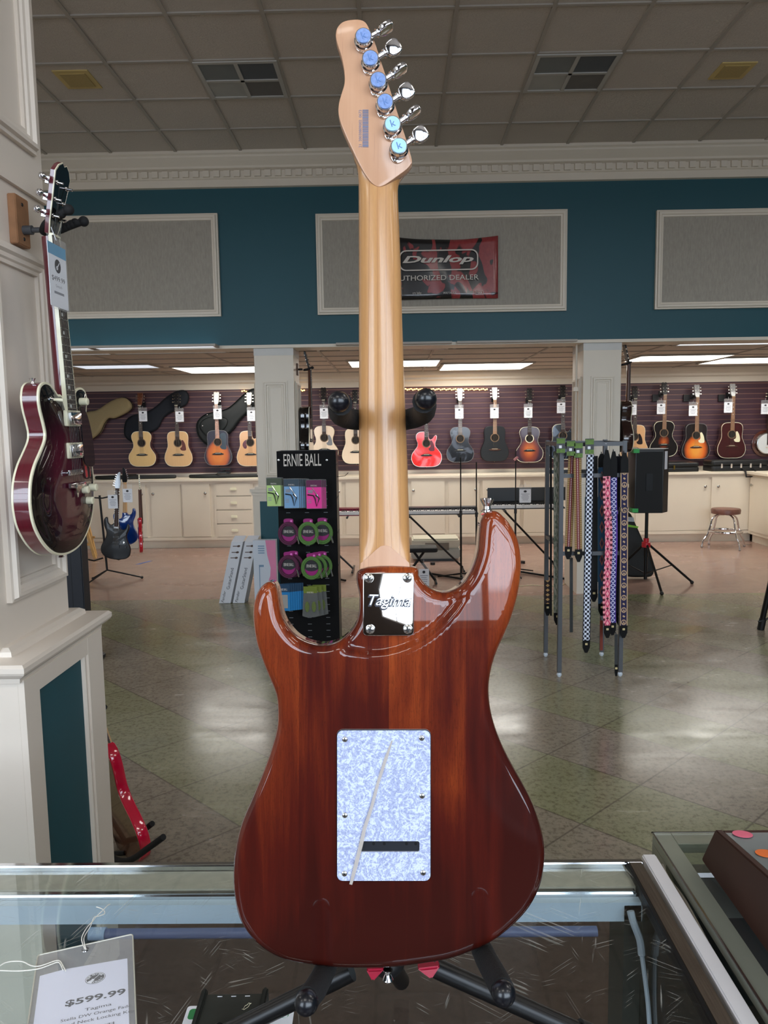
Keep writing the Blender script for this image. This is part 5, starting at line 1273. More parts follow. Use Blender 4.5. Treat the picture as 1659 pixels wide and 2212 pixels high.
q = MB(); q.T = TR((lc[0]-.0005, lc[1], zt+.00012)) @ RZ(.75); q.box(-.004,.0075,-.0003,.0003,0,.0001); q.plate(spline([(-.009,-.003),(-.005,-.0018),(-.003,-.0022),(-.002,0),(-.003,.0022),(-.005,.0016),(-.009,.003),(-.0105,0)],3),0,.0001); q.build('logo_guitar', M['white'], lgo)
def line_(s_, px0, py0, px1, py1, hh, m=M['ink'], off=0):
    a, b = T2(px0, py0), T2(px1, py1); fit(s_, 'lettering', math.hypot(b[0]-a[0], b[1]-a[1]), hh, m, tg, TR(((a[0]+b[0])/2, (a[1]+b[1])/2, zt)), ang=math.atan2(b[1]-a[1], b[0]-a[0])*.6, off=off)
line_('$599.99', 141, 2166, 271, 2141, .0125, off=.003)
line_('Tagima', 183, 2180, 241, 2168, .0062)
line_('Stella DW Orange Fade', 131, 2203, 283, 2172, .0062)
line_('Roasted Neck Locking Keys', 106, 2219, 297, 2182, .0062)
a, b = T2(175,2218), T2(245,2200); q = MB(); x_ = a[0]; k_ = 0
while x_ < b[0]: q.box(x_, x_+[.0006,.0012,.0004][k_%3], b[1]-.012, b[1]-.004, .0009, zt); x_ += [.0014,.002,.0016][k_%3]; k_ += 1
q.build('barcode', M['ink'], tg, smooth=False)
tw = mat('white_twine', (226,222,212), .7, var=.1, scale=400)
s2 = MB(); q = [Vector((*T2(x, y), z)) for x, y, z in [(184,2052,.003),(179,2042,.004),(177,2030,.006),(188,2012,.008),(200,1996,.006),(208,1984,.005),(222,1972,.006),(232,1960,.005),(238,1955,.004)]]
s2.sweep(spline(q, 3, closed=False), .0007, 6); q = [Vector((*T2(x, y), z)) for x, y, z in [(186,2052,.003),(182,2040,.006),(183,2024,.004),(196,2004,.005),(203,1990,.008),(214,1984,.006),(226,1976,.004),(224,1968,.004),(215,1962,.003),(208,1960,.003)]]
s2.sweep(spline(q, 3, closed=False), .0007, 6); s2.build('twine', tw, tg)
s2 = MB()
for pl_ in ([(0,2089),(12,2082),(30,2079),(50,2080),(66,2088),(82,2090),(100,2085),(120,2078),(130,2079),(138,2092),(142,2100)], [(-20,2098),(0,2099),(40,2100),(80,2096),(105,2088),(124,2081),(131,2086),(136,2098)]):
    s2.sweep(spline([Vector((*T2(x, y), .004)) for x, y in pl_], 3, closed=False), .0008, 6)
s2.build('twine', tw, tg)
# black direct box and green card on the glass
c = onZ(505, 2142, 1.0); 
db = empty('pedal_box', (onZ(503,2178,.99).x, onZ(503,2178,.99).y-.02, .9722), 'black metal audio box lying on the glass beside the stand leg', 'audio box', None, rot=(0,0,.02))
w_ = (onZ(572,2150,1.0)-onZ(440,2150,1.0)).length/2
yf = onZ(505,2146,.998).y-db.location.y
MB().plate(rrect(-w_*.98, w_*.98, yf-.14, yf, .003), .001, .026, .002, 2).build('case', mat('scuffed_black', (38,42,38), .5, var=.2, scale=50, bump=.1), db)
for s_ in (-1, 1): MB().box(s_*w_-.0035, s_*w_+.0035, yf-.14, yf+.007, 0, .029).build('end_plate', mat('scuffed_black2', (30,33,30), .45, var=.2, scale=50), db, bevel=.002)
q = MB()
for k in (-.45, 0, .45): q.box(k*w_-.003, k*w_+.003, yf-.0055, yf-.0045, .0258, .0262)
q.build('printed_marks', M['white'], db, smooth=False)
fit('PASSIVE DIRECT BOX', 'lettering', w_*.95, .003, M['white'], db, TR((-.002, yf-.0505, .0261)), ang=PI)
q = MB(); q.sweep([(w_*.5+.004*math.cos(a/2)*(1+.3*math.sin(a*2)), yf-.022+.005*math.sin(a/2+1)*(1+.2*math.cos(a*3)), .0263) for a in range(14)], .0003, 5); q.build('scribble', M['ivory'], db)
cd_ = empty('green_card', (onZ(520,2195,.972).x, onZ(520,2195,.972).y, .9715), 'green and white card with $69 sticker under the black box', 'card', None, rot=(0,0,.02))
inv = (TR(cd_.location) @ RZ(.02)).inverted()
a = inv @ onZ(406, 2173, .972); b = inv @ onZ(637, 2172, .972)
MB().plate(rrect(a.x, b.x, a.y-.09, a.y, .004), 0, .0004).build('card', M['white'], cd_)
MB().plate(rrect(a.x+.004, b.x-.006, a.y-.022, a.y-.005, .004), .0004, .0006).build('green_band', mat('green_print', (60,140,84), .4, var=.03), cd_)
c = inv @ onZ(608, 2190, .972); st_ = MB().plate(rrect(c.x-.010, c.x+.008, c.y-.006, c.y+.0065, .002), .0006, .0008).build('price_sticker', M['white'], cd_)
fit('$69', 'lettering', .013, .006, M['greyink'], st_, TR((c.x-.001, c.y, .0009)), ang=PI)
# dots along the bottom edge: metal clips on the glass edge nearest the viewer
# ================================================================ BANNER
p = onY(969, 576, 7.52)
bn = empty('banner', (.545, 7.525, 2.92), 'black and red Dunlop authorized dealer banner on the centre acoustic panel', 'banner', None, rot=(PI/2,0,0))
t = NT('banner_print'); oc = t.coord(); n1 = t.noise(t.mapping(oc, (1,.6,1), (0,0,.4)), 5.2, 2, .4, 1.2); n2 = t.noise(oc, 30, 4)
n1 = t.math('ADD', n1, t.math('MULTIPLY', t.math('SUBTRACT', t.sep(oc)[0], .05), .30))
c = t.mix(t.ramp(n1, [(.485,(0,0,0,1)),(.50,(1,1,1,1))]), srgb(30,28,30), t.mix(n2, srgb(128,44,50), srgb(166,66,66)))
t.set(Base_Color=c, Roughness=.22, Coat_Weight=.6, Coat_Roughness=.1)
bw = .475; ms = MB(); nx, ny = 24, 12; vs = []
for j in range(ny+1):
    for i in range(nx+1):
        u_ = -1+2*i/nx; v_ = j/ny; sag = .03*(1-u_*u_)*(2*v_-1)*-1
        vs.append((u_*bw, v_*.585+sag*(1 if v_ > .5 else .15), .012*math.sin(u_*5+v_*3)*(1-abs(u_))+.004))
fs = [(j*(nx+1)+i, j*(nx+1)+i+1, (j+1)*(nx+1)+i+1, (j+1)*(nx+1)+i) for j in range(ny) for i in range(nx)]
ms.add(vs, fs); bo = ms.build('cloth', t.m, bn)
md_ = bo.modifiers.new('thickness', 'SOLIDIFY'); md_.thickness = .003
wht = mat('banner_white', (214,206,196), .5, var=0)
def B2(px, py): q = onY(px, py, 7.505); return (q.x-.545, q.z-2.92)
Zb = TR((0,0,.024))
a, b = B2(869,600), B2(1033,577); c_ = B2(950,564)
fit('Dunlop', 'lettering', B2(1023,560)[0]-B2(869,560)[0], .085, wht, bn, TR((B2(946,562)[0], B2(946,562)[1], .024)), shear=.3, off=.004)
q = MB(); x0, y0 = B2(862,541); x1, y1 = B2(1033,583); rr_ = .07
ring = rrect(x0, x1, y1, y0, .066, 8); ring2 = rrect(x0+.012, x1-.012, y1+.012, y0-.012, .055, 8)
n = len(ring); q.loft([[(x,y,.022) for x,y in ring],[(x,y,.025) for x,y in ring],[(x,y,.025) for x,y in ring2],[(x,y,.022) for x,y in ring2]], cap=False, closed=True)
q.build('oval_frame', wht, bn)
fit('AUTHORIZED DEALER', 'lettering', B2(1034,600)[0]-B2(850,600)[0], .048, wht, bn, TR((B2(942,600)[0], B2(942,600)[1], .024)), off=.0006)
g_ = mat('banner_grey', (206,198,190), .5, var=0)
fit('cry baby', 'lettering', .085, .032, g_, bn, TR((B2(901,637)[0], B2(901,637)[1]+.014, .026)))
fit('WAY HUGE', 'lettering', .125, .022, g_, bn, TR((B2(971,636)[0], B2(971,636)[1]+.014, .026)), off=.001)
m_ = B2(1035,635); fit('MXR', 'lettering', .06, .02, g_, bn, TR((m_[0], m_[1]+.012, .026)), off=.001)
q = MB(); r1 = rrect(m_[0]-.042, m_[0]+.042, m_[1]-.008, m_[1]+.032, .012); r2 = rrect(m_[0]-.039, m_[0]+.039, m_[1]-.005, m_[1]+.029, .010)
q.loft([[(x,y,.022) for x,y in r1],[(x,y,.024) for x,y in r1],[(x,y,.024) for x,y in r2],[(x,y,.022) for x,y in r2]], cap=False, closed=True); q.build('badge_frame', g_, bn)
# ================================================================ ACCESSORY RACK
RY_ = 5.62
ra = onY(597, 975, RY_); rb = onY(725, 977, RY_); rw = (rb.x-ra.x)/2
rk = empty('accessory_rack', ((ra.x+rb.x)/2, RY_, 0), 'tall black pegboard rack with Ernie Ball header, hung with cables and packs', 'display rack')
RC = rk.location; rh = ra.z
MB().box(-rw, rw, 0, .02, .05, rh).build('pegboard', mat('pegboard_black', (7,7,8), .7, var=0, spec=.2), rk, smooth=False)
MB().box(-rw, -rw+.015, .02, .24, .05, rh).build('side_panel', M['black'], rk, smooth=False)
sp_ = MB().box(rw-.015, rw, .02, .24, .05, rh); sp_.build('side_panel', M['black'], rk, smooth=False)
MB().box(-rw, rw, .225, .24, .05, rh).build('back_panel', M['black'], rk, smooth=False)
MB().box(-rw-.01, rw+.01, -.12, .30, 0, .05).build('base', M['black'], rk, bevel=.006)
q = MB()
for z_ in (1.42, 1.17, .91, .66, .40): q.box(rw, rw+.002, .03, .20, z_, z_+.012)
q.build('side_slots', mat('slot_grey', (46,48,52), .5, var=0), rk, smooth=False)
q = MB()
for i in range(3):
    for j in range(24): q.box(-rw+.06+i*.14, -rw+.09+i*.14, -.001, .0, .12+j*.05, .124+j*.05)
q.build('peg_slots', mat('slot_grey2', (120,122,126), .5, var=0), rk, smooth=False)
def R2(px, py, d=.03): q = onY(px, py, RY_-d); return (q.x-RC.x, -d, q.z)
a = R2(612,981,.004); b = R2(694,1006,.004)
FT = TR(((a[0]+b[0])/2, -.003, (a[2]+b[2])/2)) @ RX(PI/2)
fit('ERNIE BALL', 'lettering', b[0]-a[0], a[2]-b[2], wht, rk, FT, ext=.001, off=.0006)
for px_ in (602, 706):
    c = R2(px_, 994, .001); q = MB(); q.T = TR(c) @ RX(PI/2); q.lathe([(.009,0),(.008,.003),(.001,.004)], 12); q.build('bolt', M['nickel'], rk)
# capo packs
def pack(nm, cx, py0, py1, wpx, n, colr, dark, label, grp, dstep=.016, xstep=.006):
    proto = None
    for k in range(n):
        d = .05+.012*(n-1-k) if n > 1 else .06
        p = onY(cx, (py0+py1)/2, RY_-.09)
        w_ = wpx/F*(RY_-.09); h_ = (py1-py0)/F*(RY_-.09)
        loc = (p.x + xstep*k, RY_-.14+dstep*k, p.z-.0015*k)
        if proto is None:
            proto = empty('capo_pack', loc, label, 'accessory pack', grp, rot=(PI/2,0,0)); r = proto
            MB().plate(rrect(-w_/2,w_/2,-h_/2,h_/2,.004), 0, .002).build('card', colr, r)
            MB().box(-w_/2,w_/2,h_*.25,h_/2,.002,.0026).build('header', dark, r, smooth=False)
            fit('ERNIE BALL', 'lettering', w_*.42, .010, wht, r, TR((0, h_*.31, .003)))
            q = MB().sweep([(-w_*.12,h_*.24,.008),(w_*.12,h_*.05,.01),(w_*.30,-h_*.10,.010),(w_*.30,-h_*.16,.01)], .004, 8); cp = q.build('capo', M['chrome'], r)
            q = MB().sweep([(-w_*.42,-.002,.008),(-w_*.05,-h_*.04,.009),(w_*.06,-h_*.14,.01),(w_*.16,-h_*.42,.01),(w_*.34,-h_*.14,.01),(w_*.10,-h_*.02,.01)], .0045, 8); q.build('spring_handle', M['black'], cp)
            q = MB()
            for j in range(3): q.box(-w_*.42,-w_*.18,-h_*.20-j*.011,-h_*.18-j*.011,.002,.0026)
            for j in range(2): q.box(-w_*.40,-w_*.08,h_*.10-j*.012,h_*.15-j*.012,.002,.0026)
            q.build('printed_lines', M['greyink'], r)
            MB().plate(rrect(-w_/2-.004,w_/2+.004,-h_/2-.004,h_/2+.006,.005), -.0015, 0).build('sleeve', M['smoke'], r)
        else:
            r = copy_tree(proto); r.location = loc
lime = mat('lime_card', (178,210,126), .5, var=.02); sky = mat('sky_card', (122,166,208), .5, var=.02); hot = mat('pink_card', (246,52,160), .5, var=.02); magd = mat('magenta_dark', (96,8,70), .5, var=.02)
pack('lime', 594, 1032, 1092, 30, 3, lime, mat('olive_dark', (66,76,54), .5), 'lime green capo pack at the left of the top row on the black rack', 'lime green capo packs')
pack('sky', 632, 1034, 1096, 32, 6, sky, mat('slate_dark', (48,66,80), .5), 'sky blue capo pack in the top row of the black rack', 'sky blue capo packs', xstep=.0125)
pack('hot', 680, 1036, 1097, 33, 4, hot, magd, 'hot pink capo pack at the right of the top row on the black rack', 'hot pink capo packs', xstep=.009)
# coiled cables on cards
mag = mat('magenta_card', (150,24,112), .4, var=.05); grc = mat('green_cable', (86,128,58), .5, var=.1, scale=200); pur = mat('purple_cable', (86,24,62), .5, var=.1, scale=200)
def coil(px, py, cable, label, grp, n=1, dx=.025, r_=.075):
    proto = None
    for k in range(n):
        p = onY(px, py, RY_-.12); loc = (p.x+dx*k, RY_-.15+.038*k, p.z+.0*k)
        if proto is None:
            proto = empty('coiled_cable', loc, label, 'cable', grp, rot=(PI/2,0,0)); r = proto
            MB().plate(spline([(-.045,-.075),(.045,-.075),(.062,0),(.055,.045),(.035,.062),(.03,.095),(-.03,.095),(-.035,.062),(-.055,.045),(-.062,0)], 4), 0, .002).build('card', mag, r)
            MB().plate(circ(0,.004,.058,24,.040), .002, .0026).build('black_label', M['ink'], r)
            fit('ERNIE BALL', 'lettering', .072, .022, wht, r, TR((0,.004,.003)))
            for t_, z_ in ((.0,.006),(.010,.010),(.005,.015)):
                pass
            q = MB()
            for i_, (rr_, z_) in enumerate(((r_-.006,.009),(r_-.012,.016),(r_+.002,.014),(r_-.003,.021),(r_-.016,.010))):
                ring = [(rr_*.94*math.cos(2*PI*a/28), -.01+rr_*1.06*math.sin(2*PI*a/28), z_) for a in range(28)]
                rings = []
                for a in range(28):
                    c__ = Vector(ring[a]); ra_ = Vector((math.cos(2*PI*a/28), math.sin(2*PI*a/28), 0))
                    rings.append([c__+ra_*.0052*math.cos(b*PI/3)+Vector((0,0,1))*.0052*math.sin(b*PI/3) for b in range(6)])
                q.loft(rings, cap=False, closed=True)
            q.build('coil', cable, r)
            MB().tube((.062,-.03,.02),(.076,-.085,.024),.0058,n=10).build('plug', M['chrome'], r)
            MB().plate(circ(.02,.08,.008,12), .002, .0028).build('sticker', mat('pink_dot', (230,120,200), .5, var=0), r)
        else:
            r = copy_tree(proto); r.location = loc
coil(625, 1148, pur, 'purple coiled cable on magenta card, upper left of the two cable rows', 'upper left purple cables', 1)
coil(667, 1148, grc, 'green coiled cable on magenta card in the upper cable row', 'upper green cables', 2, .10)
coil(625, 1219, pur, 'purple coiled cable on magenta card in the lower cable row', 'lower left purple cables', 2, .03)
coil(674, 1222, grc, 'green coiled cable on magenta card in the lower cable row', 'lower green cables', 3, .035)
blu = mat('string_pack_blue', (24,120,180), .4, var=.05); proto = None
for k in range(7):
    p = onY(614+4.5*k, 1288, RY_-.12); loc = (p.x, RY_-.16+.008*k, p.z)
    if proto is None:
        proto = empty('accessory_pouch', loc, 'blue hanging pouch in the bottom row of the black rack', 'accessory pack', 'blue pouches in the bottom row', rot=(PI/2,0,.0)); r = proto
        MB().plate(rrect(-.05,.05,-.10,.04,.004), 0, .004).build('pouch', blu, r); MB().box(-.05,.05,.04,.10,0,.003).build('header', mat('pouch_header', (18,60,90), .4), r)
        fit('ERNIE BALL', 'lettering', .062, .016, wht, r, TR((0,.06,.0035))); MB().box(-.032,.032,-.08,.02,.004,.005).build('label', mat('grey_label', (150,150,146), .6, var=.05), r)
    else: r = copy_tree(proto); r.location = loc
proto = None
for k in range(3):
    p = onY(672+9*k, 1293, RY_-.12); loc = (p.x, RY_-.16+.03*k, p.z)
    if proto is None:
        proto = empty('accessory_pouch', loc, 'clear pouch with olive header at the bottom right of the black rack', 'accessory pack', 'clear pouches in the bottom row', rot=(PI/2,0,0)); r = proto
        MB().plate([(-.05,.05),(.05,.05),(.062,-.12),(.03,-.13),(-.03,-.13),(-.062,-.12)], 0, .006).build('pouch', M['smoke'], r); MB().box(-.05,.05,.05,.10,0,.004).build('header', mat('olive_header', (110,124,40), .4), r)
        fit('ERNIE BALL', 'lettering', .05, .014, wht, r, TR((0,.055,.0045))); 
        for s_ in (-1,1): MB().plate(circ(s_*.025,-.05,.016,12,.04), .006, .012).build('strap_end', mat('olive_fabric', (96,110,52), .7, var=.2, scale=100), r)
    else: r = copy_tree(proto); r.location = loc
q = empty('display_hook', (rk.location.x+rw, RY_+.10, 1.33), 'bare wire hook sticking out of the right side of the black rack', 'hook')
MB().sweep([(0,0,0),(.06,0,.006),(.085,0,.03)], .0025, 6).build('wire', M['black'], q)
# ================================================================ WHITE BOXES BY THE PILLAR
whb = mat('box_white', (214,216,222), .5, var=.02)
def bx3(name, P0, ux, uy, uz, m, parent):
    q = MB(); q.add([P0, P0+ux, P0+ux+uy, P0+uy, P0+uz, P0+ux+uz, P0+ux+uy+uz, P0+uy+uz], [(0,3,2,1),(4,5,6,7),(0,1,5,4),(1,2,6,5),(2,3,7,6),(3,0,4,7)]); return q.build(name, m, parent, smooth=False)
for i, (pa, pb, tx) in enumerate((((472,1281),(497,1285),(500,1160)),((502,1281),(527,1284),(528,1163)))):
    a = onZ(*pa, 0); b = onZ(*pb, 0); a.y = b.y = 7.30; a = onY(pa[0], 1281, 7.30); b = onY(pb[0], 1281, 7.30); a.z = b.z = .003
    tp_ = onY(tx[0], tx[1], 7.36)
    e = empty('guitar_stand_box', a, ('left' if i == 0 else 'right') + ' one of two tall white boxes leaning beside the black rack', 'box')
    ux = b-a; lean = tp_-a; lean.x = tp_.x-a.x-.03 if True else 0; uz = Vector((.135 if i == 0 else .13, .05, .60)); uy = Vector((.02,.10,-.0))
    bx3('carton', Vector((0,0,0)), ux, uy, uz, whb, e)
    fx = (ux.normalized(), uz.normalized()); nn = fx[0].cross(fx[1]).normalized()
    if nn.y > 0: nn = -nn
    Rm = Matrix((fx[0], fx[1], fx[0].cross(fx[1]))).transposed().to_4x4(); s_ = .001 if fx[0].cross(fx[1]).y < 0 else -.001
    TT = Rm @ TR((ux.length/2, 0, s_))
    L_ = uz.length
    text('GuitarStand', 'lettering', .045, M['ink'], e, Rm @ TR((ux.length*.55, L_*.40, s_)) @ RZ(PI/2), .0003)
    text('Fender', 'lettering', .04, M['ink'], e, Rm @ TR((ux.length*.3, L_*.10, s_)) @ RZ(PI/2), .0003, shear=.4)
    q = MB(); q.T = Rm @ TR((0,0,s_-.0005)); 
    for j, yy in enumerate((.93,.83,.74)): q.box(ux.length*.2, ux.length*.8, L_*yy-.004, L_*yy+.004, 0, .001); q.plate(circ(ux.length*.7, L_*yy, .016, 10, .011), 0, .001)
    q.build('printed_guitars', mat('print_brown', (90,70,60), .6), e)
    MB().add([uz, uz+ux, uz+ux+Vector((.02,.08,.05)), uz+Vector((.02,.08,.05))], [(0,1,2,3)]).build('top_flap', M['white'], e)
a = onY(550, 1285, 7.12); a.z = .003; b = onY(592, 1285, 7.12); tpz = onY(560,1168,7.12).z
e = empty('keyboard_box', a, 'white and pink carton standing between the white boxes and the black rack', 'box')
w_ = b.x-a.x+.03
bx3('carton', Vector((0,0,0)), Vector((w_,0,0)), Vector((0,.09,0)), Vector((0,0,tpz)), mat('pale_box', (214,222,234), .5, var=.02), e)
q = MB(); q.T = TR((0,-.001,0)) @ RX(PI/2); q.plate([(w_*.55,tpz),(w_,tpz),(w_,0.02),(w_*.25,.02),(w_*.40,.12),(w_*.72,.30),(w_*.75,.38),(w_*.62,.50)][::-1], 0, .001); q.build('pink_print', mat('pink_print', (232,140,180), .5, var=.05), e, smooth=False)
q = MB(); q.T = TR((0,-.002,0)) @ RX(PI/2)
for j in range(4): q.box(w_*.22,w_*.5,tpz-.06-j*.022,tpz-.05-j*.022,0,.001)
q.box(w_*.24,w_*.27,.10,.40,0,.001).box(w_*.24,w_*.45,.39,.41,0,.001); q.build('printed_drawing', mat('print_blue', (130,160,190), .6, var=0), e, smooth=False)
# ================================================================ STRAP RACK
SX0, SX1, SY0, SY1 = 1.095, 1.505, 5.0, 5.46
sr = empty('strap_rack', ((SX0+SX1)/2, (SY0+SY1)/2, 0), 'grey square-tube floor rack hung with guitar straps', 'display rack')
cxr, cyr = (SX0+SX1)/2, (SY0+SY1)/2; hz = 1.585
for x in (SX0, SX1):
    for y in (SY0, SY1):
        MB().box(x-.014-cxr, x+.014-cxr, y-.014-cyr, y+.014-cyr, .03, hz).build('post', M['steel'], sr, smooth=False, bevel=.002)
        MB().lathe([(.010,.0),(.017,.012),(.017,.02),(.006,.034)], 14, (x-cxr, y-cyr, 0)).build('foot', mat('clear_foot', (210,220,230), .15, var=0), sr)
for z in (hz-.02, 1.36):
    for y in (SY0, SY1): MB().box(SX0-cxr+.014, SX1-cxr-.014, y-.012-cyr, y+.012-cyr, z-.013, z+.013).build('rail', M['steel'], sr, smooth=False)
for z in (hz-.02,):
    for x in (SX0, SX1): MB().box(x-.012-cxr, x+.012-cxr, SY0-cyr+.014, SY1-cyr-.014, z-.013, z+.013).build('rail', M['steel'], sr, smooth=False)
MB().box(SX0-cxr+.014, SX1-cxr-.014, SY0-.012-cyr, SY0+.012-cyr, .83, .856).build('rail', M['steel'], sr, smooth=False)
MB().box(SX0-.012-cxr, SX0+.012-cxr, SY0-cyr+.014, SY1-cyr-.014, .88, .906).build('rail', M['steel'], sr, smooth=False)
MB().lathe([(.006,0),(.005,.002),(.0001,.003)], 10).build('rivet', M['white'], sr).location = (.08, SY0-cyr-.013, hz-.02)
# straps: patterned bands
def strap_mat(name, f):
    t = NT(name); oc = t.coord(); P = t.sep(oc); f(t, P, oc); t.b.inputs['Roughness'].default_value = .75; return t.m
def fr_(t, v, k): return t.math('FRACT', t.math('MULTIPLY', v, k))
def m_checker(t, P, oc):
    u = t.math('MULTIPLY', t.math('ADD', P[0], P[2]), 62); v = t.math('MULTIPLY', t.math('SUBTRACT', P[0], P[2]), 62)
    s_ = t.math('ADD', t.math('FLOOR', t.math('MULTIPLY', P[0], 66)), t.math('FLOOR', t.math('MULTIPLY', P[2], 66)))
    k = t.math('GREATER_THAN', t.math('MODULO', t.math('ABSOLUTE', s_), 2), .5); inn = t.math('LESS_THAN', t.math('ABSOLUTE', P[0]), .0205)
    t.set(Base_Color=t.mix(t.math('MULTIPLY', k, inn), srgb(14,20,40), srgb(226,232,246)))
def m_woven(t, P, oc):
    ax = t.math('ABSOLUTE', P[0]); c = t.mix(t.math('GREATER_THAN', fr_(t, P[2], 70), .5), srgb(132,104,62), srgb(160,132,84))
    c = t.mix(t.math('LESS_THAN', ax, .010), c, srgb(110,20,34)); dash = t.math('GREATER_THAN', fr_(t, P[2], 90), .4)
    c = t.mix(t.math('MULTIPLY', t.math('LESS_THAN', ax, .0025), dash), c, srgb(230,214,206)); t.set(Base_Color=c)
def diam(t, P, w, k):
    return t.math('ADD', t.math('MULTIPLY', t.math('ABSOLUTE', P[0]), 1/w), t.math('MULTIPLY', t.math('ABSOLUTE', t.math('SUBTRACT', fr_(t, P[2], k), .5)), 2))
def m_pink(t, P, oc):
    d = diam(t, P, .02, 15); c = t.mix(t.math('LESS_THAN', d, .95), srgb(238,150,162), srgb(214,72,112)); c = t.mix(t.math('LESS_THAN', d, .5), c, srgb(244,170,176))
    d2 = t.math('ADD', t.math('MULTIPLY', t.math('ABSOLUTE', P[0]), 55), t.math('MULTIPLY', t.math('ABSOLUTE', t.math('SUBTRACT', t.math('FRACT', t.math('ADD', t.math('MULTIPLY', P[2], 15), .5)), .5)), 3.2))
    c = t.mix(t.math('LESS_THAN', d2, .5), c, srgb(70,16,30)); e_ = t.math('MULTIPLY', t.math('GREATER_THAN', t.math('ABSOLUTE', P[0]), .0155), t.math('GREATER_THAN', fr_(t, P[2], 30), .5)); c = t.mix(e_, c, srgb(90,20,40)); t.set(Base_Color=c)
def m_lattice(t, P, oc):
    d = diam(t, P, .02, 34); k = t.math('LESS_THAN', t.math('ABSOLUTE', t.math('SUBTRACT', d, .8)), .22); c = t.mix(k, srgb(50,52,120), srgb(206,204,232)); c = t.mix(t.math('GREATER_THAN', P[0], .0165), c, srgb(96,60,160)); t.set(Base_Color=c)
def m_peace(t, P, oc):
    fy = t.math('SUBTRACT', t.math('FRACT', t.math('MULTIPLY', P[2], 12.0)), .5); ax = P[0]
    def ring(fyv, sh):
        r = t.math('SQRT', t.math('ADD', t.math('POWER', t.math('MULTIPLY', ax, 1/.0165), 2), t.math('POWER', t.math('MULTIPLY', fyv, 4.6), 2))); return r
    fa = t.math('SUBTRACT', fy, -.22); r = ring(fa, 0)
    rg = t.math('LESS_THAN', t.math('ABSOLUTE', t.math('SUBTRACT', r, .88)), .14)
    bar = t.math('MULTIPLY', t.math('LESS_THAN', t.math('ABSOLUTE', ax), .0014), t.math('LESS_THAN', r, .9))
    vv = t.math('MULTIPLY', t.math('LESS_THAN', t.math('ABSOLUTE', t.math('ADD', t.math('MULTIPLY', fa, 4.6), t.math('MULTIPLY', t.math('ABSOLUTE', ax), 60))), .16), t.math('LESS_THAN', r, .9))
    fb = t.math('SUBTRACT', fy, .27); n = t.noise(oc, 60, 2); bird = t.math('LESS_THAN', t.math('ADD', t.math('MULTIPLY', t.math('ABSOLUTE', t.math('ADD', ax, t.math('MULTIPLY', fb, .03))), 90), t.math('MULTIPLY', t.math('ABSOLUTE', fb), 8)), t.math('ADD', .55, t.math('MULTIPLY', n, .5)))
    k = t.math('MAXIMUM', t.math('MAXIMUM', rg, bar), t.math('MAXIMUM', vv, bird)); k = t.math('MAXIMUM', k, t.math('GREATER_THAN', t.math('ABSOLUTE', ax), .0195))
    t.set(Base_Color=t.mix(k, srgb(28,24,66), srgb(196,164,126)))
def m_blue(t, P, oc):
    d = diam(t, P, .02, 9); c = t.mix(t.math('LESS_THAN', d, .8), srgb(36,74,104), srgb(150,90,74)); c = t.mix(t.math('LESS_THAN', d, .45), c, srgb(60,40,66)); t.set(Base_Color=c)
def m_grey(t, P, oc):
    n = t.noise(t.mapping(oc, (60,1,14)), 2, 3); t.set(Base_Color=t.mix(t.ramp(n, [(.45,(0,0,0,1)),(.55,(1,1,1,1))]), srgb(86,96,78), srgb(150,146,132)))
def m_tri(t, P, oc):
    d = diam(t, P, .02, 30); t.set(Base_Color=t.mix(t.math('LESS_THAN', d, .7), srgb(40,26,28), srgb(190,150,96)))
def m_solid(col): return lambda t, P, oc: t.set(Base_Color=srgb(*col))
leather = mat('black_leather', (10,10,11), .6, var=.1, scale=80, spec=.2)
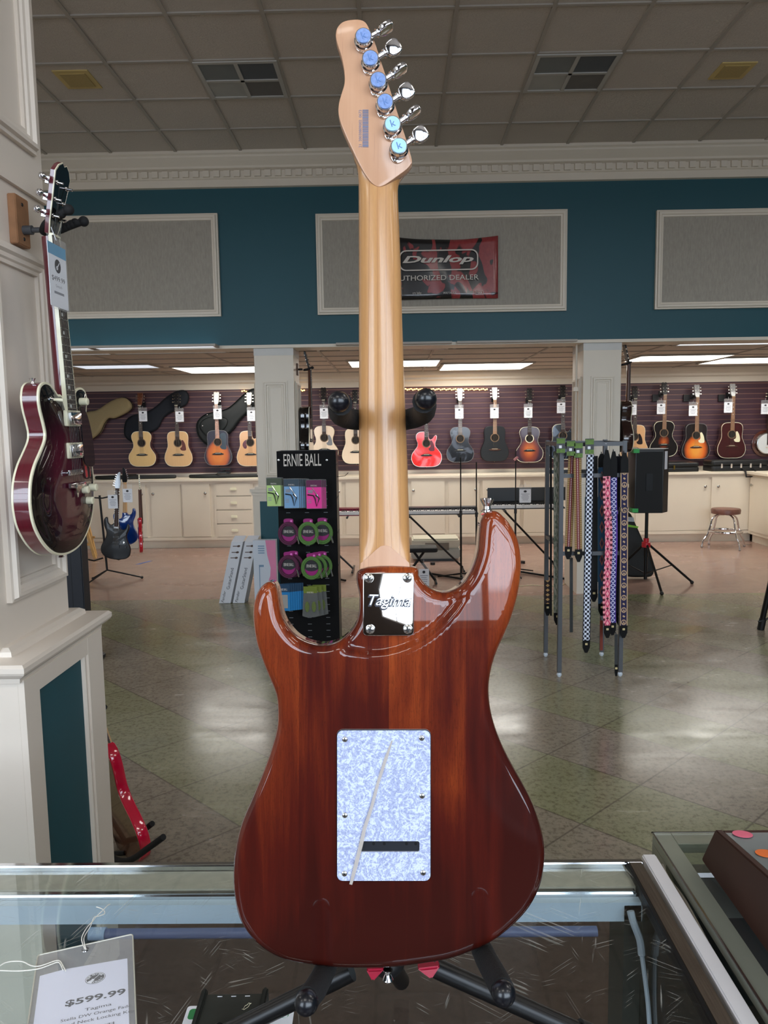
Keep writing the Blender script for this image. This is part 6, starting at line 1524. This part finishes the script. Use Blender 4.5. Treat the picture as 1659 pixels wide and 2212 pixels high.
def strap(px, py0, py1, Y, m, label, w=.046, end='point', head=.0, hm=None, wob=0, slider=None, slant=0, cat='guitar strap', w2=None):
    a = onY(px, py0, Y); b = onY(px+slant, py1, Y)
    L_ = a.z-b.z; x1 = b.x-a.x
    e = empty('guitar_strap', (b.x, Y, b.z), label, cat, None, rot=(0, -math.atan2(x1, L_), 0)); x1 = 0
    hh = head; el = .075 if end else 0
    pts_ = [(x1+(0-x1)*((k/12)) + wob*math.sin(k*.7), 0, el+(L_-hh-el)*k/12) for k in range(13)]
    MB().ribbon(pts_, w, (1,0,0), .003).build('band', m, e)
    if end == 'point':
        q = MB(); x = pts_[0][0]; q.T = TR((x,0,0)) @ RX(PI/2); q.plate([(-w*.5,el+.01),(w*.5,el+.01),(w*.48,.035),(w*.18,0),(-w*.18,0),(-w*.48,.035)][::-1], -.003, .003, .001, 1); o_ = q.build('leather_end', leather, e)
        q = MB(); q.T = TR((x,0,0)) @ RX(PI/2); q.plate(rrect(-.008,.008,el-.022,el-.008,.002), .003, .0038); q.build('gold_stamp', mat('gold_stamp', (206,190,140), .4, var=0), e)
    if hm:
        q = MB(); q.T = TR((pts_[-1][0],0,0)) @ RX(PI/2); q.plate([(-w*.5,L_-hh-.01),(w*.5,L_-hh-.01),(w*.5,L_-hh*.4),(w*.2,L_),(-w*.2,L_),(-w*.5,L_-hh*.4)], -.003, .004, .001, 1); q.build('leather_tab', hm, e)
    if slider:
        z = el+(L_-hh-el)*slider; x = x1*(1-slider); q = MB(); 
        MB().box(x-w*.62, x+w*.62, -.010, .006, z-.014, z-.008).box(x-w*.62, x+w*.62, -.010, .006, z+.008, z+.014).box(x-w*.62,x-w*.55,-.010,.006,z-.008,z+.008).box(x+w*.55,x+w*.62,-.010,.006,z-.008,z+.008).build('slider', M['black'], e, smooth=False)
        MB().ribbon([(x,-.012,z-.012),(x,-.014,z),(x,-.012,z+.012)], w*.98, (1,0,0), .003).build('slider_wrap', m, e)
    MB().sweep([(pts_[-1][0],0,L_-.004),(pts_[-1][0],.012,L_+.012),(pts_[-1][0],.02,L_+.002)], .0025, 6).build('hook', M['steel'], e)
    return e
grnf = mat('lime_header_card', (84,120,20), .5, var=.5, scale=50)
Ck, Wv, Pk, Lt, Pc, Bl, Gr, Tri = [strap_mat(n, f) for n, f in (('checker_strap', m_checker), ('woven_strap', m_woven), ('pink_strap', m_pink), ('lattice_strap', m_lattice), ('peace_strap', m_peace), ('blue_strap', m_blue), ('grey_strap', m_grey), ('triangle_strap', m_tri))]
YF = 4.96
strap(1236, 980, 1208, YF+.03, Wv, 'brown and red woven strap, left one of the woven pair', slant=-9, w=.048)
strap(1247, 982, 1214, YF-.01, Wv, 'brown and red woven strap, right one of the woven pair', slant=3, w=.048)
strap(1275, 982, 1410, YF-.01, Ck, 'navy and white checkered strap, the longest on the rack', slant=-9, w=.050)
strap(1313, 972, 1378, YF-.01, Pk, 'pink strap with dark diamonds on the strap rack', slant=-1, w=.048, head=.16, hm=leather, wob=-.008, slider=.72, )
strap(1327, 975, 1372, YF+.02, Lt, 'lilac lattice strap partly behind the pink strap', slant=-4, w=.046, head=.16, hm=leather, slider=.76, wob=-.004)
strap(1349, 978, 1378, YF+.0, Pc, 'navy strap with beige peace signs and doves at the rack right corner', slant=-2, w=.050, head=.12, hm=leather, slider=.76)
strap(1300, 980, 1330, YF+.14, Bl, 'blue and brown diamond strap hanging behind the pink one', w=.05, head=.08, hm=leather)
strap(1338, 985, 1350, YF+.10, strap_mat('navy_solid', m_solid((16,18,34))), 'plain dark navy strap between the lilac and peace sign straps', w=.055, end='point')
strap(1204, 975, 1350, YF+.10, Gr, 'grey and brown striped strap behind the left front post', w=.05, end='point')
strap(1190, 965, 1330, YF+.20, strap_mat('black_solid', m_solid((12,12,13))), 'thin black leather lace strap hanging left of the front post', w=.014, end=None)
strap(1183, 975, 1330, YF+.28, Tri, 'black strap with gold and brown triangles inside the rack left side', w=.045, head=.9, hm=None)
strap(1234, 1205, 1366, YF+.12, mat('dark_leather', (36,38,38), .4, var=.1), 'narrow dark leather strap end hanging below the woven pair', w=.022, end=None)
strap(1283, 985, 1300, YF+.12, strap_mat('black_solid2', m_solid((12,12,13))), 'plain black strap hanging behind the checkered strap', w=.05)
strap(1331, 1370, 1462, YF+.04, mat('dark_leather', (36,38,38), .4), 'narrow black strap with plastic buckle hanging lowest on the rack', w=.022, end='point')
strap(1299, 1340, 1405, YF+.10, mat('rust_leather', (120,46,28), .5, var=.15), 'rust brown leather strap end hanging behind the pink strap', w=.02, end=None)
for px_, py_, lb in ((1233,958,'left woven strap'),(1249,962,'right woven strap'),(1273,954,'checkered strap'),(1211,952,'strap at the left front post')):
    p = onY(px_, py_, YF-.02); e = empty('header_card', (p.x, YF-.025, p.z-.03), 'black and lime green header card above the ' + lb, 'header card', None, rot=(PI/2,0,0))
    MB().plate(rrect(-.028,.028,-.05,.05,.004), 0, .003).build('card', M['black'], e)
    MB().box(-.027,.027,.012,.045,.003,.004).build('green_print', grnf, e, smooth=False); MB().box(-.027,.027,-.048,-.022,.003,.004).build('green_print', grnf, e, smooth=False)
    MB().plate(rrect(-.012,.006,-.018,.0,.002), .003,.0045).build('price_sticker', M['white'], e)
# ================================================================ SPEAKER ON RED TRIPOD
sp = empty('speaker_stand', (2.64, 7.95, 0), 'black tripod speaker stand with red collar in front of the cabinets', 'speaker stand')
MB().tube((0,0,.06),(0,0,.80),.0175,n=14).build('pole', M['blackm'], sp)
MB().tube((0,0,.30),(0,0,.42),.022,n=14).build('sleeve', M['blackm'], sp)
MB().lathe([(.03,.40),(.045,.405),(.045,.455),(.028,.46),(.028,.50)], 14).build('collar', mat('red_collar', (190,24,40), .35, coat=.3, var=0), sp)
for (tx, ty), kx in (((0.0,-.50),0),((.50,.02),1),((-.30,.30),2)):
    lgp = MB().tube((tx*.06,ty*.06,.43),(tx,ty,.02),.0125,n=10).build('leg', M['blackm'], sp)
    MB().tube((0,0,.12),(tx*.55,ty*.55,.205),.006,n=6).build('brace', M['blackm'], sp)
    MB().ball((tx,ty,.018),.02,10).build('rubber_foot', M['black'], lgp)
a = onY(1385, 975, 7.85); b = onY(1463, 1112, 7.85)
lo_ = empty('loudspeaker', (2.64, 7.95, .78), 'black loudspeaker with green tape on a tripod stand', 'loudspeaker')
sw_, sh_ = (b.x-a.x)/2, (a.z-b.z); ol = [(-sw_,-.06),(-sw_+.02,-.14),(sw_*.55,-.16),(sw_,-.06),(sw_*.9,.12),(-sw_*.9,.12)]
MB().plate(ol, 0, sh_, .008, 2).build('cabinet', mat('speaker_black', (15,17,20), .45, var=.15, scale=200), lo_)
MB().add([(-sw_+.03,-.147,.03),(sw_*.5,-.164,.03),(sw_*.5,-.164,sh_-.03),(-sw_+.03,-.147,sh_-.03)], [(0,1,2,3)]).build('grille', mat('grille_black', (9,9,10), .7, var=.3, scale=300), lo_)
MB().box(-sw_*.35, 0, -.162, -.150, sh_*.35, sh_*.62).build('handle_recess', M['blackm'], lo_, smooth=False)
grt = mat('green_tape', (50,170,80), .5, var=0)
for x_, z_ in ((-sw_+.0, sh_-.04), (-sw_+.0, .01)): MB().box(x_-.004, x_+.055, -.15, -.06, z_, z_+.04).build('green_tape', grt, lo_, smooth=False)
MB().add([(sw_*.62,-.150,sh_*.68),(sw_*.86,-.098,sh_*.68),(sw_*.86,-.098,sh_*.96),(sw_*.62,-.150,sh_*.96)], [(0,1,2,3)]).build('barcode_label', M['white'], lo_)
MB().tube((0,0,-.0),(0,0,.004),.022).build('pole_socket', M['black'], lo_)
cb = empty('speaker_cable', (2.40, 8.05, .95), 'thin grey cable looping from the loudspeaker towards the leaning gig bag', 'cable')
MB().sweep(spline([(.06,-.05,.28),(-.02,-.03,.22),(-.08,0,.12),(-.07,0,.02),(-.02,.02,-.08),(-.06,0,-.16),(-.09,.0,-.22)], 4, closed=False), .004, 6).build('cord', mat('grey_cord', (120,116,110), .5, var=0), cb)
# leaning gig bag
e = empty('gig_bag', (2.56, 8.36, 0), 'black gig bag with lime green stripe leaning behind the strap rack', 'guitar gig bag', None, rot=(PI/2-.10, 0, 0))
ol = spline([(.18,.01),(.26,.03),(.27,.12),(.20,.32),(.08,.60),(.02,.72),(-.06,.74),(-.12,.70),(-.14,.55),(-.16,.30),(-.13,.10),(-.02,.02)], 4)
MB().plate(ol, 0, .13, .03, 3).build('bag', nyl, e)
MB().plate([(-.13,.585),(.095,.55),(.105,.57),(-.13,.615)], .128, .134).build('lime_stripe', mat('lime_stripe', (130,200,40), .5, var=0), e)
MB().plate([(-.06,.63),(.06,.62),(.05,.67),(-.05,.68)], .128, .134).build('silver_print', mat('silver_print', (190,200,206), .5, var=.2, scale=60), e)
# ================================================================ CHROME STOOL
stl = empty('round_stool', (4.50, 10.33, 0), 'round chrome bar stool with brown vinyl seat in front of the cabinets', 'stool')
zs = onY(1567, 1098, 10.33).z
MB().lathe([(.16,zs-.075),(.185,zs-.07),(.19,zs-.02),(.18,zs-.002),(.10,zs+.004),(.001,zs+.005)], 28).build('seat', mat('brown_vinyl', (112,72,60), .4, var=.3, scale=14, bump=.1), stl)
MB().lathe([(.08,zs-.085),(.10,zs-.075)], 16).build('seat_plate', M['black'], stl)
for k, (lx_, ly_) in enumerate([(-.30,.03),(.07,-.28),(.30,.06),(-.09,.26)]):
    d_ = Vector((lx_, ly_, 0)); u_ = d_.normalized()
    pth = spline([u_*.02+Vector((0,0,zs-.085)), u_*.10+Vector((0,0,zs-.09)), u_*.17+Vector((0,0,zs-.14)), u_*.20+Vector((0,0,zs-.26)), u_*.235+Vector((0,0,.17)), u_*.28+Vector((0,0,.10)), u_*.30+Vector((0,0,.02))], 3, closed=False)
    lgp = MB().sweep(pth, .0125, 10).build('leg', M['chrome'], stl); MB().ball(u_*.30+Vector((0,0,.014)), .017, 10).build('foot', mat('grey_foot', (150,140,134), .5, var=0), lgp)
rg = MB(); rings = []
for a in range(32):
    c__ = Vector((.215*math.cos(2*PI*a/32), .215*math.sin(2*PI*a/32), .225)); ra_ = Vector((math.cos(2*PI*a/32), math.sin(2*PI*a/32), 0))
    rings.append([c__+ra_*.010*math.cos(b*PI/4)+Vector((0,0,1))*.016*math.sin(b*PI/4) for b in range(8)])
rg.loft(rings, cap=False, closed=True).build('foot_ring', M['chrome'], stl)
# ================================================================ KEYBOARDS
def keyboard(x0, x1, y, z, m, label, keys=True, rest=None, th_=.075):
    e = empty('keyboard', ((x0+x1)/2, y, z), label, 'keyboard'); w_ = (x1-x0)/2
    MB().loft([[(x,-.145,0),(x,-.145,.010),(x,-.139,.012),(x,-.02,.030),(x,.0,.07),(x,.13,.075),(x,.13,0)] for x in (-w_, w_)]).build('body', m, e, smooth=False, bevel=.003)
    wk = MB(); n_ = int((2*w_-.08)/.0235)
    for k in range(n_):
        x = -w_+.04+k*.0235; wk.box(x, x+.0222, -.142, -.0, .012, .046)
    ko = wk.build('white_keys', mat('white_keys', (232,230,228), .3, var=0), e, smooth=False)
    bk = MB()
    for k in range(n_-1):
        if k % 7 in (0,1,3,4,5): x = -w_+.04+(k+1)*.0235; bk.box(x-.006, x+.006, -.09, -.0, .046, .056)
    bk.build('black_keys', M['black'], e, smooth=False)
    if rest: MB().box(rest[0], rest[1], .09, .11, .075, .075+rest[2]).build('music_rest', mat('music_rest_grey', (52,56,60), .5), e, bevel=.004)
    return e
def xstand(x, y, z, label, sp_=.34, ln=.30, m=None, fl=0):
    e = empty('keyboard_stand', (x, y, 0), label, 'keyboard stand'); m = m or M['blackm']
    for s_ in (-1, 1):
        br = MB().tube((-s_*sp_, s_*.015, .03), (s_*sp_*.85, s_*.015, z-.02), .012, n=8).build('tube', m, e)
        MB().tube((-s_*sp_, -.22, .02), (-s_*sp_, .22, .02), .012, n=8).build('foot_bar', m, e)
        MB().tube((s_*sp_*.85, -.16, z-.015), (s_*sp_*.85, .14, z-.015), .012, n=8).build('arm', m, e)
    MB().lathe([(.03,-.03),(.03,.03)], 12, (0,z*.5,0)).build('pivot', M['black'], e); e.children[-1].rotation_euler = (PI/2,0,0); e.children[-1].location = (0,0,0)
    return e
YK = 9.0
def KX(px, py=1100): return onY(px, py, YK).x
zk = onY(950, 1112, YK-.14).z
keyboard(KX(690)-.35, KX(790), YK, zk, mat('maroon_plastic', (120,24,52), .3, coat=.3, var=.02), 'dark red electric keyboard left of the guitar neck')
keyboard(KX(815), KX(1031), YK, zk, mat('charcoal_plastic', (44,46,50), .4, var=.03), 'charcoal electric keyboard right of the guitar neck')
zk2 = onY(1110, 1100, YK-.14).z
keyboard(KX(1052)-.02, KX(1215), YK, zk2, M['black'], 'black digital piano with music rest behind the guitar horn', rest=(-.42, .62, .16))
e = ptag(1136, 1070, 'white price tag hanging on the music rest of the digital piano', loc=(onY(1136,1072,YK-.1).x, YK-.05, onY(1136,1072,YK-.1).z), w=.135, h=.16, group=None)
xstand(onY(700,1200,8.9).x, 8.95, zk, 'black X keyboard stand under the red keyboard')
xstand(onY(938,1200,8.9).x, 8.95, zk, 'black X keyboard stand under the charcoal keyboard')
xstand(onY(1142,1190,8.9).x, 8.95, zk2, 'black X keyboard stand under the digital piano')
# bench, unit, microphone stands
e = empty('keyboard_bench', (onY(905,1200,8.2).x, 8.2, 0), 'folding keyboard bench with black padded seat and white price tag', 'bench')
zb_ = onY(905,1183,8.2).z
MB().plate(rrect(-.26,.20,-.14,.14,.04), zb_-.035, zb_+.01, .015, 3).build('seat', M['foam'], e)
MB().plate(rrect(-.25,.19,-.13,.13,.04), zb_+.01, zb_+.016).build('clear_wrap', M['clear'], e)
for s_ in (-1,1):
    MB().tube((s_*.18,-.0,.02),(-s_*.06,0,zb_-.04),.014,n=8).build('leg', M['blackm'], e); MB().tube((s_*.18,-.16,.02),(s_*.18,.16,.02),.012,n=8).build('foot_bar', M['blackm'], e)
p = onY(916,1250,8.0)
ptag(0,0,'pale blue price tag hanging from the keyboard bench', loc=(p.x, 8.03, p.z), w=.11, h=.2, group=None)
a = onY(890,1165,9.55); b = onY(993,1165,9.55); zt_ = a.z
u = empty('space_heater', ((a.x+b.x)/2, 9.8, 0), 'cream boxy appliance with square grille under the charcoal keyboard', 'appliance')
w_ = (b.x-a.x)/2; crm = mat('old_cream_plastic', (196,190,170), .5, var=.04)
MB().box(-w_,w_,-.25,.15,.16,zt_).build('housing', crm, u, bevel=.02)
MB().box(-w_-.01,w_+.01,-.27,.16,.03,.16).build('base', mat('old_grey_plastic', (160,160,150), .5, var=.04), u, bevel=.02)
g = MB()
for k in range(14): g.box(-w_*.45, w_*.55, -.258, -.25, zt_-.20+k*.0105, zt_-.195+k*.0105)
g.build('grille', mat('grille_tan', (140,128,112), .6, var=0), u, smooth=False); MB().box(-w_*.45,w_*.55,-.252,-.25,zt_-.21,zt_-.05).build('grille_back', mat('grille_dark', (104,94,82), .7), u, smooth=False)
MB().box(-w_*.8,w_*.8,-.24,.1,0,.03).build('feet_strip', M['black'], u, smooth=False)
def micstand(px, ytop, yb, Y, label, tip=None):
    t0 = onY(px, ytop, Y); e = empty('microphone_stand', (t0.x, Y, 0), label, 'microphone stand')
    MB().tube((0,0,.02),(0,0,t0.z*.55),.011,n=8).build('lower_tube', M['blackm'], e); MB().tube((0,0,t0.z*.55),(0,0,t0.z),.007,n=8).build('upper_tube', M['blackm'], e)
    MB().lathe([(.016,t0.z*.53),(.016,t0.z*.57)],10).build('clutch', M['black'], e)
    for k in range(3):
        a_ = k*2*PI/3+.6; MB().tube((0,0,.07),(.28*math.cos(a_),.28*math.sin(a_),.012),.008,n=6).build('leg', M['blackm'], e)
    if tip: tip(e, t0.z)
    return e
micstand(995, 988, 1262, 8.35, 'tall thin black microphone stand right of the charcoal keyboard')
micstand(1029, 998, 1230, 8.45, 'middle thin black microphone stand left of the guitar horn')
def tipf(e, z): MB().tube((0,0,z),(-.0,0,z+.10),.006,n=8).build('neck', M['blackm'], e); MB().sweep([(0,0,z+.0),(.015,-.02,z+.01),(-.02,-.02,z-.02)], .014, 8).build('pink_clip', mat('pink_clip', (214,140,140), .5, var=.1), e)
micstand(1114, 990, 1240, 8.6, 'thin black microphone stand with pink clip at its top, left of strap rack', tipf)
# ================================================================ ELECTRIC GUITARS ON THE FLOOR STAND
def small_outline(s=1, mirror=True):
    pts_ = [(p[0]*(-1 if mirror else 1)*s, p[1]*s) for p in spline([b for b in base_out], 1)]
    return pts_
def solidbody(name_col, side_m, label, loc, rot, neckm, fbm, hook=False, pick=None, th_=.04, det=True, sc=1.0):
    e = empty('electric_guitar', loc, label, 'electric guitar', None, rot=rot); e.scale = (sc,)*3
    ol = small_outline()
    MB().plate(ol, 0, th_, .008, 3).build('body', name_col, e)
    n0 = max(p[1] for p in ol if abs(p[0]) < .03)
    yb0 = .40
    MB().sweep([(0,yb0-.03,th_-.004),(0,yb0+.05,th_+.0),(0,.80,th_+.0)], [.028,.024,.020], 10).build('neck', neckm, e)
    f = MB().add([(-.028,yb0-.04,th_+.003),(.028,yb0-.04,th_+.003),(.021,.80,th_+.003),(-.021,.80,th_+.003),(-.028,yb0-.04,th_+.011),(.028,yb0-.04,th_+.011),(.021,.80,th_+.011),(-.021,.80,th_+.011)],
        [(0,3,2,1),(4,5,6,7),(0,1,5,4),(1,2,6,5),(2,3,7,6),(3,0,4,7)]).build('fingerboard', fbm, e, smooth=False)
    q = MB(); Ln = .62
    for k in range(1, 23):
        y_ = .80-Ln*(1-2**(-k/12)); q.box(-.026,.026,y_-.0012,y_+.0012,th_+.011,th_+.013)
    q.build('frets', M['nickel'], f, smooth=False)
    hp = MB().plate(spline([(-.021,.80),(.021,.80),(.03,.82),(.034,.86),(.026,.93),(.030,.97),(.018,.985),(-.005,.96),(-.02,.90),(-.03,.84)], 3), th_-.01, th_+.004, .001, 1).build('headstock', side_m, e)
    q = MB()
    for k in range(6): q.tube((-.02+.007*k*.9,.83+.024*k,th_-.004),(-.052+.007*k*.9,.835+.024*k,th_-.004),.0045,n=6)
    q.build('tuner', M['chrome'], hp)
    if det:
        for y_ in (.33,.255,.19): MB().plate(rrect(-.038,.038,y_-.012,y_+.012,.006), th_, th_+.008, .001, 1).build('pickup', M['black'], e)
        MB().box(-.04,.04,.13,.165,th_,th_+.014).build('bridge', M['blackm'], e, bevel=.003)
        for x_, y_ in ((.085,.19),(.105,.14)): MB().lathe([(.011,0),(.010,.014),(.001,.015)], 12, (x_,y_,th_)).build('knob', M['chrome'] if y_ > .15 else M['black'], e)
        q = MB()
        for k in range(6): q.tube((-.022+.009*k,.15,th_+.014),(-.015+.006*k,.80,th_+.014),.0006,n=4)
        q.build('strings', M['nickel'], e)
    return e
ft = empty('guitar_floor_stand', (onZ(258,1240,0).x, 8.55, 0), 'black tripod floor stand holding three electric guitars at the left', 'guitar stand')
FX, FY = ft.location.x, ft.location.y
MB().tube((0,0,.12),(-.04,0,.98),.012,n=10).build('pole', M['blackm'], ft)
for (tx, ty) in ((-.19,.05),(-.13,-.26),(.37,.08)):
    lgp = MB().tube((0,0,.12),(tx,ty,.015),.009,n=8).build('leg', M['blackm'], ft); MB().ball((tx,ty,.014),.016,8).build('rubber_foot', M['black'], lgp)
MB().sweep([(-.14,-.11,.92),(-.10,-.05,.96),(-.04,0,.95),(.0,-.02,.95),(.10,.0,.97),(.17,.02,1.0)], .008, 8).build('yoke', M['foam'], ft)
MB().sweep([(-.04,0,.26),(-.12,-.06,.24),(-.14,-.16,.27)], .009, 8).build('lower_arm', M['foam'], ft)
MB().sweep([(0,0,.28),(.05,.12,.27),(.06,.22,.30)], .009, 8).build('lower_arm', M['foam'], ft)
MB().sweep([(0,0,.28),(.14,.0,.24),(.22,-.02,.27)], .009, 8).build('lower_arm', M['foam'], ft)
p = onY(252, 1208, 8.42)
solidbody(mat('satin_black', (9,9,11), .35, coat=.15, var=0, spec=.3), blk, 'black electric guitar on the floor stand at the left', (p.x, 8.42, p.z), (PI/2-.10, .05, .1), M['rosewood'], M['rosewood'])
p = onY(264, 1195, 8.72)
solidbody(mat('blue_lacquer', (16,60,140), .15, coat=1, var=.05), blk, 'blue electric guitar mostly hidden behind the black one', (p.x+.02, 8.74, p.z+.09), (PI/2, -.05, PI+.1), tan, tan, det=False, sc=.92)
p = onY(297, 1200, 8.52)
solidbody(mat('red_lacquer', (190,14,40), .12, coat=1, var=.05), M['ivory'], 'red electric guitar seen edge-on at the right of the floor stand', (p.x, 8.58, p.z+.03), (PI/2, -.16, 1.95), M['mahog_neck'], M['rosewood'], det=True, sc=.92)
ptag(246,1083,'white price tag on the black electric guitar', loc=(onY(246,1083,8.33).x, 8.30, onY(246,1083,8.33).z), w=.105, h=.15, group=None)
ptag(277,1068,'white price tag on the red electric guitar', loc=(onY(277,1070,8.40).x, 8.38, onY(277,1070,8.40).z), w=.105, h=.15, group=None)
# wooden stool leg behind, blue tape
wd = mat('pine_wood', (206,162,98), .5, var=.12, scale=20)
e = empty('wooden_stool', (onY(150,1200,10.1).x-.0, 10.12, 0), 'pale wooden stool mostly hidden behind the burgundy guitar', 'stool')
ex_ = onZ(206,1205,0); ex2 = ex_.x-e.location.x
for s_, yy, tx in ((1,0,ex2),(-1,0,-ex2),(1,.2,ex2-.07),(-1,.2,-ex2+.07)):
    MB().loft([[(tx-.018,yy-.018,0),(tx+.018,yy-.018,0),(tx+.018,yy+.018,0),(tx-.018,yy+.018,0)], [(tx*.55-.018,yy-.018,.62),(tx*.55+.018,yy-.018,.62),(tx*.55+.018,yy+.018,.62),(tx*.55-.018,yy+.018,.62)]]).build('leg', wd, e, smooth=False)
MB().box(-ex2*.86,ex2*.86,-.012,.012,.17,.205).build('rung', wd, e, smooth=False); MB().box(-ex2*.80,ex2*.80,.19,.21,.24,.27).build('rung', wd, e, smooth=False)
MB().plate(circ(0,.1,.17,24), .62, .65, .005, 2).build('seat', wd, e)
e = empty('floor_tape', (-3.27, 9.7, 0), 'short strip of blue tape on the brown floor near the floor stand', 'tape')
MB().add([(-.07,-.13,.0),(-.02,-.13,.0),(.07,.13,.0),(.02,.13,.0),(-.07,-.13,.001),(-.02,-.13,.001),(.07,.13,.001),(.02,.13,.001)], [(0,3,2,1),(4,5,6,7),(0,1,5,4),(1,2,6,5),(2,3,7,6),(3,0,4,7)]).build('tape', mat('blue_tape', (104,122,180), .6, var=.03), e, smooth=False)
# slim black tower behind the column
a = onY(152, 1200, 5.5); b = onY(189, 1200, 5.5)
e = empty('tower_speaker', ((a.x+b.x)/2-.02, 5.5, 0), 'slim dark column loudspeaker standing behind the white column', 'loudspeaker')
MB().box(-.058,.064,-.06,.06,.02,1.25).build('tower', mat('navy_black', (20,24,34), .5, var=.1), e, bevel=.006)
MB().box(-.02,-.017,-.0615,-.06,.02,1.25).build('seam', M['black'], e, smooth=False)
MB().plate(spline([(-.15,-.12),(.10,-.12),(.15,.0),(.12,.10),(-.12,.10)],3), 0, .03, .008, 2).build('base', M['black'], e)
# pink-red guitar on the wire stand behind the column base
e = empty('guitar_floor_stand', (-1.12, 2.88, 0), 'low black foam-covered guitar stand beside the column base', 'guitar stand')
def Q(px, py, Y): return onY(px, py, Y)-Vector((-1.12,2.88,0))
q = [Q(353,1808,2.56),Q(320,1832,2.61),Q(285,1856,2.66),Q(258,1860,2.68),Q(240,1850,2.74),Q(235,1835,2.90),Q(246,1832,2.96),Q(258,1826,3.0),Q(262,1818,3.04),Q(300,1800,2.98),Q(329,1779,2.92)]
MB().sweep(spline(q, 4, closed=False), .0115, 12).build('body_cradle', M['foam'], e)
MB().sweep([Q(240,1845,2.88),Vector((-.10,.10,.0))+Vector((0,0,.012))], .010, 8).build('leg', M['blackm'], e)
MB().sweep([Q(240,1845,2.88),Vector((.02,-.02,.012))], .010, 8).build('leg', M['blackm'], e)
MB().sweep([Q(240,1845,2.88),(-.22,.25,.5),(-.30,.42,.75)], .010, 8).build('back_pole', M['blackm'], e)
MB().sweep([(-.30,.42,.75), Q(205,1520,3.25), Q(226,1528,3.10)], .012, 8).build('neck_arm', M['foam'], e)
p = onY(292, 1880, 2.78)
uu = Vector((-.35,.20,.92)).normalized(); zz_ = Vector((.78,.62,0)); zz_ = (zz_-uu*zz_.dot(uu)).normalized(); xx_ = uu.cross(zz_)
RG = Matrix((xx_, uu, zz_)).transposed()
g = solidbody(mat('candy_red', (206,16,56), .12, coat=1, var=.03), M['ivory'], 'candy red electric guitar seen edge-on, leaning beside the column base', (-1.045, 2.80, .0), RG.to_euler(), tan, M['rosewood'], sc=1.0, th_=.045)
MB().plate([(x*.97, .2+(y-.2)*.975) for x, y in small_outline()], -.0006, .0015, 0).build('back', mat('natural_back', (122,84,66), .2, coat=.8, var=.15, scale=12), g)
# stand leg at the far right
e = empty('music_stand', (3.02, 5.45, 0), 'black metal stand leg reaching into the picture at the right edge', 'stand')
f0 = onZ(1643,1362,0)-e.location; f1 = onY(1672,1225,5.6)-e.location
e.location = (2.99, 5.9, 0); f0 = onZ(1643,1360,0)-e.location; f1 = onY(1670,1235,6.05)-e.location
MB().tube(f0+Vector((0,0,.02)), f1, .022, n=10).build('leg', M['blackm'], e)
MB().tube(f0+Vector((0,0,.0)), f0+(f1-f0).normalized()*.10, .028, n=10).build('rubber_foot', M['black'], e)
MB().sweep([onY(1638,1343,6.1)-e.location, onY(1652,1340,6.1)-e.location, onY(1672,1328,6.1)-e.location], .008, 8).build('brace', M['blackm'], e)
MB().tube(f1, f1+Vector((.3,0,.1)), .02, n=8).build('crossbar', M['blackm'], e)
MB().tube(f0+Vector((.75,0,.02)), f1+Vector((.3,0,.1)), .022, n=10).build('leg', M['blackm'], e)
# power cord across the floor
e = empty('power_cable', (1.6, 8.0, .0), 'pale power cord lying on the floor behind the strap rack', 'cable')
MB().sweep(spline([onZ(x, y, .004)-e.location for x, y in ((1115,1267),(1150,1264),(1190,1266),(1222,1260),(1235,1235))], 4, closed=False), .005, 6).build('cord', mat('ivory_cord', (220,204,170), .5, var=0), e)
